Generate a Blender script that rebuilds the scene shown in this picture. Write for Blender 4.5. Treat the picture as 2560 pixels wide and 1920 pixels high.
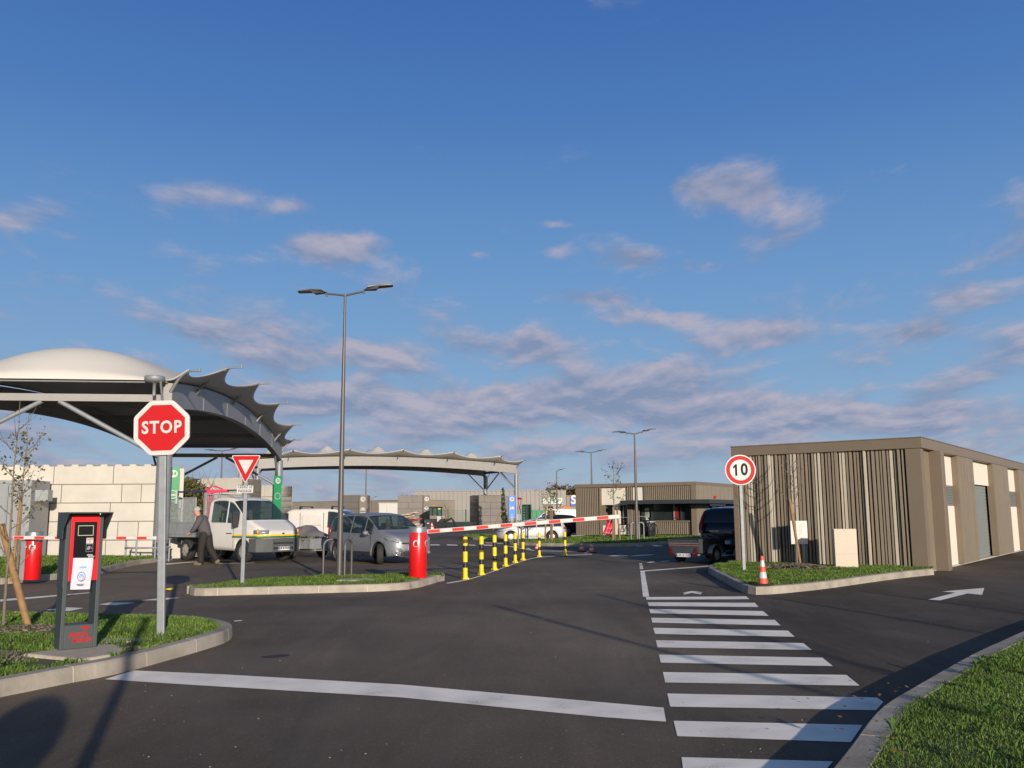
import bpy, bmesh, math, random
import numpy as np
from mathutils import Matrix, Vector
random.seed(7)
for o in list(bpy.data.objects): bpy.data.objects.remove(o)
SC = bpy.context.scene; COL = SC.collection
R = math.radians
EXPO = .08
# ---------------- camera
F = 2250.0; HC = 1.6
PITCH = math.atan(324/F); ROLL = 0.006
fw = Vector((0, math.cos(PITCH), math.sin(PITCH)))
r0 = Vector((1, 0, 0)); u0 = Vector((0, -math.sin(PITCH), math.cos(PITCH)))
rt = r0*math.cos(ROLL) - u0*math.sin(ROLL); up = u0*math.cos(ROLL) + r0*math.sin(ROLL)
CP = Vector((0, 0, HC))
cd = bpy.data.cameras.new('camera'); cam = bpy.data.objects.new('camera', cd); COL.objects.link(cam)
m = Matrix((rt, up, -fw)).transposed().to_4x4(); m.translation = CP
cam.matrix_world = m
cd.sensor_width = 36; cd.lens = F/2560*36; cd.clip_start = .1; cd.clip_end = 5000
SC.camera = cam
# ---------------- sky, sun, exposure
SUN_EL = R(12); SUN_AZ = R(19)          # shadows run away from the camera and to the left
LD = Vector((-math.sin(SUN_AZ), math.cos(SUN_AZ), -math.tan(SUN_EL))).normalized()
sd = bpy.data.lights.new('sun', 'SUN'); sd.energy = 5.0; sd.angle = R(.45); sd.color = (1, .88, .74)
so = bpy.data.objects.new('sun', sd); COL.objects.link(so); so.rotation_euler = LD.to_track_quat('-Z', 'Y').to_euler()
SC.view_settings.view_transform = 'Standard'; SC.view_settings.look = 'None'
SC.view_settings.gamma = 1; SC.view_settings.exposure = EXPO
W = bpy.data.worlds.new('World'); SC.world = W; W.use_nodes = True
def world():
    nt = W.node_tree; N = nt.nodes; Lk = nt.links
    bg = N['Background']; bg.inputs['Strength'].default_value = SKY_STR
    sky = N.new('ShaderNodeTexSky'); sky.sky_type = 'NISHITA'; sky.sun_disc = False
    sky.sun_elevation = SUN_EL; sky.sun_rotation = math.pi - SUN_AZ
    sky.air_density = 1.0; sky.dust_density = .6; sky.ozone_density = 2.2; sky.altitude = 0
    def mth(op, a, b=None, c=None, clamp=False):
        n = N.new('ShaderNodeMath'); n.operation = op; n.use_clamp = clamp
        for i, v in enumerate((a, b, c)):
            if v is None: continue
            if isinstance(v, (int, float)): n.inputs[i].default_value = v
            else: Lk.new(v, n.inputs[i])
        return n.outputs[0]
    tc = N.new('ShaderNodeTexCoord'); sp = N.new('ShaderNodeSeparateXYZ'); Lk.new(tc.outputs['Generated'], sp.inputs[0])
    X, Y, Z = sp.outputs
    zc = mth('MAXIMUM', Z, 0.0)
    U = mth('DIVIDE', X, mth('ADD', zc, .35)); V = mth('MULTIPLY', mth('LOGARITHM', mth('ADD', zc, .10), math.e), 1.2)
    cb = N.new('ShaderNodeCombineXYZ'); Lk.new(U, cb.inputs[0]); Lk.new(V, cb.inputs[1])
    def noise(off, scale, det, rough=.55, sx=1, sy=1):
        mp = N.new('ShaderNodeMapping'); mp.inputs['Location'].default_value = off; mp.inputs['Scale'].default_value = (sx, sy, 1)
        Lk.new(cb.outputs[0], mp.inputs['Vector'])
        n = N.new('ShaderNodeTexNoise'); n.inputs['Scale'].default_value = scale; n.inputs['Detail'].default_value = det
        n.inputs['Roughness'].default_value = rough; n.inputs['Distortion'].default_value = .25
        Lk.new(mp.outputs[0], n.inputs['Vector']); return n.outputs['Fac']
    big = noise((3.1, 7.7, 0), 1.3, 2); n1 = noise((0.4, .3, 0), 4.6, 8, .60); n2 = noise((0.4, .345, 0), 4.6, 4, .55)
    # cover grows towards the horizon; a few banks where the photograph has them
    el = mth('MULTIPLY', zc, 1.0)
    cov = mth('MULTIPLY_ADD', el, -.42, .125)
    dens = mth('ADD', n1, cov)
    dens = mth('ADD', dens, mth('MULTIPLY', mth('SUBTRACT', big, .5), .28))
    for (px, py, sx, sy, a) in CLOUDS:
        d = (fw + rt*((px-1280)/F) - up*((py-960)/F)).normalized()
        ax = d.x/d.y; az = d.z/d.y
        kx = sx/F; kz = sy/F
        yy = mth('MAXIMUM', Y, .05)
        ex = mth('MULTIPLY', mth('SUBTRACT', mth('DIVIDE', X, yy), ax), 1/kx)
        ez = mth('MULTIPLY', mth('SUBTRACT', mth('DIVIDE', Z, yy), az), 1/kz)
        r2 = mth('ADD', mth('MULTIPLY', ex, ex), mth('MULTIPLY', ez, ez))
        g = mth('EXPONENT', mth('MULTIPLY', r2, -1.0))
        dens = mth('ADD', dens, mth('MULTIPLY', g, a*1.2))
    mask = N.new('ShaderNodeMapRange'); mask.interpolation_type = 'SMOOTHSTEP'
    Lk.new(dens, mask.inputs['Value']); mask.inputs['From Min'].default_value = .50; mask.inputs['From Max'].default_value = .74
    mask.inputs['To Max'].default_value = .85
    lit = mth('MULTIPLY_ADD', mth('SUBTRACT', n1, n2), 5.0, .42, clamp=True)
    cc = N.new('ShaderNodeMix'); cc.data_type = 'RGBA'; Lk.new(lit, cc.inputs[0])
    k = 1/SKY_STR
    cc.inputs[6].default_value = (.21*k, .26*k, .40*k, 1); cc.inputs[7].default_value = (.44*k, .41*k, .49*k, 1)
    # sky colour nudged bluer
    hs = N.new('ShaderNodeHueSaturation'); hs.inputs['Saturation'].default_value = SKY_SAT; hs.inputs['Value'].default_value = 1.0
    Lk.new(sky.outputs[0], hs.inputs['Color'])
    rp = N.new('ShaderNodeValToRGB'); Lk.new(Z, rp.inputs[0]); el_ = rp.color_ramp.elements; q = 1/2**EXPO
    stops = [(0.0, (.37, .47, .58)), (.05, (.30, .43, .59)), (.14, (.215, .375, .60)), (.27, (.14, .30, .58)), (.42, (.072, .195, .49)), (.55, (.045, .135, .42)), (.75, (.02, .05, .17)), (1.0, (.015, .04, .13))]
    while len(el_) < len(stops): el_.new(.5)
    for e_, (ps, c_) in zip(el_, stops): e_.position = ps; e_.color = (c_[0]*q, c_[1]*q, c_[2]*q, 1)
    sc_ = N.new('ShaderNodeVectorMath'); sc_.operation = 'SCALE'; Lk.new(rp.outputs[0], sc_.inputs[0]); sc_.inputs['Scale'].default_value = 1/SKY_STR
    fy = N.new('ShaderNodeMapRange'); fy.interpolation_type = 'SMOOTHSTEP'; Lk.new(Y, fy.inputs[0]); fy.inputs[1].default_value = -.5; fy.inputs[2].default_value = .3; fy.inputs[4].default_value = .92
    m0 = N.new('ShaderNodeMix'); m0.data_type = 'RGBA'; Lk.new(fy.outputs[0], m0.inputs[0]); Lk.new(hs.outputs[0], m0.inputs[6]); Lk.new(sc_.outputs[0], m0.inputs[7])
    mx = N.new('ShaderNodeMix'); mx.data_type = 'RGBA'; Lk.new(mask.outputs[0], mx.inputs[0])
    Lk.new(m0.outputs[2], mx.inputs[6]); Lk.new(cc.outputs[2], mx.inputs[7])
    Lk.new(mx.outputs[2], bg.inputs['Color'])
SKY_STR = .11; SKY_SAT = 1.12
CLOUDS = [(1740, 470, 120, 45, .24), (1880, 480, 80, 50, .18), (460, 490, 130, 45, .14), (40, 545, 110, 40, .16), (190, 590, 60, 20, .12),
          (750, 515, 60, 22, .15), (830, 620, 150, 38, .24), (1200, 635, 55, 16, .14), (1390, 560, 50, 14, .14), (1385, 630, 34, 18, .13),
          (1590, 645, 80, 34, .24), (1740, 665, 80, 20, .15), (1450, 745, 130, 28, .26), (1720, 795, 80, 22, .16), (900, 880, 120, 40, .18),
          (1560, 790, 80, 30, .12), (1900, 830, 120, 40, .14), (1300, 870, 170, 45, .15), (1640, 940, 80, 24, .2), (2300, 830, 120, 24, .14),
          (1350, 1010, 620, 60, .19), (2000, 1050, 520, 50, .20), (900, 1000, 180, 50, .1), (530, 830, 110, 26, .12), (2420, 740, 70, 24, .12),
          (1100, 240, 1400, 130, -.25), (2250, 560, 200, 120, -.12)]
world()
# ---------------- pixel helpers (calibration only; everything becomes real geometry)
def ray(px, py): return fw + rt*((px-1280)/F) - up*((py-960)/F)
def G(px, py, z=0.0):
    d = ray(px, py); t = (z-HC)/d.z; p = CP + d*t; return Vector((p.x, p.y, z))
def zat(P, py):
    v = Vector((P[0], P[1], 0)) - CP; k = -(py-960)/F
    return (k*v.dot(fw) - v.dot(up))/(up.z - k*fw.z)
def PY(px, py, Y):
    d = ray(px, py); return CP + d*(Y/d.y)
def PW(px, py, A, B):
    d = ray(px, py); n = Vector((B[1]-A[1], A[0]-B[0], 0)); t = (Vector((A[0], A[1], 0))-CP).dot(n)/d.dot(n); return CP + d*t
def ppm(P): return F/(Vector(P)-CP).dot(fw)
# ---------------- materials
MATS = {}
def rgb(c): return (c[0], c[1], c[2], 1)
def mat(name, col, rough=.55, metal=0.0, var=.12, vs=3.0, bump=0.0, bs=60.0, coat=0.0, dirt=0.0, dcol=(.12, .10, .08)):
    if name in MATS: return MATS[name]
    m = bpy.data.materials.new(name); m.use_nodes = True; nt = m.node_tree; N = nt.nodes; L = nt.links
    b = N['Principled BSDF']; b.inputs['Roughness'].default_value = rough; b.inputs['Metallic'].default_value = metal
    if coat: b.inputs['Coat Weight'].default_value = coat; b.inputs['Coat Roughness'].default_value = .06
    tc = N.new('ShaderNodeTexCoord')
    n = N.new('ShaderNodeTexNoise'); n.inputs['Scale'].default_value = vs; n.inputs['Detail'].default_value = 8; n.inputs['Roughness'].default_value = .62
    L.new(tc.outputs['Object'], n.inputs['Vector'])
    mr = N.new('ShaderNodeMapRange'); mr.inputs['From Min'].default_value = .3; mr.inputs['From Max'].default_value = .7
    mr.inputs['To Min'].default_value = 1-var; mr.inputs['To Max'].default_value = 1+var
    L.new(n.outputs['Fac'], mr.inputs['Value'])
    mx = N.new('ShaderNodeVectorMath'); mx.operation = 'SCALE'; mx.inputs[0].default_value = col[:3]; L.new(mr.outputs[0], mx.inputs['Scale'])
    out = mx.outputs[0]
    if dirt:
        n3 = N.new('ShaderNodeTexNoise'); n3.inputs['Scale'].default_value = vs*.6; n3.inputs['Detail'].default_value = 6
        L.new(tc.outputs['Object'], n3.inputs['Vector'])
        m3 = N.new('ShaderNodeMapRange'); m3.inputs['From Min'].default_value = .48; m3.inputs['From Max'].default_value = .75; m3.inputs['To Max'].default_value = dirt
        L.new(n3.outputs['Fac'], m3.inputs['Value'])
        mm = N.new('ShaderNodeMix'); mm.data_type = 'RGBA'; L.new(m3.outputs[0], mm.inputs[0]); L.new(out, mm.inputs[6]); mm.inputs[7].default_value = rgb(dcol); out = mm.outputs[2]
    L.new(out, b.inputs['Base Color'])
    if bump:
        n2 = N.new('ShaderNodeTexNoise'); n2.inputs['Scale'].default_value = bs; n2.inputs['Detail'].default_value = 5
        L.new(tc.outputs['Object'], n2.inputs['Vector'])
        bp = N.new('ShaderNodeBump'); bp.inputs['Strength'].default_value = bump; bp.inputs['Distance'].default_value = .01
        L.new(n2.outputs['Fac'], bp.inputs['Height']); L.new(bp.outputs[0], b.inputs['Normal'])
    MATS[name] = m; return m
def glassmat(name='car_glass', tint=(.03, .05, .055), trans=.5):
    if name in MATS: return MATS[name]
    m = bpy.data.materials.new(name); m.use_nodes = True; nt = m.node_tree; N = nt.nodes; L = nt.links
    b = N['Principled BSDF']; b.inputs['Base Color'].default_value = rgb(tint); b.inputs['Roughness'].default_value = .04
    b.inputs['IOR'].default_value = 1.6
    t = N.new('ShaderNodeBsdfTransparent'); t.inputs[0].default_value = (.62, .72, .74, 1)
    mx = N.new('ShaderNodeMixShader'); mx.inputs[0].default_value = 1-trans
    L.new(t.outputs[0], mx.inputs[1]); L.new(b.outputs[0], mx.inputs[2]); L.new(mx.outputs[0], N['Material Output'].inputs[0])
    MATS[name] = m; return m
def leafmat(name, c1, c2):
    if name in MATS: return MATS[name]
    m = bpy.data.materials.new(name); m.use_nodes = True; nt = m.node_tree; N = nt.nodes; L = nt.links
    b = N['Principled BSDF']; b.inputs['Roughness'].default_value = .6
    g = N.new('ShaderNodeNewGeometry'); mx = N.new('ShaderNodeMix'); mx.data_type = 'RGBA'
    L.new(g.outputs['Random Per Island'], mx.inputs[0]); mx.inputs[6].default_value = rgb(c1); mx.inputs[7].default_value = rgb(c2)
    tc = N.new('ShaderNodeTexCoord'); n = N.new('ShaderNodeTexNoise'); n.inputs['Scale'].default_value = 1.7; n.inputs['Detail'].default_value = 4
    L.new(tc.outputs['Object'], n.inputs['Vector'])
    mr = N.new('ShaderNodeMapRange'); mr.inputs['From Min'].default_value = .3; mr.inputs['From Max'].default_value = .7; mr.inputs['To Min'].default_value = .7; mr.inputs['To Max'].default_value = 1.3
    L.new(n.outputs['Fac'], mr.inputs['Value'])
    vm = N.new('ShaderNodeVectorMath'); vm.operation = 'SCALE'; L.new(mx.outputs[2], vm.inputs[0]); L.new(mr.outputs[0], vm.inputs['Scale'])
    L.new(vm.outputs[0], b.inputs['Base Color'])
    tr = N.new('ShaderNodeBsdfTranslucent'); L.new(vm.outputs[0], tr.inputs[0]); ms = N.new('ShaderNodeMixShader'); ms.inputs[0].default_value = .3
    L.new(b.outputs[0], ms.inputs[1]); L.new(tr.outputs[0], ms.inputs[2]); L.new(ms.outputs[0], N['Material Output'].inputs[0])
    MATS[name] = m; return m
# ---------------- mesh builder
class MB:
    def __init__(s): s.v = []; s.f = []; s.mi = []; s.sm = []; s.M = Matrix.Identity(4); s.m = 0
    def add(s, vs, fs, smooth=False, m=None):
        b = len(s.v)
        for p in vs:
            q = s.M @ Vector(p); s.v.append((q.x, q.y, q.z))
        mi = s.m if m is None else m
        for f in fs: s.f.append([b+i for i in f]); s.mi.append(mi); s.sm.append(smooth)
        return s
    def box(s, x0, x1, y0, y1, z0, z1, m=None):
        return s.add([(x0,y0,z0),(x1,y0,z0),(x1,y1,z0),(x0,y1,z0),(x0,y0,z1),(x1,y0,z1),(x1,y1,z1),(x0,y1,z1)],
                     [(0,3,2,1),(4,5,6,7),(0,1,5,4),(1,2,6,5),(2,3,7,6),(3,0,4,7)], False, m)
    def cyl(s, a, b, r1, r2=None, n=14, cap=True, m=None, smooth=True):
        a = Vector(a); b = Vector(b); r2 = r1 if r2 is None else r2
        d = (b-a).normalized(); t = Vector((1,0,0)) if abs(d.x) < .9 else Vector((0,1,0)); e = d.cross(t).normalized(); g = d.cross(e)
        vs = []
        for p, r in ((a, r1), (b, r2)):
            for i in range(n):
                an = 2*math.pi*i/n; vs.append(p + e*(r*math.cos(an)) + g*(r*math.sin(an)))
        fs = [(i, (i+1) % n, n+(i+1) % n, n+i) for i in range(n)]
        s.add([tuple(v) for v in vs], fs, smooth, m)
        if cap: s.add([tuple(v) for v in vs[:n]], [tuple(range(n-1, -1, -1))], False, m); s.add([tuple(v) for v in vs[n:]], [tuple(range(n))], False, m)
        return s
    def tube(s, pts, r, n=8, m=None, closed=False):
        P = [Vector(p) for p in pts]; K = len(P); rr = r if isinstance(r, (list, tuple)) else [r]*K; rings = []; prev = None
        for i in range(K):
            if closed: d = P[(i+1) % K]-P[i-1]
            else: d = P[min(i+1, K-1)]-P[max(i-1, 0)]
            d.normalize()
            if prev is None: t = Vector((0,0,1)) if abs(d.z) < .9 else Vector((1,0,0)); e = d.cross(t).normalized()
            else: e = (prev - d*prev.dot(d)).normalized()
            prev = e; g = d.cross(e)
            rings.append([tuple(P[i]+e*(rr[i]*math.cos(2*math.pi*k/n))+g*(rr[i]*math.sin(2*math.pi*k/n))) for k in range(n)])
        vs = [q for ring in rings for q in ring]; fs = []
        for i in range(K if closed else K-1):
            j = (i+1) % K
            for k in range(n): fs.append((i*n+k, i*n+(k+1) % n, j*n+(k+1) % n, j*n+k))
        s.add(vs, fs, True, m)
        if not closed: s.add(rings[0], [tuple(range(n-1,-1,-1))], False, m); s.add(rings[-1], [tuple(range(n))], False, m)
        return s
    def lathe(s, prof, n=24, m=None, smooth=True, org=(0,0,0)):   # prof (r,z) about z
        vs = [(org[0]+r*math.cos(2*math.pi*k/n), org[1]+r*math.sin(2*math.pi*k/n), org[2]+z) for r, z in prof for k in range(n)]
        fs = [(i*n+k, i*n+(k+1) % n, (i+1)*n+(k+1) % n, (i+1)*n+k) for i in range(len(prof)-1) for k in range(n)]
        return s.add(vs, fs, smooth, m)
    def prism(s, poly, z0, z1, m=None):     # poly xy
        n = len(poly)
        vs = [(p[0], p[1], z0) for p in poly] + [(p[0], p[1], z1) for p in poly]
        return s.add(vs, [tuple(range(n-1,-1,-1)), tuple(range(n, 2*n))] + [(i, (i+1) % n, n+(i+1) % n, n+i) for i in range(n)], False, m)
    def xprism(s, poly, y0, y1, m=None):    # poly in (x,z), extruded along y
        n = len(poly)
        vs = [(p[0], y0, p[1]) for p in poly] + [(p[0], y1, p[1]) for p in poly]
        return s.add(vs, [tuple(range(n)), tuple(range(2*n-1, n-1, -1))] + [(i, n+i, n+(i+1) % n, (i+1) % n) for i in range(n)], False, m)
    def build(s, name, mats, parent=None, fix=True):
        me = bpy.data.meshes.new(name); me.from_pydata(s.v, [], s.f)
        if not isinstance(mats, (list, tuple)): mats = [mats]
        for mm in mats: me.materials.append(mm)
        me.polygons.foreach_set('material_index', s.mi); me.polygons.foreach_set('use_smooth', s.sm)
        if fix:
            bm = bmesh.new(); bm.from_mesh(me); bmesh.ops.recalc_face_normals(bm, faces=bm.faces); bm.to_mesh(me); bm.free()
        me.update()
        o = bpy.data.objects.new(name, me); COL.objects.link(o)
        if parent: o.parent = parent
        return o
def bevel(o, w=.01, seg=2):
    md = o.modifiers.new('bevel', 'BEVEL'); md.width = w; md.segments = seg; md.limit_method = 'ANGLE'; md.angle_limit = R(35); return o
def tag(o, label=None, cat=None, group=None, kind=None):
    if label: o['label'] = label
    if cat: o['category'] = cat
    if group: o['group'] = group
    if kind: o['kind'] = kind
    return o
def thing(name, label, cat, loc=(0,0,0), rz=0, group=None, scale=1):
    o = bpy.data.objects.new(name, None); COL.objects.link(o); o.location = loc; o.rotation_euler = (0, 0, rz); o.scale = (scale,)*3
    o.empty_display_size = .2; return tag(o, label, cat, group)
def kids(o): return [c for c in bpy.data.objects if c.parent == o]
def copy_tree(o, parent=None):
    c = o.copy(); COL.objects.link(c)
    if parent: c.parent = parent
    for ch in kids(o): copy_tree(ch, c)
    return c
def text_mesh(txt, size, offset=.0, align='CENTER', shear=0, space=1, sx=1):
    c = bpy.data.curves.new('t', 'FONT'); c.body = txt; c.size = size; c.align_x = align; c.align_y = 'CENTER'; c.offset = offset; c.shear = shear; c.space_character = space
    c.resolution_u = 3
    o = bpy.data.objects.new('t', c); COL.objects.link(o); bpy.context.view_layer.update()
    me = bpy.data.meshes.new_from_object(o.evaluated_get(bpy.context.evaluated_depsgraph_get()))
    bpy.data.objects.remove(o); bpy.data.curves.remove(c)
    vs = [(v.co.x*sx, v.co.y) for v in me.vertices]; fs = [tuple(p.vertices) for p in me.polygons]
    bpy.data.meshes.remove(me); return vs, fs
def add_text(mb, txt, size, x, z, y=0, m=None, **k):     # writing on the -y face of a board, x right, z up
    vs, fs = text_mesh(txt, size, **k)
    mb.add([(x+a, y, z+b) for a, b in vs], fs, False, m); return mb
def disc(mb, x, z, y, r, m=None, n=40, r0=0, a0=0):
    if r0: 
        vs = [(x+q*math.cos(2*math.pi*i/n+a0), y, z+q*math.sin(2*math.pi*i/n+a0)) for q in (r0, r) for i in range(n)]
        mb.add(vs, [(i, (i+1) % n, n+(i+1) % n, n+i) for i in range(n)], False, m)
    else: mb.add([(x+r*math.cos(2*math.pi*i/n+a0), y, z+r*math.sin(2*math.pi*i/n+a0)) for i in range(n)], [tuple(range(n))], False, m)
def poly(mb, pts, y, m=None): mb.add([(a, y, b) for a, b in pts], [tuple(range(len(pts)))], False, m)
WALK = [[(-.05,.30),(.05,.30),(.09,.22),(.10,.0),(.05,-.02),(-.06,-.02),(-.10,.12)], [(-.05,0),(.05,0),(.02,-.2),(-.12,-.42),(-.19,-.38),(-.07,-.18)],
        [(-.01,0),(.09,0),(.12,-.2),(.2,-.4),(.13,-.43),(.04,-.2)], [(-.08,.27),(-.02,.25),(-.12,.1),(-.22,.02),(-.25,.06),(-.16,.14)],
        [(.04,.27),(.09,.24),(.17,.1),(.25,.05),(.23,.01),(.12,.07)]]
def walker(mb, x, z, y, s, m):
    disc(mb, x, z+.39*s, y, .075*s, m, 12)
    for q in WALK: poly(mb, [(x+a*s, z+b*s) for a, b in q], y, m)
# common materials
M_white = mat('white_paint', (.52, .52, .51), .35, var=.04)
M_red = mat('sign_red', (.44, .006, .010), .5, var=.04); M_red.node_tree.nodes['Principled BSDF'].inputs['Specular IOR Level'].default_value = .2
M_black = mat('black_paint', (.010, .010, .011), .8, var=.1)
M_galv = mat('galvanised_steel', (.24, .26, .28), .55, .3, var=.12, vs=9)
M_galvd = mat('dull_galvanised', (.30, .32, .33), .5, .3, var=.15, vs=6)
M_alu = mat('aluminium', (.36, .36, .38), .4, .7, var=.08)
M_rubber = mat('tyre_rubber', (.022, .021, .02), .8, var=.2, vs=20)
M_conc = mat('concrete', (.42, .38, .32), .85, var=.16, vs=3, bump=.3, bs=40, dirt=.35, dcol=(.2, .17, .14))
M_wood = mat('stake_wood', (.25, .145, .065), .8, var=.25, vs=12, bump=.3)
M_bark = mat('bark', (.16, .13, .10), .9, var=.3, vs=20, bump=.4)
# ================= SETTING: ground, kerbs, grass, markings
def asphalt():
    m = bpy.data.materials.new('asphalt'); m.use_nodes = True; nt = m.node_tree; N = nt.nodes; L = nt.links
    b = N['Principled BSDF']; b.inputs['Roughness'].default_value = .78
    b.inputs['Specular IOR Level'].default_value = .18
    tc = N.new('ShaderNodeTexCoord')
    def no(sc, det, rough=.6, map_=None, dist=0):
        n = N.new('ShaderNodeTexNoise'); n.inputs['Scale'].default_value = sc; n.inputs['Detail'].default_value = det; n.inputs['Roughness'].default_value = rough; n.inputs['Distortion'].default_value = dist
        if map_:
            mp = N.new('ShaderNodeMapping'); mp.inputs['Scale'].default_value = map_; mp.inputs['Rotation'].default_value = (0, 0, R(-35)); L.new(tc.outputs['Object'], mp.inputs[0]); L.new(mp.outputs[0], n.inputs[0])
        else: L.new(tc.outputs['Object'], n.inputs[0])
        return n.outputs['Fac']
    def mr(v, a, b_, c, d):
        n = N.new('ShaderNodeMapRange'); L.new(v, n.inputs[0]); n.inputs[1].default_value = a; n.inputs[2].default_value = b_; n.inputs[3].default_value = c; n.inputs[4].default_value = d; return n.outputs[0]
    def mul(a, b_):
        n = N.new('ShaderNodeMath'); n.operation = 'MULTIPLY'; L.new(a, n.inputs[0]); L.new(b_, n.inputs[1]); return n.outputs[0]
    v = mul(mr(no(.13, 4), .38, .62, .66, 1.28), mr(no(1.1, 8, .7, (1, .18, 1), 1), .35, .7, .86, 1.2))
    v = mul(v, mr(no(95, 3, .8), .3, .7, .55, 1.45))
    vo = N.new('ShaderNodeTexVoronoi'); vo.inputs['Scale'].default_value = 75; L.new(tc.outputs['Object'], vo.inputs['Vector'])
    sx = N.new('ShaderNodeSeparateColor'); L.new(vo.outputs['Color'], sx.inputs[0])
    v = mul(v, mr(sx.outputs[0], .92, 1.0, 1.0, 1.7))
    # tyre-polished lanes and pale dust
    du = mr(no(.5, 9, .72, (1, .3, 1), .6), .47, .74, 0, .75)
    # three lots of surfacing: fresher tarmac right of the crossing and before the stop line, worn and paler between
    sp = N.new('ShaderNodeSeparateXYZ'); L.new(tc.outputs['Object'], sp.inputs[0])
    def ma(op, a, b_):
        n = N.new('ShaderNodeMath'); n.operation = op
        for i, q in enumerate((a, b_)):
            if isinstance(q, (int, float)): n.inputs[i].default_value = q
            else: L.new(q, n.inputs[i])
        return n.outputs[0]
    wob = mr(no(.35, 4), .3, .7, -1.2, 1.2)
    e1 = ma('ADD', ma('SUBTRACT', ma('SUBTRACT', sp.outputs[0], 1.6), ma('MULTIPLY', ma('SUBTRACT', sp.outputs[1], 6.0), .15)), wob)
    e2 = ma('ADD', ma('SUBTRACT', 7.6, sp.outputs[1]), ma('MULTIPLY', wob, .5))
    e3 = ma('ADD', ma('SUBTRACT', sp.outputs[1], 30.0), wob)
    v = mul(v, mr(e1, -1.1, 1.1, 1.42, .74)); v = mul(v, mr(e2, -.8, .8, 1.0, .80)); v = mul(v, mr(e3, -6, 6, 1.0, .85))
    vm = N.new('ShaderNodeVectorMath'); vm.operation = 'SCALE'; vm.inputs[0].default_value = (.104, .081, .058); L.new(v, vm.inputs['Scale'])
    mx = N.new('ShaderNodeMix'); mx.data_type = 'RGBA'; L.new(du, mx.inputs[0]); L.new(vm.outputs[0], mx.inputs[6]); mx.inputs[7].default_value = (.15, .128, .106, 1)
    L.new(mx.outputs[2], b.inputs['Base Color'])
    bp = N.new('ShaderNodeBump'); bp.inputs['Strength'].default_value = .5; bp.inputs['Distance'].default_value = .006
    L.new(no(130, 3, .7), bp.inputs['Height']); L.new(bp.outputs[0], b.inputs['Normal'])
    return m
M_asph = asphalt()
mb = MB(); mb.add([(-900, -60, 0), (900, -60, 0), (900, 1500, 0), (-900, 1500, 0)], [(0, 1, 2, 3)]); tag(mb.build('asphalt_ground', M_asph), kind='structure')
M_kerb = mat('kerb_concrete', (.33, .295, .25), .9, var=.25, vs=2.2, bump=.35, bs=35, dirt=.55, dcol=(.14, .115, .095))
M_mort = mat('kerb_mortar', (.50, .46, .40), .9, var=.12, vs=8)
def resample(pts, step):
    out = [Vector(pts[0])]
    for a, b in zip(pts[:-1], pts[1:]):
        a = Vector(a); b = Vector(b); n = max(1, int(round((b-a).length/step)))
        for i in range(1, n+1): out.append(a.lerp(b, i/n))
    return out
def smooth_path(pts, it=2):
    P = [Vector(p) for p in pts]
    for _ in range(it):
        Q = [P[0]]
        for a, b in zip(P[:-1], P[1:]): Q += [a.lerp(b, .25), a.lerp(b, .75)]
        Q.append(P[-1]); P = Q
    return P
def kerb(pts, side, h=.15, w=.16, z0=-.02, smooth=1, block=1.0, name='kerb'):
    P = smooth_path([(p[0], p[1]) for p in pts], smooth) if smooth else [Vector((p[0], p[1])) for p in pts]
    P = resample(P, .25); K = len(P); nrm = []
    for i in range(K):
        d = (P[min(i+1, K-1)]-P[max(i-1, 0)]).normalized(); nrm.append(Vector((-d.y, d.x))*side)
    S = [0]
    for a, b in zip(P[:-1], P[1:]): S.append(S[-1]+(b-a).length)
    prof = [(0, z0), (.012, h-.02), (.03, h), (w, h+.004), (w, z0)]; prof2 = [(.004, z0), (.016, h-.022), (.032, h-.003), (w, h+.001), (w, z0)]
    def at(s):
        s = min(max(s, 0), S[-1]); i = max(j for j in range(K) if S[j] <= s+1e-9); i = min(i, K-2)
        t = (s-S[i])/max(S[i+1]-S[i], 1e-9); return P[i].lerp(P[i+1], t), nrm[i].lerp(nrm[i+1], t).normalized()
    mb = MB(); s = 0
    def strip(a, b, pf, n, m):
        vs = []
        for k in range(n+1):
            p, q = at(a+(b-a)*k/n)
            for o, z in pf: vs.append((p.x+q.x*o, p.y+q.y*o, z))
        L = len(pf); fs = [(k*L+i, k*L+(i+1) % L, (k+1)*L+(i+1) % L, (k+1)*L+i) for k in range(n) for i in range(L)]
        fs += [tuple(range(L)), tuple(range(n*L+L-1, n*L-1, -1))]; mb.add(vs, fs, False, m)
    while s < S[-1]-.05:
        e = min(s+block, S[-1]); dz = random.uniform(-.003, .003)
        strip(s+.007, e-.007, [(o, z+(dz if z > 0 else 0)) for o, z in prof], 4, 0)
        if e < S[-1]-.02: strip(e-.0065, e+.0065, prof2, 1, 1)
        s = e
    return tag(mb.build(name, [M_kerb, M_mort]), kind='structure'), P, nrm
def soil_mat():
    return mat('turf_soil', (.075, .085, .028), .95, var=.45, vs=2.5, bump=.8, bs=30, dirt=.5, dcol=(.10, .07, .04))
M_soil = soil_mat()
M_grass = leafmat('grass', (.05, .115, .016), (.18, .26, .042))
M_weed = leafmat('weed_leaf', (.09, .19, .03), (.17, .27, .05))
def inpoly(x, y, P):
    c = np.zeros(len(x), bool); n = len(P)
    for i in range(n):
        x1, y1 = P[i][0], P[i][1]; x2, y2 = P[i-1][0], P[i-1][1]
        if y1 == y2: continue
        c ^= ((y1 > y) != (y2 > y)) & (x < (x2-x1)*(y-y1)/(y2-y1)+x1)
    return c
def bare(x, y, spots):
    k = np.zeros(len(x), bool)
    for sx, sy, sr in spots: k |= (x-sx)**2+(y-sy)**2 < (sr*(1+.35*np.sin(7*np.arctan2(y-sy, x-sx))))**2
    return k
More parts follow.
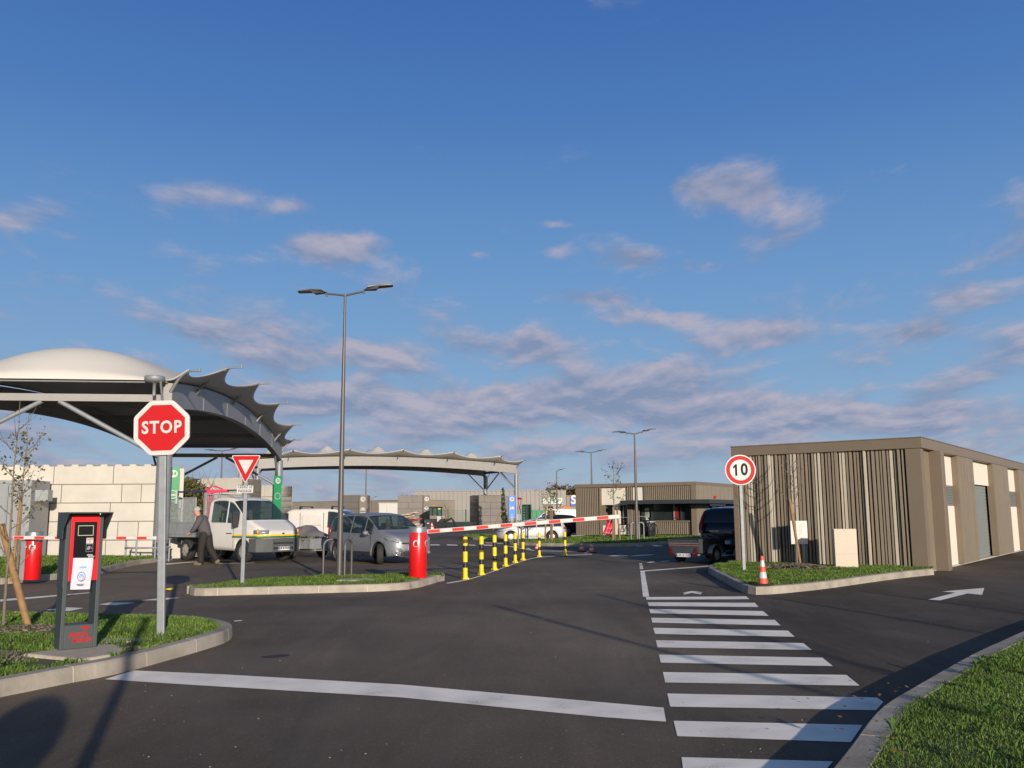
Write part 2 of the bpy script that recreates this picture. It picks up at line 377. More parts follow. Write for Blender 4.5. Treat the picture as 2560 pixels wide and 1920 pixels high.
def grass(P, z, dens, h=.07, wd=.006, seed=1, spots=(), zmax=None, patch=.9, weeds=0, name='grass', ymin=2.2):
    rs = np.random.RandomState(seed); A = np.array([(p[0], p[1]) for p in P]); x0, y0 = A.min(0); x1, y1 = A.max(0)
    n = int((x1-x0)*(y1-y0)*dens); x = rs.uniform(x0, x1, n); y = rs.uniform(y0, y1, n)
    k = inpoly(x, y, A) & ~bare(x, y, spots) & (y > ymin) & (np.abs(x) < .62*y+1.2); x = x[k]; y = y[k]
    pn = np.sin(x*2.1+1.3*np.sin(y*1.7))*np.sin(y*2.6+1.1*np.sin(x*1.3))*.5+.5
    pn2 = np.sin(x*9+2*np.sin(y*7))*np.sin(y*11+2*np.sin(x*8))*.5+.5
    k = rs.uniform(0, 1, len(x)) < (1-patch*.5*pn2*(1-pn)); x = x[k]; y = y[k]; pn = pn[k]; pn2 = pn2[k]; n = len(x)
    hh = h*(.45+.5*pn+.35*pn2)*rs.uniform(.5, 1.3, n); an = rs.uniform(0, 2*np.pi, n); le = rs.uniform(.1, .9, n)*hh; la = rs.uniform(0, 2*np.pi, n)
    w = wd*rs.uniform(.6, 1.5, n)*(1+np.maximum(0, (y-6))*.035)
    dx = np.cos(an)*w; dy = np.sin(an)*w; lx = np.cos(la)*le; ly = np.sin(la)*le
    V = np.zeros((n, 5, 3)); 
    V[:, 0] = np.stack([x-dx, y-dy, np.full(n, z)], 1); V[:, 1] = np.stack([x+dx, y+dy, np.full(n, z)], 1)
    V[:, 2] = np.stack([x+dx*.8+lx*.35, y+dy*.8+ly*.35, z+hh*.6], 1); V[:, 3] = np.stack([x-dx*.8+lx*.35, y-dy*.8+ly*.35, z+hh*.6], 1)
    V[:, 4] = np.stack([x+lx, y+ly, z+hh*(1-.3*le/np.maximum(hh, .01))], 1)
    vs = V.reshape(-1, 3); b = np.arange(n)*5
    lo = np.stack([b, b+1, b+2, b+3, b+3, b+2, b+4], 1).reshape(-1); st = np.stack([np.arange(n)*7, np.arange(n)*7+4], 1).reshape(-1); tt = np.tile([4, 3], n)
    W_v = []; W_f = []
    for _ in range(weeds):
        while True:
            q = rs.randint(n); 
            if y[q] < 9: break
        for a in range(rs.randint(5, 9)):
            t = a*2.4+rs.uniform(0, .5); L_ = rs.uniform(.03, .075); ww = L_*.2; zz = z+rs.uniform(.03, .07); ca, sa = math.cos(t), math.sin(t); bb = len(W_v)
            for (l, s_, q2) in ((0, 0, 0), (.4, 1, .05), (.75, .8, .075), (1, 0, .07), (.75, -.8, .075), (.4, -1, .05)):
                W_v.append((x[q]+ca*l*L_-sa*s_*ww, y[q]+sa*l*L_+ca*s_*ww, zz+q2))
            W_f.append([bb+i for i in range(6)])
    nv = len(vs); me = bpy.data.meshes.new(name)
    me.vertices.add(nv+len(W_v)); me.vertices.foreach_set('co', np.concatenate([vs, np.array(W_v).reshape(-1, 3)]).reshape(-1))
    lo = np.concatenate([lo, (np.array(W_f).reshape(-1)+nv).astype(int)]); st2 = len(st) and np.concatenate([st, 7*n+6*np.arange(len(W_f))])
    me.loops.add(len(lo)); me.loops.foreach_set('vertex_index', lo.astype(np.int32)); me.polygons.add(2*n+len(W_f)); me.polygons.foreach_set('loop_start', st2.astype(np.int32))
    me.materials.append(M_grass); me.materials.append(M_weed)
    me.polygons.foreach_set('material_index', np.concatenate([np.zeros(2*n, np.int32), np.ones(len(W_f), np.int32)])); me.update(calc_edges=True); me.validate()
    o = bpy.data.objects.new(name, me); COL.objects.link(o); return tag(o, kind='stuff')
def turf(P, z, name='turf_bed'):
    mb = MB(); mb.add([(p[0], p[1], z) for p in P], [tuple(range(len(P)))]); return tag(mb.build(name, M_soil), kind='structure')
def shrink(P, nrm, o): return [(p.x+q.x*o, p.y+q.y*o) for p, q in zip(P, nrm)]
KH = .15
# --- island by the terminal (left)
i1 = [(-330, 1822), (0, 1743), (44, 1735), (167, 1709), (287, 1688), (389, 1660), (522, 1622), (572, 1604)]
i1 = [G(a, b) for a, b in i1] + [G(585, 1588)] + [G(a, b, KH) for a, b in [(573, 1554), (548, 1547), (516, 1541.5), (440, 1536.6), (289, 1533), (0, 1526), (-330, 1518)]]
_, P1, N1 = kerb(i1, 1)
T1 = shrink(P1, N1, .15); turf(T1, .135)
PADC = G(215, 1628, .16)
grass(T1, .13, 2300, .062, .005, 3, spots=[(PADC.x-.1, PADC.y-.1, .62), (PADC.x-1.2, PADC.y-.35, .5), (G(330,1619,.15).x, G(330,1619,.15).y, .15)], weeds=14)
# --- middle island
i2 = [G(a, b) for a, b in [(1093.6, 1456), (1035, 1472.7), (978, 1477), (924, 1479.7), (829, 1482), (712, 1485), (598, 1487.6), (513, 1490), (478, 1489.5)]]
i2 = i2 + [G(466, 1482)] + [G(a, b, KH) for a, b in [(497, 1466), (540, 1457), (600, 1450), (750, 1441), (900, 1436.5), (1060, 1435), (1094, 1439)]] + [G(1096, 1449)]
i2.append(i2[0])
_, P2, N2 = kerb(i2, -1, smooth=1)
T2 = shrink(P2, N2, .15); turf(T2, .135); SLB = G(893, 1452, .15); grass(T2, .13, 2000, .085, .005, 5, spots=[(SLB.x, SLB.y, .42)])
# --- island in front of the storage building (right)
CB = G(2323, 1434); uu = Vector((-math.sin(R(53)), math.cos(R(53)), 0)); vv = Vector((math.sin(R(37)), math.cos(R(37)), 0))
i3 = [G(a, b) for a, b in [(2336, 1437), (2257, 1445), (2170, 1457), (2060, 1473), (1975, 1482), (1915, 1487), (1880, 1487), (1857, 1482), (1815, 1458), (1759, 1427.5)]]
i3 += [i3[-1] + vv*1.2]
_, P3, N3 = kerb(i3, -1, smooth=1)
T3 = shrink(P3, N3, .15) + [tuple((CB+uu*5.6+vv*.6)[:2]), tuple((CB+vv*.6)[:2])]
turf(T3, .135); MULCH = G(1990, 1421, .15)
grass(T3, .13, 1900, .075, .0055, 8, spots=[(MULCH.x, MULCH.y, .75)])
# --- verge the photographer stands on
i4 = [G(a, b, KH) for a, b in [(2560+420, 1440), (2760, 1490), (2560, 1574), (2410, 1641), (2315, 1696), (2215, 1752), (2190, 1773), (2171, 1792), (2118, 1864), (2070, 1920)]]
e = i4[-1]-i4[-3]; i4 += [i4[-1]+e*1.0, i4[-1]+e*3.5+Vector((-.5, 0, 0)), i4[-1]+Vector((-9, -5.5, 0))]
_, P4, N4 = kerb(i4, 1, smooth=1, w=.2)
T4 = shrink(P4, N4, .19) + [(-9, -8), (26, -8), (26, 24)]
turf(T4, .14)
T4b = shrink(P4, N4, .17) + [(-1, 1.5), (11.5, 1.5), (12, 16)]
grass(T4b, .135, 6000, .042, .0028, 11, weeds=110)
# --- verge before the gatehouse and the little one by the parked estate
i5 = [G(a, b) for a, b in [(1765, 1353), (1700, 1359), (1620, 1364), (1560, 1366.5), (1480, 1367), (1380, 1366), (1275, 1362)]] + [G(1262, 1359)] + [G(a, b, .12) for a, b in [(1275, 1352.5), (1380, 1349), (1440, 1342.5)]]
_, P5, N5 = kerb(i5, -1, h=.15, smooth=1)
T5 = shrink(P5, N5, .15) + [tuple(G(1500, 1339.5, .12)[:2]), tuple(G(1765, 1341, .12)[:2])]
turf(T5, .135); grass(T5, .13, 330, .10, .010, 12)
i6 = [G(a, b) for a, b in [(1290, 1349), (1240, 1350), (1190, 1350.5), (1160, 1347)]] + [G(1153, 1343.5)] + [G(a, b, .12) for a, b in [(1165, 1338.5), (1200, 1337), (1260, 1336), (1295, 1337)]]
_, P6, N6 = kerb(i6, -1, smooth=1)
T6 = shrink(P6, N6, .15); turf(T6, .135); grass(T6, .13, 300, .10, .010, 13)
# --- verge at the foot of the block wall
i7 = [G(a, b) for a, b in [(392, 1406), (350, 1411), (300, 1421), (250, 1436), (180, 1445), (60, 1457), (-120, 1470)]]
_, P7, N7 = kerb(i7, -1, smooth=1)
T7 = shrink(P7, N7, .15) + [tuple(G(-160, 1392, .15)[:2]), tuple(G(395, 1392, .15)[:2])]
turf(T7, .135); grass(T7, .13, 800, .11, .009, 14)
# --- bark mulch and stones
M_chip = leafmat('bark_mulch', (.14, .105, .07), (.36, .29, .22))
def chips(P, r, n, s, h, name, m, seed=1):
    rs = random.Random(seed); mb = MB()
    for _ in range(n):
        a = rs.uniform(0, 6.28); q = r*math.sqrt(rs.random()); x = P.x+q*math.cos(a); y = P.y+q*math.sin(a)*.8; z = P.z+h*max(0, 1-(q/r)**2)+rs.uniform(-.01, .01)
        L = s*rs.uniform(.5, 1.5); w = L*.4; t = rs.uniform(0, 3.14); k = rs.uniform(-.5, .5)
        d = Vector((math.cos(t), math.sin(t), k))*L*.5; e = Vector((-math.sin(t), math.cos(t), rs.uniform(-.3, .3)))*w*.5; c = Vector((x, y, z))
        mb.add([tuple(c-d-e), tuple(c+d-e), tuple(c+d+e), tuple(c-d+e), tuple(c+Vector((0, 0, w*.4)))], [(0, 1, 4), (1, 2, 4), (2, 3, 4), (3, 0, 4)])
    return tag(mb.build(name, m, fix=False), kind='stuff')
chips(Vector((MULCH.x, MULCH.y, .14)), .95, 900, .07, .13, 'bark_mulch', M_chip, 2)
M_gravel = leafmat('gravel', (.22, .17, .11), (.42, .36, .28))
chips(Vector((PADC.x-1.15, PADC.y-.35, .13)), .75, 1500, .03, .04, 'gravel', M_gravel, 3)
chips(Vector((G(330, 1619, .15).x, G(330, 1619, .15).y, .135)), .16, 120, .03, .02, 'gravel', M_gravel, 4)
chips(Vector((G(60, 1575, .15).x, G(60, 1575, .15).y, .135)), .7, 500, .06, .05, 'bark_mulch', M_chip, 5)
# fallen leaves along the kerbs
rs = random.Random(4); mb = MB()
for _ in range(170):
    if rs.random() < .5: p = G(rs.uniform(2080, 2300), rs.uniform(1700, 1900), .16); 
    else: p = G(rs.uniform(500, 1100), rs.uniform(1440, 1478), .16)
    if rs.random() < .25: p = G(rs.uniform(1900, 2300), rs.uniform(1435, 1460), .2)
    t = rs.uniform(0, 6.3); L = rs.uniform(.012, .026); d = Vector((math.cos(t), math.sin(t), rs.uniform(-.3, .4)))*L; e = Vector((-math.sin(t), math.cos(t), .1))*L*.6
    p = p+Vector((0, 0, rs.uniform(0, .05))); mb.add([tuple(p-d), tuple(p-e), tuple(p+d), tuple(p+e)], [(0, 1, 2, 3)])
tag(mb.build('fallen_leaves', leafmat('dead_leaf', (.22, .08, .03), (.38, .22, .06)), fix=False), kind='stuff')
# --- road markings, each a sheet 4 mm proud
def paintmat():
    m = bpy.data.materials.new('road_paint'); m.use_nodes = True; nt = m.node_tree; N = nt.nodes; L = nt.links
    b = N['Principled BSDF']; b.inputs['Roughness'].default_value = .7
    tc = N.new('ShaderNodeTexCoord'); n = N.new('ShaderNodeTexNoise'); n.inputs['Scale'].default_value = 110; n.inputs['Detail'].default_value = 6; n.inputs['Roughness'].default_value = .75
    n2 = N.new('ShaderNodeTexNoise'); n2.inputs['Scale'].default_value = 2.2; n2.inputs['Detail'].default_value = 7
    L.new(tc.outputs['Object'], n.inputs[0]); L.new(tc.outputs['Object'], n2.inputs[0])
    a = N.new('ShaderNodeMath'); a.operation = 'MULTIPLY_ADD'; L.new(n2.outputs[0], a.inputs[0]); a.inputs[1].default_value = .55; L.new(n.outputs[0], a.inputs[2])
    mr = N.new('ShaderNodeMapRange'); L.new(a.outputs[0], mr.inputs[0]); mr.inputs[1].default_value = .53; mr.inputs[2].default_value = .66
    mx = N.new('ShaderNodeMix'); mx.data_type = 'RGBA'; L.new(mr.outputs[0], mx.inputs[0]); mx.inputs[6].default_value = (.16, .15, .15, 1); mx.inputs[7].default_value = (.95, .87, .76, 1)
    mr2 = N.new('ShaderNodeMapRange'); L.new(n2.outputs[0], mr2.inputs[0]); mr2.inputs[1].default_value = .3; mr2.inputs[2].default_value = .7; mr2.inputs[3].default_value = .85; mr2.inputs[4].default_value = 1.08
    vm = N.new('ShaderNodeVectorMath'); vm.operation = 'SCALE'; L.new(mx.outputs[2], vm.inputs[0]); L.new(mr2.outputs[0], vm.inputs['Scale'])
    L.new(vm.outputs[0], b.inputs['Base Color'])
    bp = N.new('ShaderNodeBump'); bp.inputs['Strength'].default_value = .4; bp.inputs['Distance'].default_value = .004; L.new(n.outputs[0], bp.inputs['Height']); L.new(bp.outputs[0], b.inputs['Normal'])
    return m
M_paint = paintmat()
def marks(name, polys, xf, z=.004, m=None):
    mb = MB()
    for p in polys:
        mb.add([tuple(G(*xf(*q), z)) for q in p], [tuple(range(len(p)))])
    o = mb.build(name, m or M_paint, fix=False)
    bm = bmesh.new(); bm.from_mesh(o.data)
    for f in bm.faces:
        if f.normal.z < 0: f.normal_flip()
    bm.to_mesh(o.data); bm.free(); return tag(o, kind='structure')
r1 = lambda x, y: (1500+x*.4792, 1380+y*.4792)
z5 = lambda x, y: (1000+x*.217, 1160+y*.217)
z6 = lambda x, y: (1380+x*.217, 1120+y*.217)
z2 = lambda x, y: (x*.28933, 1200+y*.28933)
idn = lambda x, y: (x, y)
marks('stop_line', [[(335, 1676), (560, 1686), (1000, 1711), (1500, 1755), (1659, 1769), (1665, 1804), (1500, 1792), (1000, 1743), (497, 1713), (262, 1698)]], idn)
marks('crosswalk', [[(238,235),(762,231),(780,246),(243,249)], [(248,262),(808,265),(827,287),(255,281)], [(256,297),(850,308),(880,333),(263,319)],
 [(267,343),(912,354),(942,383),(273,368)], [(277,395),(980,410),(1016,442),(287,427)], [(291,460),(1060,475),(1105,511),(300,497)],
 [(307,535),(1160,551),(1215,595),(317,577)], [(328,626),(1285,641),(1355,697),(340,680)], [(351,738),(1445,759),(1478,782),(1440,825),(366,806)],
 [(384,880),(1370,902),(1308,992),(403,960)], [(425,1070),(1215,1092),(1150,1170),(440,1180)]], r1)
marks('lane_line', [[(210,97),(232,97),(257,233),(224,233)], [(204,59),(219,59),(220,66),(205,66)], [(206,70),(222,70),(223,77),(207,77)], [(207,80),(224,80),(226,88),(208,88)],
 [(232,96),(480,78),(706,60),(706,64),(480,82),(233,101)]], r1)
marks('walkway_symbol', [[(462,206),(478,203),(497,205),(533,210),(531,213),(495,210),(480,209),(440,215),(434,212)], [(452,214),(480,208),(500,211),(531,217),(525,221),(495,216),(480,213),(440,222),(433,219)]], r1)
marks('arrow_marking', [[(1712,248),(1855,212),(1785,206),(2005,187),(1993,224),(1918,216),(1775,252)]], r1)
L7 = [(540,1368),(640,1352),(752,1332),(860,1305),(945,1278),(1090,1226),(1217,1182),(1330,1140),(1430,1108),(1530,1082),(1640,1068),(1720,1061),(1900,1054),(2212,1040)]
marks('bollard_line', [[L7[i], L7[i+1], (L7[i+1][0], L7[i+1][1]+w1), (L7[i][0], L7[i][1]+w0)] for i, w0, w1 in [(i, 11-.6*i, 11-.6*(i+1)) for i in range(len(L7)-1)]], z5)
marks('dashed_line', [[(345,926),(450,926),(470,937),(350,937)], [(537,926),(650,928),(672,939),(545,938)], [(785,928),(855,930),(880,940),(795,939)], [(955,928),(1060,930),(1075,941),(965,941)]], z5)
marks('hatched_marking', [[(1230,948),(1330,948),(1560,990),(1540,1000)], [(1330,962),(1400,958),(1410,966),(1345,970)], [(1420,972),(1480,966),(1495,975),(1435,980)], [(980,905),(1290,915),(1290,922),(990,912)], [(1600,998),(2212,1006),(2212,1010),(1600,1003)]], z5)
marks('give_way_marks', [[(845,1075),(960,1058),(1170,1060),(1000,1082)], [(1222,1040),(1400,1018),(1560,1016),(1415,1038)], [(380,1122),(580,1100),(725,1106),(600,1132)],
 [(0,1032),(860,964),(868,968),(0,1050)], [(2020,1216),(2090,1210),(2095,1216),(2030,1222)]], z2)
marks('shaded_road_marks', [[(645,1243),(760,1231),(890,1236),(860,1244),(720,1246)], [(880,1244),(1010,1232),(1190,1224),(1130,1234),(960,1245)], [(1085,1318),(1150,1309),(1195,1312),(1130,1322)],
 [(1255,1303),(1350,1298),(1350,1304),(1265,1308)], [(880,1124),(960,1122),(1050,1128),(1000,1133)], [(1140,1122),(1210,1118),(1290,1130),(1190,1134)], [(1345,1128),(1420,1124),(1450,1133),(1390,1137)],
 [(1900,1238),(2100,1226),(2100,1234),(1910,1246)], [(30,1240),(200,1232),(460,1221),(460,1225),(210,1238),(40,1246)], [(370,1205),(430,1205),(440,1211),(380,1211)]], z6)
marks('bay_line', [[(160,1378),(640,1345),(655,1352),(400,1372),(165,1396)], [(860,1372),(1420,1366),(1420,1370),(870,1377)]], lambda x, y: (380+x*.1808, 1160+y*.1808))
marks('dark_slot', [[(652, 1641), (700, 1635.5), (723, 1636), (722, 1640), (690, 1644), (657, 1645)]], idn, .003, mat('slot_black', (.02, .021, .024), .8, var=.2))  # small flat dark sheet in the outline of a road slot
# ================= BUILDINGS AND CANOPIES
M_tr = mat('brown_cladding', (.175, .138, .102), .5, var=.05, vs=1.5)
M_rib = mat('ribbed_cladding', (.235, .195, .148), .5, var=.06, vs=1.5)
M_ribl = mat('pale_batten', (.50, .45, .37), .5, var=.06, vs=1.5)
M_back = mat('dark_backing', (.055, .042, .032), .7, var=.15)
M_cream = mat('cream_panel', (.68, .63, .545), .6, var=.03, vs=1)
M_anth = mat('anthracite_metal', (.035, .04, .045), .45, var=.08)
M_shut = mat('roller_shutter', (.25, .28, .27), .45, .3, var=.05)
M_louv = mat('grey_louvre', (.26, .27, .27), .5, .2, var=.05)
def local(root, P):     # world point into the frame of a root with rotation about z
    return root.matrix_basis.inverted() @ Vector(P)
# ---- storage building. local x runs along the right flank (vv), local y along the front (uu)
H_B = zat(CB, 1094.5)
b = thing('storage_building', 'long brown flat roofed storage building with battened front and cream panels on its right flank', 'building', CB, math.atan2(vv.y, vv.x))
CBv = Vector(CB); LF = 5.25; LS = 34.0
def tS(px, py, off=0.0): p = PW(px, py, CBv+uu*off, CBv+uu*off+vv); return (p-CBv).dot(vv)
def tF(px, py): p = PW(px, py, CBv, CBv+uu); return (p-CBv).dot(uu)
LF = tF(1836, 1300)
mb = MB(); mb.box(.10, LS, .33, LF-.03, -.05, H_B-.12); mb.build('wall', M_back, b)
mb = MB(); mb.box(-.06, LS, -.06, LF, H_B-.27, H_B); mb.box(-.075, LS+.02, -.075, LF+.015, H_B, H_B+.03); bevel(mb.build('roof', M_tr, b), .01)
mb = MB(); mb.box(-.03, .30, 0, .38, 0, H_B-.272); mb.build('corner_trim', M_tr, b); mb = MB(); mb.box(-.03, .25, LF-.14, LF-.01, 0, H_B-.272); mb.build('corner_trim', M_tr, b)
rs = random.Random(21); mb = MB(); y = .44; k = 0
while y < LF-.2:
    w = rs.choice([.045, .055, .07]); d = rs.choice([.05, .07, .10]); pale = k % 7 in (2, 3) and rs.random() < .75
    mb.box(.10-d-.02, .099, y, y+w, .12, H_B-.272, 1 if pale else 0); y += w+rs.choice([.03, .04, .05]); k += 1
mb.build('batten_cladding', [M_rib, M_ribl], b)
# flank
zs = lambda x, y: (2200+x*.229, 1080+y*.229)
segs = []
IN = .17
tp = tS(2343, 1427, IN); t0 = tS(2374, 1431.5, -.22); t1 = tS(2394, 1416, IN); t2 = tS(2448, 1403); t3 = tS(2476, 1397.5, IN+.1); t4 = tS(2534, 1388); t5 = tS(2549, 1385, IN)
print('TP', tp); print('flank', t0, t1, t2, t3, t4, 'H', H_B, 'LF', LF)
mb = MB(); mb.box(.301, tp, IN-.04, IN+.02, .0, H_B-.275)
for i in range(int((tp-.34)/.09)): mb.box(.34+i*.09, .385+i*.09, IN-.075, IN-.0401, 0, H_B-.275)
mb.build('recess_cladding', M_rib, b)
mb = MB(); mb.box(tp, t0, -.22, IN, 0, H_B-.274); bevel(mb.build('pillar', M_tr, b), .008)
def ribbed(a, c):
    mb = MB(); mb.box(a, a+.02, -.02, IN+.02, .05, H_B-.275, 1); mb.box(a+.02, c-.02, -.01, .06, .05, H_B-.275, 0); mb.box(c-.02, c, -.02, IN+.02, .05, H_B-.275, 1)
    x = a+.03
    while x < c-.06: 
        w = rs.choice([.04, .06, .09]); mb.box(x, x+w, -.05, -.0101, .06, H_B-.276, 0); x += w+rs.choice([.04, .05, .07])
    mb.build('ribbed_cladding', [M_rib, M_tr], b)
def creamp(a, c, vent=True):
    mb = MB(); mb.box(a, c, IN-.03, IN+.05, .02, 1.75); mb.box(a, c, IN-.03, IN+.05, 2.35, H_B-.275); mb.build('cream_panel', M_cream, b)
    mb = MB(); mb.box(a, c, IN+.0, IN+.05, 1.751, 2.349)
    for i in range(12): z = 1.77+i*.048; mb.add([(a, IN-.005, z+.03), (c, IN-.005, z+.03), (c, IN-.04, z), (a, IN-.04, z)], [(0, 1, 2, 3)])
    mb.build('louvre_vent', M_louv, b)
def door(a, c):
    mb = MB(); mb.box(a, c, IN-.03, IN+.05, H_B-1.05, H_B-.275); mb.build('cream_panel', M_cream, b)
    mb = MB(); mb.box(a, c, IN+.1, IN+.14, 0, H_B-1.05); z = .05
    while z < H_B-1.15: mb.box(a, c, IN+.085, IN+.0995, z, z+.09); z += .115
    mb.build('roller_shutter', M_shut, b)
creamp(t0+.002, t1-.002); ribbed(t1, t2); door(t2+.002, t3-.002); 
ribbed(t3, t4)
creamp(t4+.002, t5-.002); x = t5
for k in range(3):
    ribbed(x, x+2.4)
    creamp(x+2.402, x+3.6); ribbed(x+3.602, x+6.0); x += 3.402
    if k == 1: door(x+2.602, x+5.0); x += 5.0
    else: ribbed(x+2.602, x+4.6); x += 4.602
mb = MB(); mb.box(.1, LS, .1, .6, -.02, .04); mb.build('plinth', M_conc, b)
# ---- gatehouse
A = G(1441, 1343.5); Bq = G(1744, 1346.5); dAB = (Bq-A); Lg = dAB.length; ang = math.atan2(dAB.y, dAB.x)
HG = (zat(A, 1213)+zat(Bq, 1202))/2; print('gatehouse', A, Bq, Lg, HG)
g = thing('gatehouse', 'low brown gatehouse with slatted cladding, dark canopy and long reception window behind the far verge', 'building', A, ang)
def gx(zx, zy=700): p = PW(*z6(zx, zy), A, Bq); return (p-A).dot(dAB.normalized())
def gz(zx, zy): p = PW(*z6(zx, zy), A, Bq); return p.z
mb = MB(); mb.box(.02, Lg-.02, .68, 9, -.05, HG-.1); mb.build('wall', M_back, g)
def slats(xa, xb, za, zb, name='slatted_cladding', y=0.0, per=.13):
    mb = MB(); mb.box(xa, xb, y+.10, y+.34, za, zb, 1); x = xa+.03
    while x < xb-.1: mb.box(x, x+per*.5, y, y+.0995, za, zb, 0); x += per
    mb.build(name, [M_rib, M_back], g)
def gbox(xa, xb, y0, y1, za, zb, name, m): mb = MB(); mb.box(xa, xb, y0, y1, za, zb); return mb.build(name, m, g)
gbox(-.05, Lg+.05, -.06, 9, HG-.22, HG, 'roof', M_tr)
gbox(0, .25, -.02, .34, .15, HG-.221, 'corner_trim', M_tr)
slats(.25, gx(545), .15, HG-.221)
gbox(gx(545), gx(562), -.02, .34, .15, HG-.221, 'corner_trim', M_tr)
zc0 = gz(700, 655)
gbox(gx(562)+.01, gx(862), .15, .34, zc0, HG-.221, 'cream_panel', M_cream)
gbox(gx(562)+.01, gx(590), .15, .9, .1, zc0-.002, 'reveal', M_tr)
gbox(gx(590), gx(690), .6, .66, .1, zc0-.002, 'door', M_anth)
gbox(gx(690)+.01, gx(765), .12, .349, .1, zc0-.002, 'cream_panel', M_cream)
gbox(gx(765)+.01, gx(862), .12, .349, .1, gz(800, 890), 'cream_panel', M_cream)
gbox(gx(575), gx(690)-.01, .08, .349, .1, gz(620, 892), 'cream_panel', M_cream)
M_wind = mat('dark_window', (.02, .026, .026), .08, var=.1)
gbox(gx(765)+.02, gx(870), .5, .55, gz(800, 890)+.01, zc0-.01, 'window', M_wind)
gbox(gx(785), gx(797), .40, .47, gz(800, 890)+.01, zc0-.01, 'window_frame', M_galvd)
zcan = gz(1300, 600); zcb = gz(1300, 640)
slats(gx(862)+.01, gx(930)-.01, .15, HG-.221)
gbox(gx(930), gx(1065), .12, .34, zcan, HG-.221, 'cream_panel', M_cream)
gbox(gx(1065)+.01, gx(1085), -.02, .34, zcan, HG-.221, 'reveal', M_tr)
slats(gx(1085)+.01, Lg-.35, zcan, HG-.221)
gbox(gx(930), gx(985), .10, .34, .1, zcb, 'reveal', M_tr)
gbox(gx(985)+.01, gx(1105), .55, .6, .1, zcb, 'door', mat('dark_green_door', (.03, .04, .035), .5))
gbox(gx(1105)+.01, gx(1580), .5, .55, gz(1300, 835), zcb, 'window', M_wind)
for q in (1112, 1370, 1450): gbox(gx(q), gx(q)+.09, .40, .48, gz(1300, 835)+.02, zcb-.02, 'window_frame', M_galvd if q == 1370 else M_anth)
gbox(gx(1385), gx(1430), .33, .38, gz(1300, 810), gz(1300, 800), 'red_tray', M_red)
gbox(gx(1390), gx(1425), .395, .41, gz(1300, 795), gz(1300, 680), 'red_poster', mat('dull_red_poster', (.25, .01, .015), .5))
slats(gx(1095), gx(1580)-.01, .25, gz(1300, 850))
gbox(gx(1095), gx(1580)-.01, -.06, .5, gz(1300, 850)+.001, gz(1300, 835)-.001, 'window_sill', M_tr)
slats(gx(1580)+.01, Lg-.35, .15, zcb)
gbox(Lg-.34, Lg, -.03, .34, .15, HG-.221, 'corner_trim', M_tr)
gbox(gx(862), Lg+1.2, -1.0, -.061, zcb-.02, zcan, 'canopy', M_anth)
# right flank of the gatehouse, seen obliquely
mb = MB(); mb.box(Lg, Lg+.05, .0, 12, .15, HG-.221)
for i in range(14): mb.box(Lg+.0501, Lg+.06, .3+i*.8, .33+i*.8, .15, HG-.221, 1)
mb.build('side_cladding', [M_rib, M_tr], g)
gbox(Lg-.02, Lg+1.2, -.0, 11, zcb-.02, zcan, 'side_canopy', M_anth)
gbox(Lg+.051, Lg+.09, 2.2, 5.2, .25, zcb-.05, 'glass_door', M_wind)
gbox(Lg+.0901, Lg+.10, 2.5, 2.8, .9, 1.9, 'notice', M_white)
gbox(Lg+.0901, Lg+.10, 3.4, 3.9, .9, 1.6, 'notice', M_white)
gbox(Lg+.0601, Lg+.14, 3.0, 3.3, HG-1.0, HG-.85, 'alarm_light', M_red)
gbox(Lg+.0601, Lg+.075, 9.2, 10.6, zcan, HG-.3, 'cream_panel', M_cream)
gbox(-.2, Lg+1, -.35, .02, .08, .15, 'plinth', M_conc)
# window poster by the door
mb = MB(); mb.box(gx(1032), gx(1078), .53, .545, gz(1050, 800), gz(1050, 690)); mb.build('notice', M_white, g)
mb = MB(); mb.box(gx(1036), gx(1074), .52, .529, gz(1050, 795), gz(1050, 720)); mb.build('notice', mat('green_poster', (.18, .25, .22), .6, var=.4, vs=8), g)
mb = MB(); mb.box(gx(1040), gx(1072), .525, .545, gz(1050, 850), gz(1050, 803)); mb.build('notice', M_white, g)
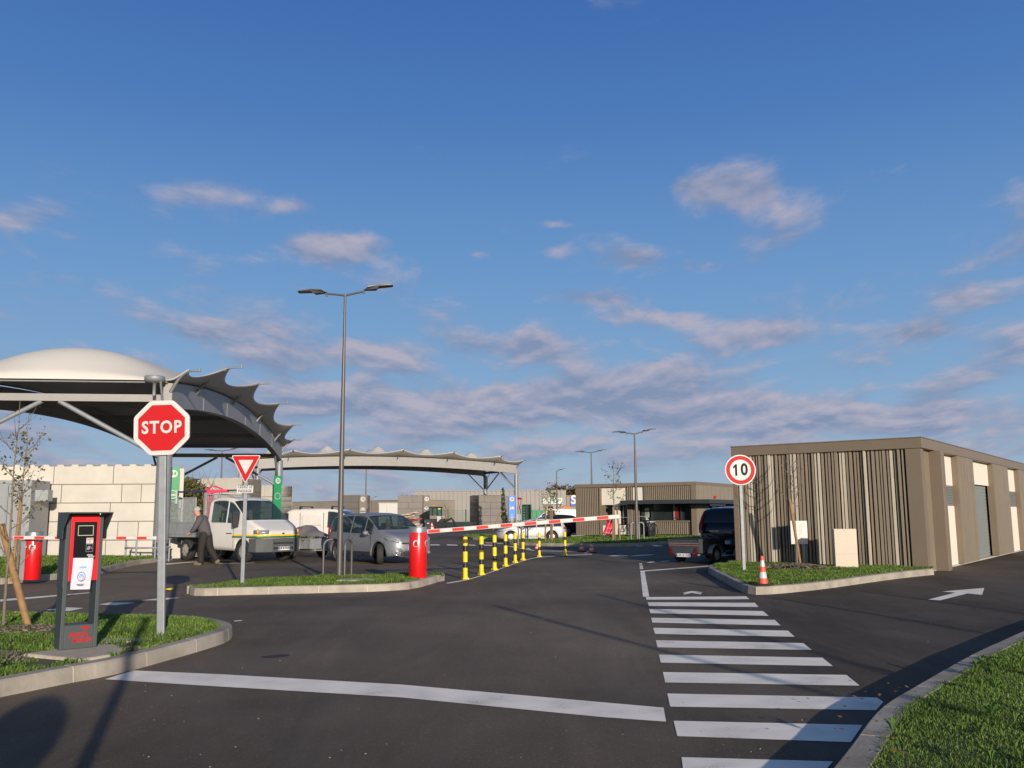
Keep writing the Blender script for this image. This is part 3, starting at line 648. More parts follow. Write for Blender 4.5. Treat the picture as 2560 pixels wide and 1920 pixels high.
# ---- tensile canopies
M_mem = mat('white_membrane', (.60, .58, .545), .6, var=.03, vs=.4)
def memmat():
    m = M_mem; N = m.node_tree.nodes; L = m.node_tree.links; b = N['Principled BSDF']; t = N.new('ShaderNodeBsdfTranslucent'); t.inputs[0].default_value = (.45, .43, .40, 1)
    mx = N.new('ShaderNodeMixShader'); mx.inputs[0].default_value = .10; L.new(b.outputs[0], mx.inputs[1]); L.new(t.outputs[0], mx.inputs[2]); L.new(mx.outputs[0], N['Material Output'].inputs[0])
memmat()
M_beam = mat('grey_steel_beam', (.27, .265, .26), .5, .15, var=.06, vs=2)
M_dsteel = mat('dark_galvanised', (.20, .21, .22), .5, .3, var=.1)
def canopy(root, a, bvec, L, Wd, ztop, rise, out, ntip, beamh, crown, colr, flip=1, strutdz=1.6, arm_up=.55, bumps=0, zbase=0):
    """local frame: x along a (0..L), y across (0 = arm side seen, Wd = far side); tips stick out to -y and beyond Wd"""
    arch = lambda s: ztop + rise*(1-((s-L/2)/(L/2))**2)
    # box arch beams both sides
    for yy in (0, Wd):
        mb = MB(); n = 24; hw = .16
        for i in range(n):
            s0, s1 = L*i/n, L*(i+1)/n; z0, z1 = arch(s0), arch(s1)
            mb.add([(s0, yy-hw, z0-beamh), (s0, yy+hw, z0-beamh), (s0, yy+hw, z0), (s0, yy-hw, z0), (s1, yy-hw, z1-beamh), (s1, yy+hw, z1-beamh), (s1, yy+hw, z1), (s1, yy-hw, z1)],
                   [(0, 1, 5, 4), (2, 3, 7, 6), (1, 2, 6, 5), (3, 0, 4, 7)])
            mb.add([(s0, yy-hw-.03, z0-beamh-.02), (s0, yy+hw+.03, z0-beamh-.02), (s1, yy+hw+.03, z1-beamh-.02), (s1, yy-hw-.03, z1-beamh-.02),
                    (s0, yy-hw-.03, z0-beamh-.001), (s0, yy+hw+.03, z0-beamh-.001), (s1, yy+hw+.03, z1-beamh-.001), (s1, yy-hw-.03, z1-beamh-.001)], [(0,1,2,3),(7,6,5,4),(0,3,7,4),(1,2,6,5)])
        mb.box(-.02, .0, yy-hw, yy+hw, arch(0)-beamh, arch(0)); mb.box(L, L+.02, yy-hw, yy+hw, arch(0)-beamh, arch(0))
        if beamh > .5:   # bolt plates and drilled letters-like slots of the web stay plain
            for i in range(1, 6): s = L*i/6; mb.box(s-.02, s+.02, yy-hw-.012, yy+hw+.012, arch(s)-beamh+.01, arch(s)-.01)
        mb.build('arch_beam', M_beam, root)
    # end beams and inner cross beams
    for i in range(5):
        s = L*i/4; z = arch(s); h = beamh*.28 if i in (0, 4) else beamh*.25
        mb = MB(); mb.box(s-.1, s+.1, .161, Wd-.161, z-beamh*.75-.0, z-beamh*.75+h); mb.build('cross_beam', M_beam if i in (0, 4) else M_dsteel, root)
    # columns
    for s in (0, L):
        for yy in (0, Wd):
            mb = MB(); mb.cyl((s, yy, zbase), (s, yy, arch(0)-beamh+.02), colr, n=20); mb.cyl((s, yy, zbase), (s, yy, zbase+.04), colr*1.8, n=20)
            mb.xprism([(s-colr*.9, arch(0)-beamh-.35), (s+colr*.9, arch(0)-beamh-.35), (s+colr*1.6, arch(0)-beamh-.021), (s-colr*1.6, arch(0)-beamh-.021)], yy-.02, yy+.02)
            mb.build('column', M_galv, root)
            st = MB(); sg = 1 if yy == 0 else -1; zc = arch(0)-beamh-strutdz
            st.cyl((s, yy+sg*colr*.8, zc), (s, yy+sg*(Wd/2-.3), arch(0)-beamh*.75), colr*.33, n=10)
            st.build('strut', M_galv, root)
            st = MB(); sx = 1 if s == 0 else -1
            st.cyl((s+sx*colr*.8, yy, zc), (s+sx*2.6, yy, arch(2.6)-beamh-.02), colr*.28, n=10); st.build('strut', M_galv, root)
            st = MB(); st.cyl((s-sx*(colr+.12), yy, zbase), (s-sx*(colr+.12), yy, arch(0)-beamh-.3), .05, n=8); st.tube([(s-sx*(colr+.12), yy, arch(0)-beamh-.3), (s-sx*1.1, yy, arch(0)-.1)], .045); st.build('downpipe', M_galv, root)
    # tips with curved arms
    tips = [(0-.3, .5)] + [(L*(i+.5)/ntip, 1.0) for i in range(ntip)] + [(L+.3, .7)]
    for side in (0, 1):
        for s, k in tips:
            mb = MB(); y0 = 0 if side == 0 else Wd; sg = -1 if side == 0 else 1; sc = min(max(s, 0), L); z0 = arch(sc)-beamh*.35; zt = arch(sc)+arm_up*k
            pts = []
            for q in range(9):
                t = q/8; pts.append((sc+(s-sc)*t, y0+sg*(.1+out*k*t), z0+(zt-z0)*(1-(1-t)**2)))
            mb.tube(pts, [.07-.035*q/8 for q in range(9)], 8)
            e = pts[-1]; mb.cyl((e[0], e[1], e[2]), (e[0], e[1]+sg*.35, e[2]+.01), .035, n=8); mb.cyl((e[0], e[1]+sg*.28, e[2]-.03), (e[0], e[1]+sg*.28, e[2]+.14), .03, n=8)
            mb.build('support_arm', M_dsteel, root)
    # membrane
    mb = MB(); ns = 16*ntip; nw = 40; V = []
    TS = [s for s, _ in tips]; TK = [k for _, k in tips]
    def edge(s):
        for i in range(len(TS)-1):
            if s <= TS[i+1]: break
        f = (s-TS[i])/(TS[i+1]-TS[i]); sag = 4*f*(1-f); base = TK[i]*(1-f)+TK[i+1]*f
        return out*(base*(1-.56*sag)), arm_up*base*(1-.62*sag)
    for i in range(ns+1):
        s = TS[0]+(TS[-1]-TS[0])*i/ns; sc = min(max(s, 0), L); eo, ez = edge(min(s, TS[-1]-1e-6)); za = arch(sc)
        endk = min(1, max(0, min(s+.3, L+.3-s)/2.6)); cr = crown*math.sin(endk*math.pi/2)
        for j in range(nw+1):
            t = j/nw
            if t < .2: q = 1-t/.2; y = -eo*q; z = za+.06+ez*q**1.6
            elif t > .8: q = (t-.8)/.2; y = Wd+eo*q; z = za+.06+ez*q**1.6
            else:
                q = (t-.2)/.6; y = Wd*q; z = za+.06+cr*4*q*(1-q)
                if bumps:
                    for s_ in TS[1:-1]: z += bumps*math.exp(-abs((s-s_)/1.25)**1.5-abs((q-.75)/.2)**1.5)
            V.append((s, y, z))
    Fs = [(i*(nw+1)+j, (i+1)*(nw+1)+j, (i+1)*(nw+1)+j+1, i*(nw+1)+j+1) for i in range(ns) for j in range(nw)]
    mb.add(V, Fs, True); o = mb.build('membrane', M_mem, root); md = o.modifiers.new('s', 'SOLIDIFY'); md.thickness = .02; md.offset = 1
    # valance cable edging at the ends
    for s in (0, L):
        mb = MB(); mb.tube([(s-.12 if s == 0 else s+.12, Wd*q/10, arch(0)+.02) for q in range(11)], .05, 6); mb.build('edge_cable', M_galv, root)
# canopy over the green waste bays
A1 = Vector((PY(404, 1300, 33.2).x, 33.2, 0)); Y2 = 66; A2 = Vector(((694-1280)/2250*Y2*1.0, Y2, 0)); A2 = Vector((PY(694, 1290, Y2).x, Y2, 0))
d1 = A2-A1; L1 = d1.length; H1 = zat(A1, 958); print('canopy1', A1, A2, L1, H1, zat(A2, 1100), zat(A1.lerp(A2, .4), 1000))
aX = d1.normalized(); perp = Vector((-aX.y, aX.x, 0))
c1 = thing('fabric_canopy', 'large white fabric canopy with scalloped edge over the cream block wall bays', 'canopy', A1, math.atan2(aX.y, aX.x))
Wc1 = (A1.x-PY(-170, 1300, A1.y).x)*.98
canopy(c1, aX, perp, L1, Wc1, H1, 1.0, 1.55, 4, .95, 1.36, .27, arm_up=.85, strutdz=1.75)
mb = MB(); mb.lathe([(0, .12), (.34, .12), (.36, .09), (.36, -.06), (.2, -.12), (.06, -.14), (.06, -.6)], 28, org=(-.55, .35, H1+.05)); mb.build('cap_plate', M_galv, c1)
# canopy over the rubble bays
B1 = G(1291, 1314.5); B2 = Vector((PY(640, 1300, 104).x, 104, 0)); d2 = B1-B2; L2 = d2.length; bX = d2.normalized()
H2 = (zat(B1, 1150)+zat(B2, 1135))/2; print('canopy2', B1, B2, L2, H2, zat(B2.lerp(B1, .5), 1129), zat(B1, 1152), zat(B2, 1130))
c2 = thing('fabric_canopy', 'long white fabric canopy on steel columns over the numbered grey block bays', 'canopy', B2, math.atan2(bX.y, bX.x))
canopy(c2, bX, None, L2, 9, 8.0, .65, 2.4, 5, 1.1, .4, .25, arm_up=.75, strutdz=2.0, bumps=1.5)
# ================= BLOCK WALLS WITH BAY NUMBERS
def wallmat(name, col, dirt=.3, dcol=None, joint=None):
    return mat(name, col, .85, var=.10, vs=.9, bump=.15, bs=12, dirt=dirt, dcol=dcol or tuple(c*.55 for c in col))
M_cblock = wallmat('cream_block', (.51, .485, .435), .18, (.40, .37, .32)); M_joint = mat('dark_joint', (.16, .14, .12), .9)
M_gblock = wallmat('grey_block', (.20, .18, .165), .3, (.14, .125, .115)); M_gjoint = mat('black_joint', (.06, .055, .05), .9)
def block_wall(name, label, A, B, th, H, rows, m, mj, seed=1, studs=True, rowsplits=None, base=0, cap=None, blen=2.35, group=None):
    """wall from A to B (its visible face), thickness th behind"""
    A = Vector(A); B = Vector(B); d = B-A; L = d.length; w = thing(name, label, 'block wall', A, math.atan2(d.y, d.x), group)
    h = H/rows; rs = random.Random(seed); mb = MB(); g = .017*H/3.6
    mb.box(g, L-g, .03, th-.03, base, H-g, 1)
    for r in range(rows):
        z0 = base + (H-base)*r/rows; z1 = base + (H-base)*(r+1)/rows
        if rowsplits: xs = [0]+[x*L for x in rowsplits[rows-1-r]]+[L]
        else:
            xs = [0]; x = rs.choice([.5, 1, .75])*blen
            while x < L-.5: xs.append(x); x += rs.choice([1, 1, .5, 1])*blen
            xs.append(L)
        for x0, x1 in zip(xs[:-1], xs[1:]):
            o = rs.uniform(-.006, .006); mb.box(x0+g, x1-g, o, th+o, z0+g, z1-g, 0)
    if studs:
        x = .3
        while x < L-.3:
            mb.xprism([(x-.15, H-.018), (x-.10, H+.06), (x+.10, H+.06), (x+.15, H-.018)], .12, th-.12, 0); x += .55
    mb.build('blocks', [m, mj], w); return w
wA = PY(-260, 1400, 34.2); A = Vector((wA.x, 34.2, 0)); Bw = Vector((PY(385, 1402, 34.4).x, 34.4, 0)); HW = zat(Bw, 1164)
L_ = (Bw-A).length; fx = lambda z: (PY(z*.3617, 1300, 34.3).x-A.x)/L_
block_wall('block_wall', 'near cream concrete block wall behind the red barrier housing on the left', A, Bw, 1.6, HW, 5, M_cblock, M_joint, 3,
           rowsplits=[[.2, fx(350), fx(762)], [.1, .3, fx(175), fx(410), fx(825), fx(960)], [.25, fx(180), fx(335), fx(752)], [.15, .33, fx(430), fx(812), fx(952)], [.22, fx(318), fx(735)]])
wB0 = Vector((PY(425, 1400, 50).x, 50, 0)); wB1 = Vector((PY(598, 1400, 48).x, 48, 0))
block_wall('block_wall', 'cream block wall of the bay behind the flatbed truck, partly hidden by green waste', wB0, wB1, 1.6, zat(wB1, 1196), 5, M_cblock, M_joint, 5)
wC0 = Vector((PY(598, 1400, 58).x, 58, 0)); wC1 = Vector((PY(689, 1400, 57).x, 57, 0))
block_wall('block_wall', 'lower cream block wall by the far canopy column above the white cab', wC0, wC1, 1.6, zat(wC1, 1214), 5, M_cblock, M_joint, 6)
def sign_board(name, label, P, rz, w, h, zb, col, circ, txt, sub, seed=0, cat='bay sign', icon=0, many=0, group='numbered bay signs', part='panel'):
    t = thing(name, label, cat, P, rz, group); mb = MB(); mb.box(-w/2, w/2, 0, .04, zb, zb+h); mb.build(part, col, t)
    mb = MB(); disc(mb, 0, zb+h-.42*w/.8*1.1, -.004, w*.33, 0); mb.build('number_disc', M_white, t)
    mb = MB(); add_text(mb, txt, w*.42, 0, zb+h-.42*w/.8*1.1, -.008, offset=.012); mb.build('number', circ, t)
    mb = MB(); zi = zb+h-1.55*w/.8
    if icon == 1:
        for q in ([(-.3, -.15), (.3, -.15), (.22, 0), (.1, .18), (.02, .1), (-.08, .2), (-.2, .02)],): poly(mb, [(a*w/.8, zi+c*w/.8) for a, c in q], -.004)
        for q in ([(-.1, -.05), (.0, .06), (.05, -.04)], [(.05, -.1), (.15, .02), (.19, -.1)], [(-.22, -.11), (-.12, .0), (-.1, -.12)]): poly(mb, [(a*w/.8, zi+c*w/.8) for a, c in q], -.007, 1)
    elif icon == 2:
        poly(mb, [(a*w/.8, zi+c*w/.8) for a, c in [(-.3, 0), (-.05, .2), (.3, .05), (.3, -.05), (.02, -.22), (-.3, -.08)]], -.004)
        poly(mb, [(a*w/.8, zi+c*w/.8) for a, c in [(-.18, .02), (-.04, .13), (.2, .04), (.02, -.08)]], -.007, 1)
    elif icon == 3:
        for q in (-.15, .15): disc(mb, q*w/.8, zi-.1, -.004, .1*w/.8, 0, 16)
        poly(mb, [(a*w/.8, zi+c*w/.8) for a, c in [(-.28, -.1), (-.25, .03), (.0, .03), (.05, .18), (.2, .18), (.27, -.1)]], -.005)
        poly(mb, [(a*w/.8, zi+c*w/.8) for a, c in [(-.2, .1), (-.2, .25), (-.12, .25), (-.12, .1)]], -.005)
    elif icon == 4: disc(mb, 0, zi-.2, -.004, .3*w/.8, 0, 22, r0=.26*w/.8)
    if icon: mb.build('symbol', [M_white, col], t)
    if sub: mb = MB(); add_text(mb, sub, w*.17, 0, zi-.42*w/.8, -.005, offset=.01); mb.build('lettering', M_white, t)
    if many:
        mb = MB()
        for k in range(many): l = w*(.25+.12*((k*7) % 3)); mb.box(-l/2, l/2, -.005, -.0005, zi-.75-.18*k, zi-.69-.18*k)
        mb.build('small_print', M_white, t)
    return t
M_gsign = mat('green_sign', (.02, .26, .10), .4, var=.03); M_bsign = mat('blue_sign', (.06, .22, .72), .4, var=.03); M_dsign = mat('taupe_sign', (.16, .135, .115), .5, var=.03)
M_dnum = mat('dark_number', (.02, .025, .03), .5)
# pier at the right end of the near wall, green board 14 turned towards the drive

w = thing('concrete_pier', 'cream concrete pier end of the near block wall under the green board', 'pier', (Bw.x+.03, Bw.y-.15, 0), R(20)); mb = MB(); mb.box(0, .95, .0, .55, 0, HW-.1); bevel(mb.build('pier', M_cblock, w), .02)
sign_board('bay_sign', 'tall green board with white number 14 beside the stop sign post', PY(429, 1300, Bw.y-.5)*1, R(28), .42, zat(Vector((0, Bw.y-.2, 0)), 1164)-zat(Vector((0, Bw.y-.2, 0)), 1325), zat(Vector((0, Bw.y-.2, 0)), 1325), M_gsign, M_gsign, '14', 'DÉCHETS', icon=4, many=4).location.z = 0
sgp = PY(692, 1300, 56.5); z0 = zat(Vector((0, 56.5, 0)), 1372); z1 = zat(Vector((0, 56.5, 0)), 1216)
s_ = sign_board('bay_sign', 'tall green board with white number 13 below the far canopy column', (sgp.x, 56.5, 0), R(48), .55, z1-z0, max(z0, .2), M_gsign, M_gsign, '13', '', icon=4)
# grey numbered bays under the long canopy
def grey_bay(pxl, pxr, ytl, ytr, Y, label, seed):
    # face seen, from pxl (farther) to pxr (nearer)
    Bp = Vector((PY(pxr, 1300, Y).x, Y, 0)); H = zat(Bp, ytr); Yl = (H-HC)*F/(1288-ytl); Ap = Vector((PY(pxl, 1300, Yl).x, Yl, 0))
    return block_wall('block_wall', label, Ap, Bp, 1.6, H, 5, M_gblock, M_gjoint, seed, blen=1.6), Ap, Bp, H
w12, A12, B12, H12 = grey_bay(846, 898, 1241.5, 1238, 100, 'grey block wall of bay 12 left of the tall lamp and behind the silver people carrier', 2)
w11, A11, B11, H11 = grey_bay(993, 1058, 1242, 1238.5, 99, 'grey block wall of bay 11 between the white site cabin and the tractor', 3)
w10, A10, B10, H10 = grey_bay(1197, 1272, 1243, 1239.5, 100, 'dark grey block wall of bay 10 with the climbing plant before it', 4)
def face_sign(pxa, pxb, A, B, yt, yb, Y, **k):
    a = PY(pxa, 1300, Y); c = PY(pxb, 1300, Y); d = (B-A); P = Vector(((a.x+c.x)/2, Y-.25, 0)); z1 = zat(P, yt); z0 = max(.2, zat(P, yb)); return P, abs(c.x-a.x), z0, z1
P, w_, z0, z1 = face_sign(898.5, 916.5, A12, B12, 1237.5, 1300, 100)
sign_board('bay_sign', 'taupe board with number 12 and a rubble heap symbol', P, 0, w_, z1-z0, z0, M_dsign, M_dnum, '12', 'GRAVATS', icon=1)
P, w_, z0, z1 = face_sign(1058.5, 1075, A11, B11, 1238, 1301, 99)
sign_board('bay_sign', 'taupe board with number 11 and a plasterboard symbol', P, 0, w_, z1-z0, z0, M_dsign, M_dnum, '11', 'PLÂTRE', icon=2)
P, w_, z0, z1 = face_sign(1272.2, 1288, A10, B10, 1238.8, 1296, 100)
sign_board('bay_sign', 'bright blue board with number 10 beside the right canopy column', P, 0, w_, z1-z0, z0, M_bsign, M_red, '10', '', icon=3, many=6)
# ================= STREET FURNITURE
M_tgrey = mat('terminal_grey', (.045, .058, .062), .5, var=.06, vs=4)
def panel_poly(mb, pts, y0, y1, m): mb.xprism(pts, y0, y1, m)
# ---- weighbridge terminal
TA = G(158, 1626, .17); s_ppm = ppm(TA); TZ = .17; TH = zat(TA, 1283)-TZ; rz = R(40); print('terminal', TA, TH)
pad = thing('concrete_pad', 'rough concrete pad under the red and grey terminal', 'pad', (TA.x+.28, TA.y+.18, 0), 0)
mb = MB(); mb.prism([*[tuple((G(*z2(a, b_), .165)-Vector((TA.x+.28, TA.y+.18, 0)))[:2]) for a, b_ in [(190,1500),(560,1535),(690,1553),(960,1508),(1075,1445),(1010,1422),(850,1412),(470,1462)]]], .0, TZ-.002); bevel(mb.build('slab', mat('pad_concrete', (.44, .38, .30), .9, var=.2, vs=4, bump=.6, bs=18, dirt=.4, dcol=(.25, .2, .15)), pad), .03, 3)
mb = MB(); mb.prism([tuple((G(*z2(a, b_), .155)-Vector((TA.x+.28, TA.y+.18, 0)))[:2]) for a, b_ in [(850,1402),(1240,1388),(1300,1364),(880,1368)]], 0, .156); bevel(mb.build('side_slab', M_conc, pad), .01)
t = thing('payment_terminal', 'dark grey and red access terminal with card reader, black screen and taped notice', 'terminal', (TA.x-.045, TA.y, TZ), rz); kt = TH/1.55; t.scale = (kt*.81, kt*.84, kt); TH = 1.55
Wt, Dp = .50, .30
mb = MB(); mb.box(0, .055, 0, Dp, 0, TH-.02); mb.box(.445, Wt, 0, Dp, 0, TH-.02); mb.box(.0551, .4449, .0, Dp, 0, .27); mb.box(.0551, .4449, .02, Dp-.02, .78, TH-.001); bevel(mb.build('frame', M_tgrey, t), .006)
mb = MB(); mb.box(.056, .444, -.014, .0195, .77, TH-.03); bevel(mb.build('front_panel', mat('terminal_red', (.74, .012, .02), .32, var=.03), t), .004)
mb = MB(); mb.box(.10, .405, -.020, -.0142, 1.015, TH-.10); mb.build('glass_panel', mat('black_glass', (.008, .009, .012), .12, var=.05), t)
mb = MB(); zs_ = 1.288
for q in ((.148, .358, zs_+.112, zs_+.119), (.148, .358, zs_, zs_+.007), (.148, .155, zs_+.0071, zs_+.1119), (.351, .358, zs_+.0071, zs_+.1119)): mb.box(q[0], q[1], -.0225, -.0202, q[2], q[3])
mb.build('screen_frame', mat('screen_frame', (.42, .5, .36), .5), t)
mb = MB(); mb.box(.268, .362, -.0225, -.0202, 1.196, 1.262); mb.build('card_label', M_white, t)
mb = MB(); add_text(mb, 'CARTE', .026, .315, 1.245, -.0232, offset=.001); poly(mb, [(.311, 1.232), (.320, 1.232), (.320, 1.217), (.326, 1.217), (.3155, 1.202), (.305, 1.217), (.311, 1.217)], -.0232); mb.build('card_lettering', M_red, t)
mb = MB()
for q in ((.268, .363, 1.100, 1.104), (.268, .363, 1.186, 1.190), (.268, .272, 1.1041, 1.1859), (.359, .363, 1.1041, 1.1859)): mb.box(q[0], q[1], -.0222, -.0202, q[2], q[3])
poly(mb, [(.276, 1.13), (.293, 1.165), (.318, 1.17), (.328, 1.135), (.303, 1.12)], -.0222); poly(mb, [(.333, 1.165), (.353, 1.135), (.345, 1.13), (.325, 1.165)], -.0222)
mb.build('reader_symbol', M_alu, t)
mb = MB(); add_text(mb, 'PRECIA', .024, .325, 1.062, -.0222, offset=.001, shear=.25); add_text(mb, 'MOLEN', .024, .345, 1.043, -.0222, offset=.001, shear=.25); mb.build('small_logo', M_white, t)
mb = MB(); add_text(mb, 'PRECIA', .068, .235, .155, -.0015, offset=.0022, shear=.3, sx=1.15); add_text(mb, 'MOLEN', .068, .29, .092, -.0015, offset=.0022, shear=.3, sx=1.15)
poly(mb, [(.26, .245), (.39, .245), (.325, .19), (.30, .21), (.345, .228), (.29, .228)], -.0015); mb.build('logo', M_red, t)
hood = MB(); th = .008
hood.xprism([(-.05, TH), (Wt+.05, TH), (Wt+.05, TH+.012), (-.05, TH+.012)], -.26, Dp+.02)
for x0, x1 in ((-.05, -.042), (Wt+.042, Wt+.05)):
    vs = [(x, y, z) for x in (x0, x1) for y, z in ((-.26, TH-.0002), (Dp+.01, TH-.0002), (Dp+.01, TH-.30), (.0, TH-.30), (-.0, TH-.20))]
    hood.add(vs, [(0, 1, 2, 3, 4), (9, 8, 7, 6, 5)]+[(i, 5+i, 5+(i+1) % 5, (i+1) % 5) for i in range(5)])
hood.build('rain_hood', M_tgrey, t)
mb = MB(); mb.box(-.012, -.0005, -.002, Dp+.002, TH-.85, TH-.301); mb.build('side_cover', M_tgrey, t)
pp = MB(); vs = []
for k in range(7):
    z = 1.035-.36*k/6; o = -.023-.012*math.sin(k*.9)-.01*k/6; vs += [(.105-.015*k/6, o, z-.0), (.375-.022*k/6, o-.004, z-.006)]
pp.add(vs, [(2*k, 2*k+1, 2*k+3, 2*k+2) for k in range(6)], True); nt_ = pp.build('taped_notice', mat('paper', (.60, .56, .64), .8, var=.03), t)
mb = MB(); mb.box(.19, .285, -.046, -.0445, .915, .935); mb.build('notice_logo', mat('notice_blue', (.18, .38, .70), .6), t)
mb = MB(); disc(mb, .222, .82, -.0475, .055, 0, 26, r0=.047); disc(mb, .222, .82, -.0478, .033, 1, 20); disc(mb, .222, .80, -.0482, .024, 2, 16); mb.build('notice_symbol', [mat('notice_dark_blue', (.10, .16, .4), .6), mat('notice_blue', (.18, .38, .70)), M_white], t)
mb = MB(); 
for k, l in enumerate((.1, .08)): mb.box(.215-l/2, .215+l/2, -.0475, -.0465, .73-.015*k, .736-.015*k)
mb.build('notice_text', M_black, t)
# ---- posts with signs
def post(root, w, h, z0=0): mb = MB(); mb.box(-w/2, w/2, .03, .03+w*.6, z0-.1, h); bevel(mb.build('post', M_galv, root), w*.12)
def edge_poly(n, r, a0): return [(r*math.cos(a0+2*math.pi*i/n), r*math.sin(a0+2*math.pi*i/n)) for i in range(n)]
def rounded(pts, rad, k=4):
    out = []; n = len(pts)
    for i in range(n):
        p = Vector(pts[i]); a = Vector(pts[i-1]); c = Vector(pts[(i+1) % n]); u = (a-p).normalized(); v = (c-p).normalized()
        for q in range(k+1): s = q/k; out.append(tuple(p + u*rad*(1-s)**2 + v*rad*s**2))
    return out
# STOP
P = G(398, 1592, .14); zc = zat(P, 1069); s = ppm(Vector((P.x, P.y, zc))); wS = 142/s; print('stop', P, zc, wS)
t = thing('stop_sign', 'red octagonal stop sign with white lettering on a square galvanised post', 'road sign', (P.x, P.y, .14), R(3))
t.rotation_euler.y = R(-2.1)
zc -= .14; wS *= .96; post(t, .095, zc+wS*.45)
rO = wS/2/math.cos(math.pi/8); o8 = rounded(edge_poly(8, rO, math.pi/8), .035)
mb = MB(); mb.xprism([(a, c+zc) for a, c in o8], -.006, .02); mb.xprism([(a*1.005, c*1.005+zc) for a, c in o8], -.001, .03, 1); mb.build('sign_plate', [M_white, M_alu], t)
mb = MB(); mb.add([(a, -.0075, c+zc) for a, c in edge_poly(8, rO*.84, math.pi/8)], [tuple(range(8))]); mb.build('red_field', M_red, t)
mb = MB(); add_text(mb, 'STOP', wS*.315, 0, zc, -.010, offset=.006, space=1.16, sx=.86); mb.build('lettering', M_white, t)
mb = MB(); mb.box(-.06, .06, .0301, .05, zc+wS*.2, zc+wS*.24); mb.box(-.06, .06, .0301, .05, zc-wS*.24, zc-wS*.2); mb.build('bracket', M_galv, t)
# give way
P = G(604, 1461, .14); zt = zat(P, 1138); zb = zat(P, 1210); s = ppm(Vector((P.x, P.y, zt))); wT = 74/s; print('giveway', P, zt, wT)
t = thing('give_way_sign', 'white and red inverted triangle sign above a small white plate on a grey post', 'road sign', (P.x, P.y, .14), R(2))
zt -= .14; zb -= .14; post(t, .08, zt-.02)
tri = [(-wT/2, zt), (wT/2, zt), (0, zb)]; c0 = Vector((0, (2*zt+zb)/3)); sc = lambda k: [tuple(c0+(Vector(p)-c0)*k) for p in tri]
mb = MB(); mb.xprism(rounded(tri, .06), -.005, .025); mb.build('sign_plate', M_white, t)
mb = MB(); poly(mb, rounded(sc(.92), .04), -.0065); mb.build('red_border', M_red, t)
mb = MB(); poly(mb, rounded(sc(.50), .01), -.008); mb.build('white_field', M_white, t)
zp0 = zat(P, 1233)-.14; zp1 = zat(P, 1213)-.14; wp = 40/s
mb = MB(); mb.xprism(rounded([(-wp/2, zp0), (wp/2, zp0), (wp/2, zp1), (-wp/2, zp1)], .03), -.005, .025); mb.build('name_plate', M_white, t)
mb = MB(); zm = (zp0+zp1)/2; add_text(mb, 'CÉDEZ LE', .085, 0, zm+.048, -.007, offset=.0015, sx=.85); add_text(mb, 'PASSAGE', .085, 0, zm-.042, -.007, offset=.0015, sx=.85); mb.build('lettering', M_black, t)
# speed limit 10
P = G(1861.5, 1427, .14); zc = zat(P, 1175); s = ppm(Vector((P.x, P.y, zc))); wD = 76/s; print('limit', P, zc, wD)
t = thing('speed_limit_sign', 'round white sign with red ring and number 10 before the battened wall', 'road sign', (P.x, P.y, .14), R(-4)); zc -= .14
post(t, .085, zc+.1)
mb = MB(); mb.M = Matrix.Translation((0, 0, zc)) @ Matrix.Rotation(R(90), 4, 'X'); mb.cyl((0, 0, -.02), (0, 0, .006), wD/2, n=48, m=0); mb.M = Matrix.Identity(4); mb.build('sign_plate', M_white, t)
mb = MB(); disc(mb, 0, zc, -.0075, wD*.465, 0, 56, r0=wD*.34); mb.build('red_ring', M_red, t)
mb = MB(); add_text(mb, '0', wD*.54, wD*.125, zc, -.0085, offset=.014, sx=.86); hh_ = wD*.19; poly(mb, [(-wD*.105, zc+hh_), (-wD*.105, zc-hh_), (-wD*.175, zc-hh_), (-wD*.175, zc+hh_*.45), (-wD*.235, zc+hh_*.25), (-wD*.235, zc+hh_*.6), (-wD*.16, zc+hh_)], -.0085); mb.build('number', M_black, t)
# thin give-way sign edge-on by the right canopy column
P = G(1298, 1359, .1); zt = zat(P, 1243)
t = thing('give_way_sign', 'narrow red and white give way sign seen almost edge on beside the right canopy column', 'road sign', (P.x, P.y, .1), R(72)); zt -= .1
post(t, .07, zt-.1); wq = .85; tri = [(-wq/2, zt), (wq/2, zt), (0, zt-.75)]; c0 = Vector((0, zt-.25)); sc = lambda k: [tuple(c0+(Vector(p)-c0)*k) for p in tri]
mb = MB(); mb.xprism(rounded(tri, .05), -.03, .01); mb.build('sign_plate', M_white, t)
mb = MB(); poly(mb, sc(.93), -.032); mb.build('red_border', M_red, t); mb = MB(); poly(mb, sc(.5), -.034); mb.build('white_field', M_white, t)
mb = MB(); mb.box(-.25, .25, -.02, .02, zt-1.15, zt-.85); mb.build('name_plate', M_white, t)
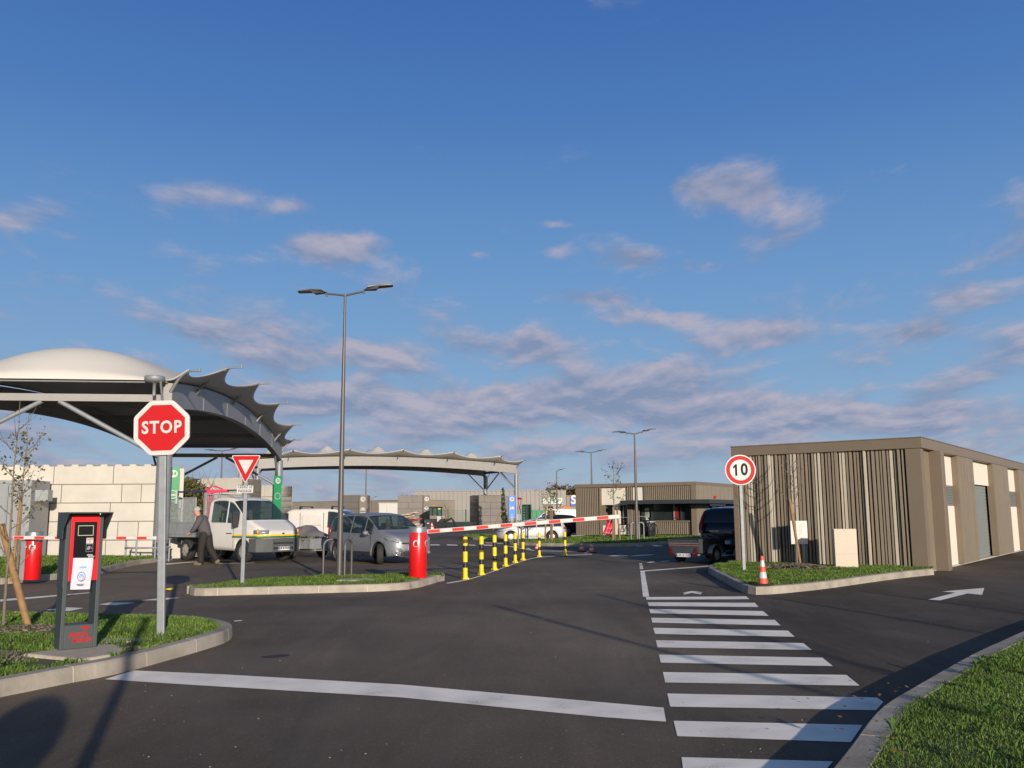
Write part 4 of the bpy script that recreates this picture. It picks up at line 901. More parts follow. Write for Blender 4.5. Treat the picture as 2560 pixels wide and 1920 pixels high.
# ---- lamp posts
M_lamp = mat('lamp_grey', (.095, .09, .088), .45, .2, var=.05)
def lamp_head(parent, x, z, sg, k, yaw=0, tilt=R(7)):
    mb = MB(); mb.M = Matrix.Translation((x, 0, z)) @ Matrix.Rotation(yaw, 4, 'Z') @ Matrix.Rotation(-sg*tilt, 4, 'Y') @ Matrix.Scale(k, 4)
    w = .14
    mb.add([(0, -.05, -.01), (0, .05, -.01), (sg*.06, .10, .0), (sg*.06, -.10, .0), (sg*.10, -w, .03), (sg*.10, w, .03), (sg*.36, w, .04), (sg*.36, -w, .04), (sg*.66, w*.85, .005), (sg*.66, -w*.85, .005), (sg*.70, w*.5, -.012), (sg*.70, -w*.5, -.012)],
           [(0, 2, 3, 1), (3, 4, 5, 2), (4, 7, 6, 5), (7, 9, 8, 6), (9, 11, 10, 8)])
    mb.add([(sg*.02, -.07, -.03), (sg*.02, .07, -.03), (sg*.30, .11, -.05), (sg*.30, -.11, -.05), (sg*.36, w, -.0), (sg*.36, -w, -.0), (sg*.66, w*.85, -.01), (sg*.66, -w*.85, -.01), (sg*.70, w*.5, -.02), (sg*.70, -w*.5, -.02),
            (sg*.08, w, .01), (sg*.08, -w, .01)], [(0, 3, 2, 1), (3, 5, 4, 2), (5, 7, 6, 4), (7, 9, 8, 6), (1, 2, 4, 10), (0, 11, 5, 3)])
    mb.add([(sg*.10, -w, .03), (sg*.36, -w, .04), (sg*.66, -w*.85, .005), (sg*.66, -w*.85, -.01), (sg*.36, -w, -.0), (sg*.08, -w, .01)], [(0, 1, 2, 3, 4, 5)])
    mb.add([(sg*.10, w, .03), (sg*.36, w, .04), (sg*.66, w*.85, .005), (sg*.66, w*.85, -.01), (sg*.36, w, -.0), (sg*.08, w, .01)], [(0, 1, 2, 3, 4, 5)])
    mb.build('lamp_head', M_lamp, parent)
def lamp(label, P, z0, H, r, arm=.5, heads=2, k=1.0, name='street_lamp', rz=0):
    t = thing(name, label, 'street lamp', (P.x, P.y, z0), rz, 'street lamps of the yard')
    mb = MB(); mb.cyl((0, 0, -.1), (0, 0, H*.32), r, r*.9, 20); mb.cyl((0, 0, H*.32), (0, 0, H-.45), r*.88, r*.42, 20); mb.cyl((0, 0, H-.47), (0, 0, H-.43), r*.52, n=16); mb.cyl((0, 0, H-.45), (0, 0, H), r*.42, n=16)
    mb.build('pole', M_lamp, t)
    for sg in ((-1, 1) if heads == 2 else (1,)):
        rise = .09 if sg > 0 else .03
        mb = MB(); mb.tube([(0, 0, H-.02), (sg*arm*.5, 0, H+rise*.4), (sg*arm, 0, H+rise)], r*.36, 10); mb.cyl((sg*arm*.92, 0, H+rise-.07), (sg*arm*.92, 0, H+rise), r*.3, n=8); mb.build('arm', M_lamp, t)
        lamp_head(t, sg*(arm-.04), H+rise+.05, sg, k, tilt=R(10) if sg > 0 else R(2), yaw=R(12) if sg > 0 else R(-8))
    return t
P = G(848, 1442, .14); ztop = zat(P, 737); print('lamp', P, ztop); s = ppm(Vector((P.x, P.y, ztop)))
lamp('tall grey double-headed lamp post on the middle island left of the red barrier', P, .14, ztop-.14, 13/2/ (ppm(P))*1.15, arm=50/s, k=(95/s)/.9)
P = G(1593, 1351, .14); zt = zat(P, 1084); s = ppm(Vector((P.x, P.y, zt))); lamp('double-headed lamp post on the verge in front of the gatehouse door', P, .14, zt-.14, .10, arm=.45, k=1.15)
Y = 92; P = Vector((PY(1481, 1300, Y).x, Y, 0)); zt = zat(P, 1131); lamp('double-headed lamp post rising behind the left end of the gatehouse roof', P, 0, zt, .13, arm=.62, k=1.5)
Y = 96; P = Vector((PY(1393, 1300, Y).x, Y, 0)); zt = zat(P, 1178); lamp('thin single-headed lamp post behind the white panel van', P, 0, zt, .11, arm=.2, heads=1, k=1.3)
Y = 84; P = Vector((PY(549, 1300, Y).x, Y, 0)); zt = zat(P, 1127); lamp('double-headed lamp post seen small under the left canopy', P, 0, zt, .12, arm=.75, k=1.4)
Y = 112; P = Vector((PY(913.5, 1300, Y).x, Y, 0)); zt = zat(P, 1130); lamp('thin dark pole rising behind the number 12 board under the long canopy', P, 0, zt, .10, arm=.1, heads=1, k=.8)
Y = 128; P = Vector((PY(928, 1300, Y).x, Y, 0)); zt = zat(P, 1245); lamp('faint small lamp post before the long tan wall right of bay 12', P, 0, zt, .06, arm=.4, k=.9)
# ---- red barrier housings with booms
M_hred = mat('housing_red', (.60, .008, .012), .28, var=.03, coat=.3); M_boomr = mat('boom_red', (.60, .018, .010), .65, var=.03)
def housing(root, r, H, pict_ang):
    mb = MB(); mb.lathe([(r*.97, 0), (r, .01), (r, H-.13), (r*.99, H-.125)], 40); mb.build('housing', M_hred, root)
    mb = MB(); mb.lathe([(r*1.02, H-.125), (r*1.02, H-.01), (r*.98, H), (0, H+.005)], 40); mb.build('cap', M_alu, root)
    for pa in pict_ang:
        mb = MB(); mb2 = MB()
        walker(mb2, 0, 0, 0, .12, 0)
        d1 = MB(); disc(d1, 0, 0, 0, .075, 0, 26); 
        d2 = MB(); disc(d2, 0, 0, 0, .075, 0, 26, r0=.066); poly(d2, [(-.055, .045), (-.045, .055), (.055, -.045), (.045, -.055)], 0)
        def wrap(src, dst, o, m):
            for f in src.f:
                dst.add([((r+o)*math.cos(pa+src.v[i][0]/r), (r+o)*math.sin(pa+src.v[i][0]/r), H*.68+src.v[i][2]) for i in f], [tuple(range(len(f)))], False, m)
        wrap(d1, mb, .002, 0); wrap(mb2, mb, .004, 1); mb.build('no_walking_badge', [M_white, M_black], root)
def boom(root, p0, p1, h, n, first_white=.03, lamp=False, frac=(.045, .047)):
    p0 = Vector(p0); p1 = Vector(p1); L = (p1-p0).length; d = (p1-p0).normalized(); mb = MB()
    ang = math.atan2(d.z, math.hypot(d.x, d.y)); az = math.atan2(d.y, d.x)
    mb.M = Matrix.Translation(p0) @ Matrix.Rotation(az, 4, 'Z') @ Matrix.Rotation(-ang, 4, 'Y')
    mb.box(0, L, -.03, .03, -h/2, h/2); o = mb.build('boom', M_white, root); bevel(o, .012, 3)
    per = L/n
    for k in range(n): mb2 = MB(); mb2.M = mb.M; mb2.box(k*per+per*.05, k*per+per*.53, -.0325, .0325, -h*.36, h*.36); mb2.build('reflective_band', M_boomr, o)
HP = G(1044, 1446, .14); rH = 44.5/2/ppm(HP); HH = zat(HP, 1317)-.14; print('housing', HP, rH, HH)
t = thing('barrier_gate', 'red cylindrical barrier housing on the middle island with its boom slightly raised to the right', 'barrier', (HP.x, HP.y, .14))
housing(t, rH, HH, [R(-96), R(-12)])
Zb0 = PY(1068, 1329, HP.y); Zb1 = PY(1549, 1291, HP.y+.0)
pb = lambda v: (v.x-HP.x, v.y-HP.y, v.z-.14)
boom(t, pb(Zb0), pb(Zb1), 10.3/ppm(HP), 8)
# swap: start the bands at the housing
HP2 = G(78, 1449, .12); rH2 = 40/2/ppm(HP2); HH2 = zat(HP2, 1329)-.12
t = thing('barrier_gate', 'red cylindrical barrier housing at the far left with a level boom reaching the stop sign', 'barrier', (HP2.x, HP2.y, .12))
housing(t, rH2, HH2, [R(-135), R(-70)])
mb = MB(); mb.box(-rH2-.04, -rH2+.1, -.16, -.02, 0, HH2-.2); mb.build('side_plate', M_galv, t)
q0 = PY(34, 1344, HP2.y-.35); q1 = PY(392, 1345, HP2.y-.35); boom(t, (q0.x-HP2.x, -.35, q0.z-.12), (q1.x-HP2.x, -.35, q1.z-.12), 8.8/ppm(HP2), 7)
# end support fork of the left boom
# ---- galvanised hoop guard round the near canopy column
Pg = Vector((A1.x-.1, A1.y-1.0, 0)); s = ppm(Pg); t = thing('column_guard', 'galvanised two-rail hoop guard round the canopy column behind the stop sign post', 'guard rail', (Pg.x-.1, Pg.y, 0), 0, None, .68)
mb = MB()
for z in (.72, 1.15):
    mb.tube([(-.95, .3, z), (-.85, -.25, z), (-.3, -.42, z), (.5, -.42, z), (1.15, -.2, z), (1.2, .5, z)], .045, 8)
mb.build('rail', M_galv, t)
for x, y in ((-.88, -.1), (-.2, -.43), (.75, -.38), (1.2, .35)):
    mb = MB(); mb.cyl((x, y, 0), (x, y, 1.2), .045, n=10); mb.build('post', M_galv, t)
# ---- hoops by the lamp post
def hoop(label, P, z0, w, H, rz, r=.035, m=M_lamp, ext=0):
    t = thing('metal_hoop', label, 'metal hoop', (P.x, P.y, z0), rz, 'steel tube hoops'); mb = MB(); q = .16
    pts = [(0, 0, -.1), (0, 0, H-q)] + [(q-q*math.cos(a), 0, H-q+q*math.sin(a)) for a in (R(22), R(45), R(67), R(90))] + [(w-q, 0, H)] + [(w-q+q*math.sin(a), 0, H-q+q*math.cos(a)) for a in (R(22), R(45), R(67), R(90))] + [(w, 0, -.1)]
    mb.tube(pts, r, 10); mb.build('tube', m, t); mb = MB(); 
    for x in (0, w): mb.cyl((x, 0, 0), (x, 0, .012), r*2.2, n=12)
    mb.build('foot_plate', m, t); return t
P = G(807.5, 1438, .14); HHp = zat(P, 1349)-.14; hoop('steel tube hoop in the grass left of the tall lamp post', P, .14, (848-807)/ppm(P), HHp, R(24), .03)
P = G(861, 1443, .14); hoop('steel tube hoop in the grass right of the tall lamp post', P, .14, .42, zat(P, 1350)-.14, R(78), .03)
P = G(1578, 1351, .14); hoop('slim bicycle hoop left of the lamp post by the gatehouse', P, .14, .7, .95, R(5), .03, M_galv)
P = G(1598, 1351, .14); hoop('slim bicycle hoop right of the lamp post by the gatehouse', P, .14, .5, .95, R(50), .03, M_galv)
# ---- inspection slab in the middle island
P = G(893, 1452, .15); t = thing('inspection_cover', 'pale concrete inspection slab set in the grass of the middle island', 'cover', (P.x, P.y, 0), R(3)); mb = MB(); mb.box(-.42, .42, -.26, .26, .10, .185); bevel(mb.build('slab', M_conc, t), .012)
# ---- yellow and black bollards
M_yel = mat('bollard_yellow', (.82, .56, .005), .35, var=.04); M_blk = mat('bollard_black', (.014, .014, .014), .5)
bl = [(751, 1325, 835), (938, 1275, 830), (1090, 1222, 815), (1217, 1180, 808), (1328, 1137, 790), (1418, 1108, 785), (1606, 1070, 785), (1903, 1053, 780)]
blab = ['nearest of the yellow and black bollards, next to the red barrier housing', 'second yellow and black bollard counted from the red barrier housing', 'third yellow and black bollard counted from the red barrier housing',
        'fourth yellow and black bollard from the red housing, before the estate car front wheel', 'fifth yellow and black bollard from the red housing, with dark perforations near its top', 'sixth yellow and black bollard, last of the close-set run',
        'seventh yellow and black bollard, standing apart before the small tree', 'farthest yellow and black bollard, alone near the two small cones']
b0 = None
for i, (x, y, yt) in enumerate(bl):
    P = G(*z5(x, y)); H = zat(P, z5(x, yt)[1]); w = [56, 53, 48, 43, 38, 35, 30, 31][i]*.217/2/ppm(P)
    if b0 is None:
        t = thing('bollard', blab[0], 'bollard', P, R(20), 'yellow and black bollards'); b0 = t; BH = H; BR = w; r = w
        mb = MB()
        for a, c, m_ in ((.02, .265, 0), (.265, .40, 1), (.40, .645, 0), (.645, .785, 1), (.785, .95, 0)): mb.lathe([(r, H*a), (r, H*c)], 24, m=m_)
        mb.lathe([(r, H*.95), (r*.93, H*.975), (r*.7, H*.993), (0, H)], 24, m=0); mb.build('tube', [M_yel, M_blk], t)
        mb = MB(); mb.box(-r*1.35, r*1.35, -r*1.35, r*1.35, .0, .02)
        for a in range(4): c, s_ = math.cos(a*math.pi/2+.78), math.sin(a*math.pi/2+.78); mb.add([(c*r, s_*r, .02), (c*r*1.55, s_*r*1.55, .02), (c*r, s_*r, .09)], [(0, 1, 2)])
        mb.build('base_plate', M_yel, t)
    else:
        t = copy_tree(b0); t.location = P; t['label'] = blab[i]; t.rotation_euler.z = R(20+i*5); t.scale = (w/BR, w/BR, H/BH)
# ---- cones
M_cone = mat('cone_red', (.72, .085, .05), .5, var=.06)
def cone(label, P, H, r, m=M_cone, nb=4):
    t = thing('traffic_cone', label, 'traffic cone', P, R(10), 'traffic cones'); mb = MB(); rr = lambda q: r*(1-q)+.028*q
    n = 5; qs = [0, .2, .42, .62, .84, 1]
    for i in range(5): mb.lathe([(rr(qs[i]), .04+(H-.04)*qs[i]), (rr(qs[i+1]), .04+(H-.04)*qs[i+1])], 20, m=i % 2)
    mb.lathe([(.028, H), (.0, H+.005)], 20, m=0); mb.build('cone_body', [m, M_white], t)
    mb = MB(); mb.lathe([(0, .002), (r*1.75, .002), (r*1.8, .03), (r*1.1, .045), (r*.9, .045)], 8, smooth=False); mb.build('base', M_rubber, t); return t
P = G(1908, 1464, .155); cone('orange and white traffic cone on the kerb corner of the right island', P, zat(P, 1390)-.155, .095)
P = G(*z6(342, 1195)); cone('left of the two small traffic cones standing on the road before the verge', P, zat(P, z6(342, 1078)[1]), .115)
P = G(*z6(456, 1208)); cone('right of the two small traffic cones standing on the road before the verge', P, zat(P, z6(456, 1092)[1]), .115)
P = G(*z5(1582, 992)); cone('small traffic cone mostly hidden behind the seventh bollard', P, zat(P, z5(1582, 912)[1]), .13)
Y = 88; P = Vector((PY(1079.5, 1300, Y).x, Y, 0)); cone('orange traffic cone right of the black wheelie bin by bay 11', P, zat(P, 1306), .3)
# ---- cream cabinet and information board by the storage building
P = G(2118, 1421, .14); s = ppm(P); H = zat(P, 1321)-.14; t = thing('utility_cabinet', 'cream metal utility cabinet standing against the battened wall', 'cabinet', (P.x, P.y, .13), R(-5)); w = 56/s
mb = MB(); mb.box(-w/2, w/2, 0, .28, 0, H); bevel(mb.build('body', mat('cabinet_cream', (.50, .435, .34), .55, var=.03), t), .012)
mb = MB(); mb.box(-w/2+.01, w/2-.01, -.008, -.0005, H*.37, H-.02); mb.box(-w/2+.01, w/2-.01, -.008, -.0005, .02, H*.36); bevel(mb.build('door', MATS['cabinet_cream'], t), .003)
mb = MB(); mb.cyl((0, -.02, H-.05), (0, -.008, H-.05), .012, n=10); mb.build('lock', M_galvd, t)
P = G(2002, 1413, .14); s = ppm(P); t = thing('information_board', 'white printed information board on a grey post behind the stake tree', 'notice board', (P.x, P.y, .13), R(-5)); z1 = zat(P, 1302)-.13; z0 = zat(P, 1360)-.13; w = 41/s
mb = MB(); mb.box(.08, .14, .02, .06, 0, z1-.1); mb.build('post', M_galv, t); mb = MB(); mb.box(-w/2, w/2, 0, .012, z0, z1); mb.build('panel', M_white, t)
mb = MB(); M_ink = mat('ink_grey', (.3, .3, .36), .6)
for k in range(6): mb.box(-.0, w*.2, -.002, -.0005, z1-.1-.05*k, z1-.09-.05*k)
disc(mb, .06, z0+.16, -.002, .02, 0, 12)
for a in (-1, 1):
    for c in (z0+.04, z1-.04): disc(mb, a*(w/2-.04), c, -.002, .008, 0, 8)
mb.build('printing', M_ink, t)
# ---- grey container at the far left
P = Vector((PY(55, 1300, 32).x, 32.5, 0)); t = thing('storage_container', 'grey metal container with door bars at the left edge behind the sapling', 'container', P, R(4)); H = zat(P, 1200); w = 2.6
mb = MB(); mb.box(-w, 0, 0, 1.5, .05, H); 
bevel(mb.build('body', mat('container_grey', (.25, .26, .28), .5, var=.06), t), .02)
mb = MB(); mb.box(-w, 0, -.03, -.001, H-.12, H); mb.box(-w, 0, -.03, -.001, .05, .2); mb.box(-.12, 0, -.03, -.001, .201, H-.121); mb.box(-w*.5, -w*.5+.04, -.03, -.001, .201, H-.121); mb.build('frame', M_galvd, t)
for x in (-.35, -.8, -1.15): mb = MB(); mb.cyl((x, -.05, .2), (x, -.05, H-.15), .022, n=8); mb.box(x-.05, x+.05, -.07, -.03, 1.0, 1.1); mb.build('door_bar', M_galv, t)
mb = MB(); mb.box(.001, .45, .3, .7, H-.75, H-.35); mb.build('control_box', M_galvd, t)
# ================= VEHICLES
def interp(P, x):
    if x <= P[0][0]: return P[0][1]
    for (a, b), (c, d) in zip(P[:-1], P[1:]):
        if x <= c: return b+(d-b)*(x-a)/(c-a) if c > a else d
    return P[-1][1]
def spline(P, n=5):          # Catmull-Rom densify of a control polyline, keeps corners soft
    out = []
    for i in range(len(P)-1):
        p0 = P[max(i-1, 0)]; p1 = P[i]; p2 = P[i+1]; p3 = P[min(i+2, len(P)-1)]
        for k in range(n):
            t = k/n; m1 = (p2[1]-p0[1])/max(p2[0]-p0[0], 1e-6)*(p2[0]-p1[0]); m2 = (p3[1]-p1[1])/max(p3[0]-p1[0], 1e-6)*(p2[0]-p1[0])
            h = (2*t**3-3*t*t+1)*p1[1]+(t**3-2*t*t+t)*m1+(-2*t**3+3*t*t)*p2[1]+(t**3-t*t)*m2; out.append((p1[0]+(p2[0]-p1[0])*t, h))
    out.append(P[-1]); return out
M_glass = glassmat(trans=.42); M_glassd = mat('dark_car_glass', (.014, .02, .024), .05, var=.05, coat=.5)
M_plas = mat('black_plastic', (.025, .026, .028), .55, var=.1); M_int = mat('car_interior', (.03, .03, .033), .8)
M_hl = mat('headlight_glass', (.20, .22, .26), .35, .1, var=.5, vs=14); M_tl = mat('tail_light', (.26, .005, .008), .3, var=.1)
M_chr = mat('chrome', (.6, .6, .62), .12, 1.0, var=.02); M_plate = mat('plate_white', (.7, .7, .7), .4, var=.02); M_pblue = mat('plate_blue', (.03, .12, .5), .4)
def wheel(parent, x, y, r, w, steer=0, spokes=5, rimmat=None, sg=-1, cover=False):
    ob = bpy.data.objects.new; mb = MB(); mb.M = Matrix.Translation((x, y, r)) @ Matrix.Rotation(steer, 4, 'Z') @ Matrix.Rotation(R(90), 4, 'X')
    h = w/2; mb.lathe([(r*.6, -h), (r*.9, -h), (r*.985, -h*.75), (r, -h*.4), (r, h*.4), (r*.985, h*.75), (r*.9, h), (r*.6, h), (r*.6, -h)], 30)
    ty = mb.build('wheel', M_rubber, parent)
    mb = MB(); mb.M = Matrix.Translation((x, y, r)) @ Matrix.Rotation(steer, 4, 'Z') @ Matrix.Rotation(R(90)*( 1), 4, 'X')
    f = 1 if sg < 0 else -1      # outer face: -y side for sg<0 -> +z of the lathe frame
    mb.lathe([(r*.66, f*h*.95), (r*.60, f*h*.7), (r*.58, f*h*.2), (0, f*h*.2)], 26, m=0 if cover else 1)
    if cover: mb.lathe([(r*.62, f*h*.8), (r*.45, f*h*.95), (r*.3, f*h*.75), (r*.12, f*h*1.05), (0, f*h*1.1)], 24, m=0)
    if cover:
        for k in range(8): a = k*math.pi/4; mb.cyl((r*.5*math.cos(a), r*.5*math.sin(a), f*h*.8), (r*.5*math.cos(a), r*.5*math.sin(a), f*h*.96), r*.055, n=8, m=1)
    else:
        mb.lathe([(r*.66, f*h*.97), (r*.62, f*h*.99), (r*.58, f*h*.8)], 26, m=0)
        for k in range(spokes):
            for dd in (-.13, .13):
                a = 2*math.pi*k/spokes+dd; a2 = 2*math.pi*k/spokes+dd*1.5; q = .05*r
                ca, sa = math.cos(a), math.sin(a); c2, s2 = math.cos(a2), math.sin(a2); z0 = f*h*.8; z1 = f*h*.88
                mb.add([(ca*r*.1-s2*q, sa*r*.1+c2*q, z1), (ca*r*.1+s2*q, sa*r*.1-c2*q, z1), (c2*r*.62+s2*q*.8, s2*r*.62-c2*q*.8, z0), (c2*r*.62-s2*q*.8, s2*r*.62+c2*q*.8, z0)], [(0, 1, 2, 3)], False, 0)
        mb.cyl((0, 0, f*h*.5), (0, 0, f*h*.92), r*.14, n=12, m=0)
    mb.build('rim', [rimmat or M_alu, M_plas], ty); return ty
def car_body(parent, S, paint, lower=None):
    top = spline(S['top']); belt = spline(S['belt']); wid = spline(S['wid']); sill = S['sill']; wr_ = S['r']; tum = S.get('tumble', .28)
    xs = set(round(x, 3) for x in np.linspace(S['wid'][0][0], S['wid'][-1][0], 70))
    for xw in S['wx']:
        for k in range(-10, 11): xs.add(round(xw+(wr_+.07)*math.sin(k*math.pi/20), 3))
    for a, b in S['side']: xs.add(a); xs.add(b)
    for a, b in S['top_glass']: xs.add(a); xs.add(b)
    xs = sorted(xs); x2 = [xs[0]]
    keep = set([q for ab in S['side']+S['top_glass'] for q in ab])
    for x in xs[1:]:
        if x-x2[-1] > .015: x2.append(x)
        elif x in keep: x2[-1] = x
    xs = x2; NR = 13; V = []; info = []
    for x in xs:
        w = interp(wid, x); zt = interp(top, x); zb = min(interp(belt, x), zt-.015); zs = interp(sill, x) if isinstance(sill, list) else sill
        za = zs
        for xw in S['wx']:
            d = abs(x-xw); Rr = wr_+.065
            if d < Rr: za = max(za, wr_+math.sqrt(Rr*Rr-d*d))
        gh = zt-zb; wr = max(w-tum*gh-.02, w*.55); wi = max(w-.30, .1)
        zm = max(za+.03, zs+(zb-zs)*.45); zk = max(zm+.01, zb-.07)
        lw = lambda f: (w-.035)+(wr-(w-.035))*f
        ring = [(0, zs), (wi, zs), (wi, za), (w-.03, za), (w, max(za+.02, zs+.14)) if za < zs+.12 else (w, za+.015), (w+.005, zm), (w-.004, zk), (w-.035, zb), (lw(.06), zb+gh*.06), (lw(.86), zb+gh*.86), (lw(.98), zb+gh*.965), (wr*.72, zt+.005), (0, zt+.02*min(1, gh*2))]
        V += [(x, y, z) for y, z in ring] + [(x, -y, z) for y, z in ring[1:-1]]
        info.append((x, gh))
    per = 2*NR-2
    def idx(k, j, s): # s 0 left(+y), 1 right
        if j == 0: return k*per
        if j == NR-1: return k*per+NR-1
        return k*per+j if s == 0 else k*per+NR+j-1
    body = []; side = {}; topg = {}
    for k in range(len(xs)-1):
        xm = (xs[k]+xs[k+1])/2
        for s in (0, 1):
            for j in range(NR-1):
                f = (idx(k, j, s), idx(k+1, j, s), idx(k+1, j+1, s), idx(k, j+1, s))
                if s: f = f[::-1]
                done = False
                if j == 8:
                    for q, (a, b) in enumerate(S['side']):
                        if a <= xm <= b: side.setdefault((q, s), []).append(f); done = True
                if j in (10, 11):
                    for q, (a, b) in enumerate(S['top_glass']):
                        if a <= xm <= b and (j == 11 or True): topg.setdefault(q, []).append(f); done = True
                if not done: body.append((f, 1 if (j <= S.get('lower_j', 2)) else 0))
    for k in (0, len(xs)-1):
        ring = [idx(k, j, 0) for j in range(NR)] + [idx(k, j, 1) for j in range(NR-2, 0, -1)]
        body.append((tuple(ring), 0))
    def mk(name, fs, mats, mis=None, smooth=True):
        used = sorted(set(i for f in fs for i in f)); mp = {u: i for i, u in enumerate(used)}
        mb = MB(); mb.v = [V[u] for u in used]; mb.f = [[mp[i] for i in f] for f in fs]; mb.mi = mis or [0]*len(fs); mb.sm = [smooth]*len(fs)
        o = mb.build(name, mats, parent, fix=True)
        if smooth: 
            md = o.modifiers.new('es', 'EDGE_SPLIT'); md.split_angle = R(32)
        return o
    bo = mk('body', [f for f, _ in body], [paint, lower or M_plas], [m for _, m in body])
    md = bo.modifiers.new('th', 'SOLIDIFY'); md.thickness = .012; md.offset = -1
    for (q, s), fs in side.items(): mk('side_window', fs, S.get('glass', M_glass))
    for q, fs in topg.items(): mk('windscreen' if q == 0 else 'rear_window', fs, S.get('glass', M_glass))
def seat(parent, x, y, z=.45, m=None):
    mb = MB(); mb.box(x-.25, x+.25, y-.24, y+.24, z-.1, z+.08); mb.add([(x-.25, y-.24, z), (x-.12, y-.24, z), (x-.32, y-.22, z+.62), (x-.42, y-.22, z+.62), (x-.25, y+.24, z), (x-.12, y+.24, z), (x-.32, y+.22, z+.62), (x-.42, y+.22, z+.62)], [(0,1,2,3),(7,6,5,4),(0,4,5,1),(1,5,6,2),(2,6,7,3),(3,7,4,0)])
    mb.box(x-.43, x-.34, y-.12, y+.12, z+.66, z+.86); o = mb.build('seat', m or M_int, parent); bevel(o, .03, 2); return o
def plate(parent, x, y, z, face='x', w=.52, marks_n=7, yaw=0, sg=1):
    mb = MB(); mb.M = Matrix.Translation((x, y, z)) @ Matrix.Rotation(yaw, 4, 'Z')
    mb.box(0, sg*.012, -w/2, w/2, 0, .11); mb.box(sg*.0121, sg*.0135, -w/2+.005, -w/2+.045, .005, .105, 1); mb.box(sg*.0121, sg*.0135, w/2-.045, w/2-.005, .005, .105, 1)
    k = 0
    for i in range(marks_n):
        y0 = -w/2+.07+(w-.14)*i/marks_n
        if i in (2, marks_n-3): continue
        mb.box(sg*.0121, sg*.0135, y0, y0+.012, .025, .088, 2); mb.box(sg*.0121, sg*.0135, y0+.0121, y0+.035, .025+(i % 3)*.024, .037+(i % 3)*.024, 2)
    mb.build('number_plate', [M_plate, M_pblue, M_black], parent)
def blob(parent, name, c, r, m, yaw=0, n=16, tilt=0):
    mb = MB(); mb.M = Matrix.Translation(c) @ Matrix.Rotation(yaw, 4, 'Z') @ Matrix.Rotation(tilt, 4, 'Y') @ Matrix.Diagonal((*r, 1))
    mb.lathe([(math.cos(a), math.sin(a)) for a in [R(-90+180*i/8) for i in range(9)]], n); return mb.build(name, m, parent)
def mirror(parent, x, y, z, sg, m, big=False):
    mb = MB(); k = 1.5 if big else 1; mb.M = Matrix.Translation((x, y, z)) @ Matrix.Rotation(sg*R(12), 4, 'Z')
    if big: mb.box(-.06, .04, -.11+sg*.12, .11+sg*.12, -.22, .22)
    else: mb.lathe([(math.cos(a)*.11, math.sin(a)*.085) for a in [R(-90+180*i/8) for i in range(9)]], 12, org=(0, sg*.12, .03))
    mb.box(-.03, .03, min(0, sg*.1), max(0, sg*.1), -.03, .0); o = mb.build('wing_mirror', m, parent)
    if big: bevel(o, .03, 3)
def handle(parent, x, y, z, m): mb = MB(); mb.box(x-.09, x+.09, y-.012, y+.012, z-.015, z+.015); bevel(mb.build('door_handle', m, parent), .008)
def seam(parent, S, xs, z0, z1, sg=-1):
    wid = spline(S['wid']); mb = MB()
    for x in xs:
        w = interp(wid, x)+.004; mb.box(x-.005, x+.005, sg*w-.004, sg*w+.004, z0, z1)
    mb.build('door_seam', M_black, parent)
# ---- silver people carrier. x forward, +y left. we see its right (-y) flank and its nose
M_silver = mat('silver_paint', (.19, .20, .225), .42, .2, var=.03, coat=.12)
S = dict(top=[(-2.15, 1.05), (-2.05, 1.35), (-1.8, 1.56), (-1.2, 1.63), (-.2, 1.66), (.35, 1.60), (.8, 1.40), (1.25, 1.13), (1.45, 1.04), (1.9, .93), (2.12, .80), (2.2, .62)],
         belt=[(-2.15, .98), (-1.5, .99), (-.5, .96), (.6, .93), (1.25, .90), (1.9, .80), (2.12, .68), (2.2, .52)],
         wid=[(-2.2, .66), (-2.1, .80), (-1.8, .89), (-.8, .92), (.6, .92), (1.4, .90), (1.85, .82), (2.05, .70), (2.17, .52), (2.21, .40)],
         sill=[(-2.2, .42), (-1.9, .26), (1.7, .24), (2.2, .30)], r=.335, wx=[-1.35, 1.38], side=[(-1.88, -1.42), (-1.36, -.48), (-.40, .42), (.50, .92)], top_glass=[(.44, 1.26), (-2.12, -1.72)], tumble=.30)
FW = G(950, 1411); RW = G(838, 1398); hd = R(-50)
sc = .99; org = FW - Vector((math.cos(hd)*1.38+math.sin(hd)*.80, math.sin(hd)*1.38-math.cos(hd)*.80, 0))*sc
car = thing('people_carrier', 'silver people carrier turning right behind the lamp post with a trailer hitched', 'car', (org.x, org.y, 0), hd, 'vehicles in the yard', sc)
car_body(car, S, M_silver)
for x, y, st in ((-1.35, -.80, 0), (-1.35, .80, 0), (1.38, -.80, R(-32)), (1.38, .80, R(-32))): wheel(car, x, y, .335, .215, st, 6, M_alu, -1 if y < 0 else 1)
seat(car, .1, -.38); seat(car, .1, .38); seat(car, -.85, -.4); seat(car, -.85, .4)
mb = MB(); mb.box(-2.0, 1.2, -.8, .8, .38, .42); mb.box(.75, 1.25, -.8, .8, .70, .92); mb.build('dashboard', M_int, car)
for sg in (-1, 1):
    o = blob(car, 'headlight', (1.93, sg*.70, .79), (.27, .075, .075), M_hl, sg*R(-36), tilt=R(14))
    blob(car, 'fog_light', (2.13, sg*.60, .37), (.045, .065, .045), M_hl); mirror(car, .82, sg*.90, .98, sg, M_silver)
    blob(car, 'tail_light', (-2.02, sg*.80, .98), (.08, .06, .24), M_tl)
mb = MB(); mb.box(2.07, 2.225, -.50, .50, .27, .40); bevel(mb.build('lower_grille', M_plas, car), .03, 3)
mb = MB(); mb.box(2.10, 2.205, -.48, .48, .655, .705); bevel(mb.build('upper_grille', M_plas, car), .02, 2)
mb = MB(); mb.tube([(1.9, -.79, .50), (2.04, -.70, .33), (2.17, -.48, .265), (2.235, 0, .255), (2.17, .48, .265), (2.04, .70, .33), (1.9, .79, .50)], .016, 6); mb.build('bumper_trim', M_chr, car)
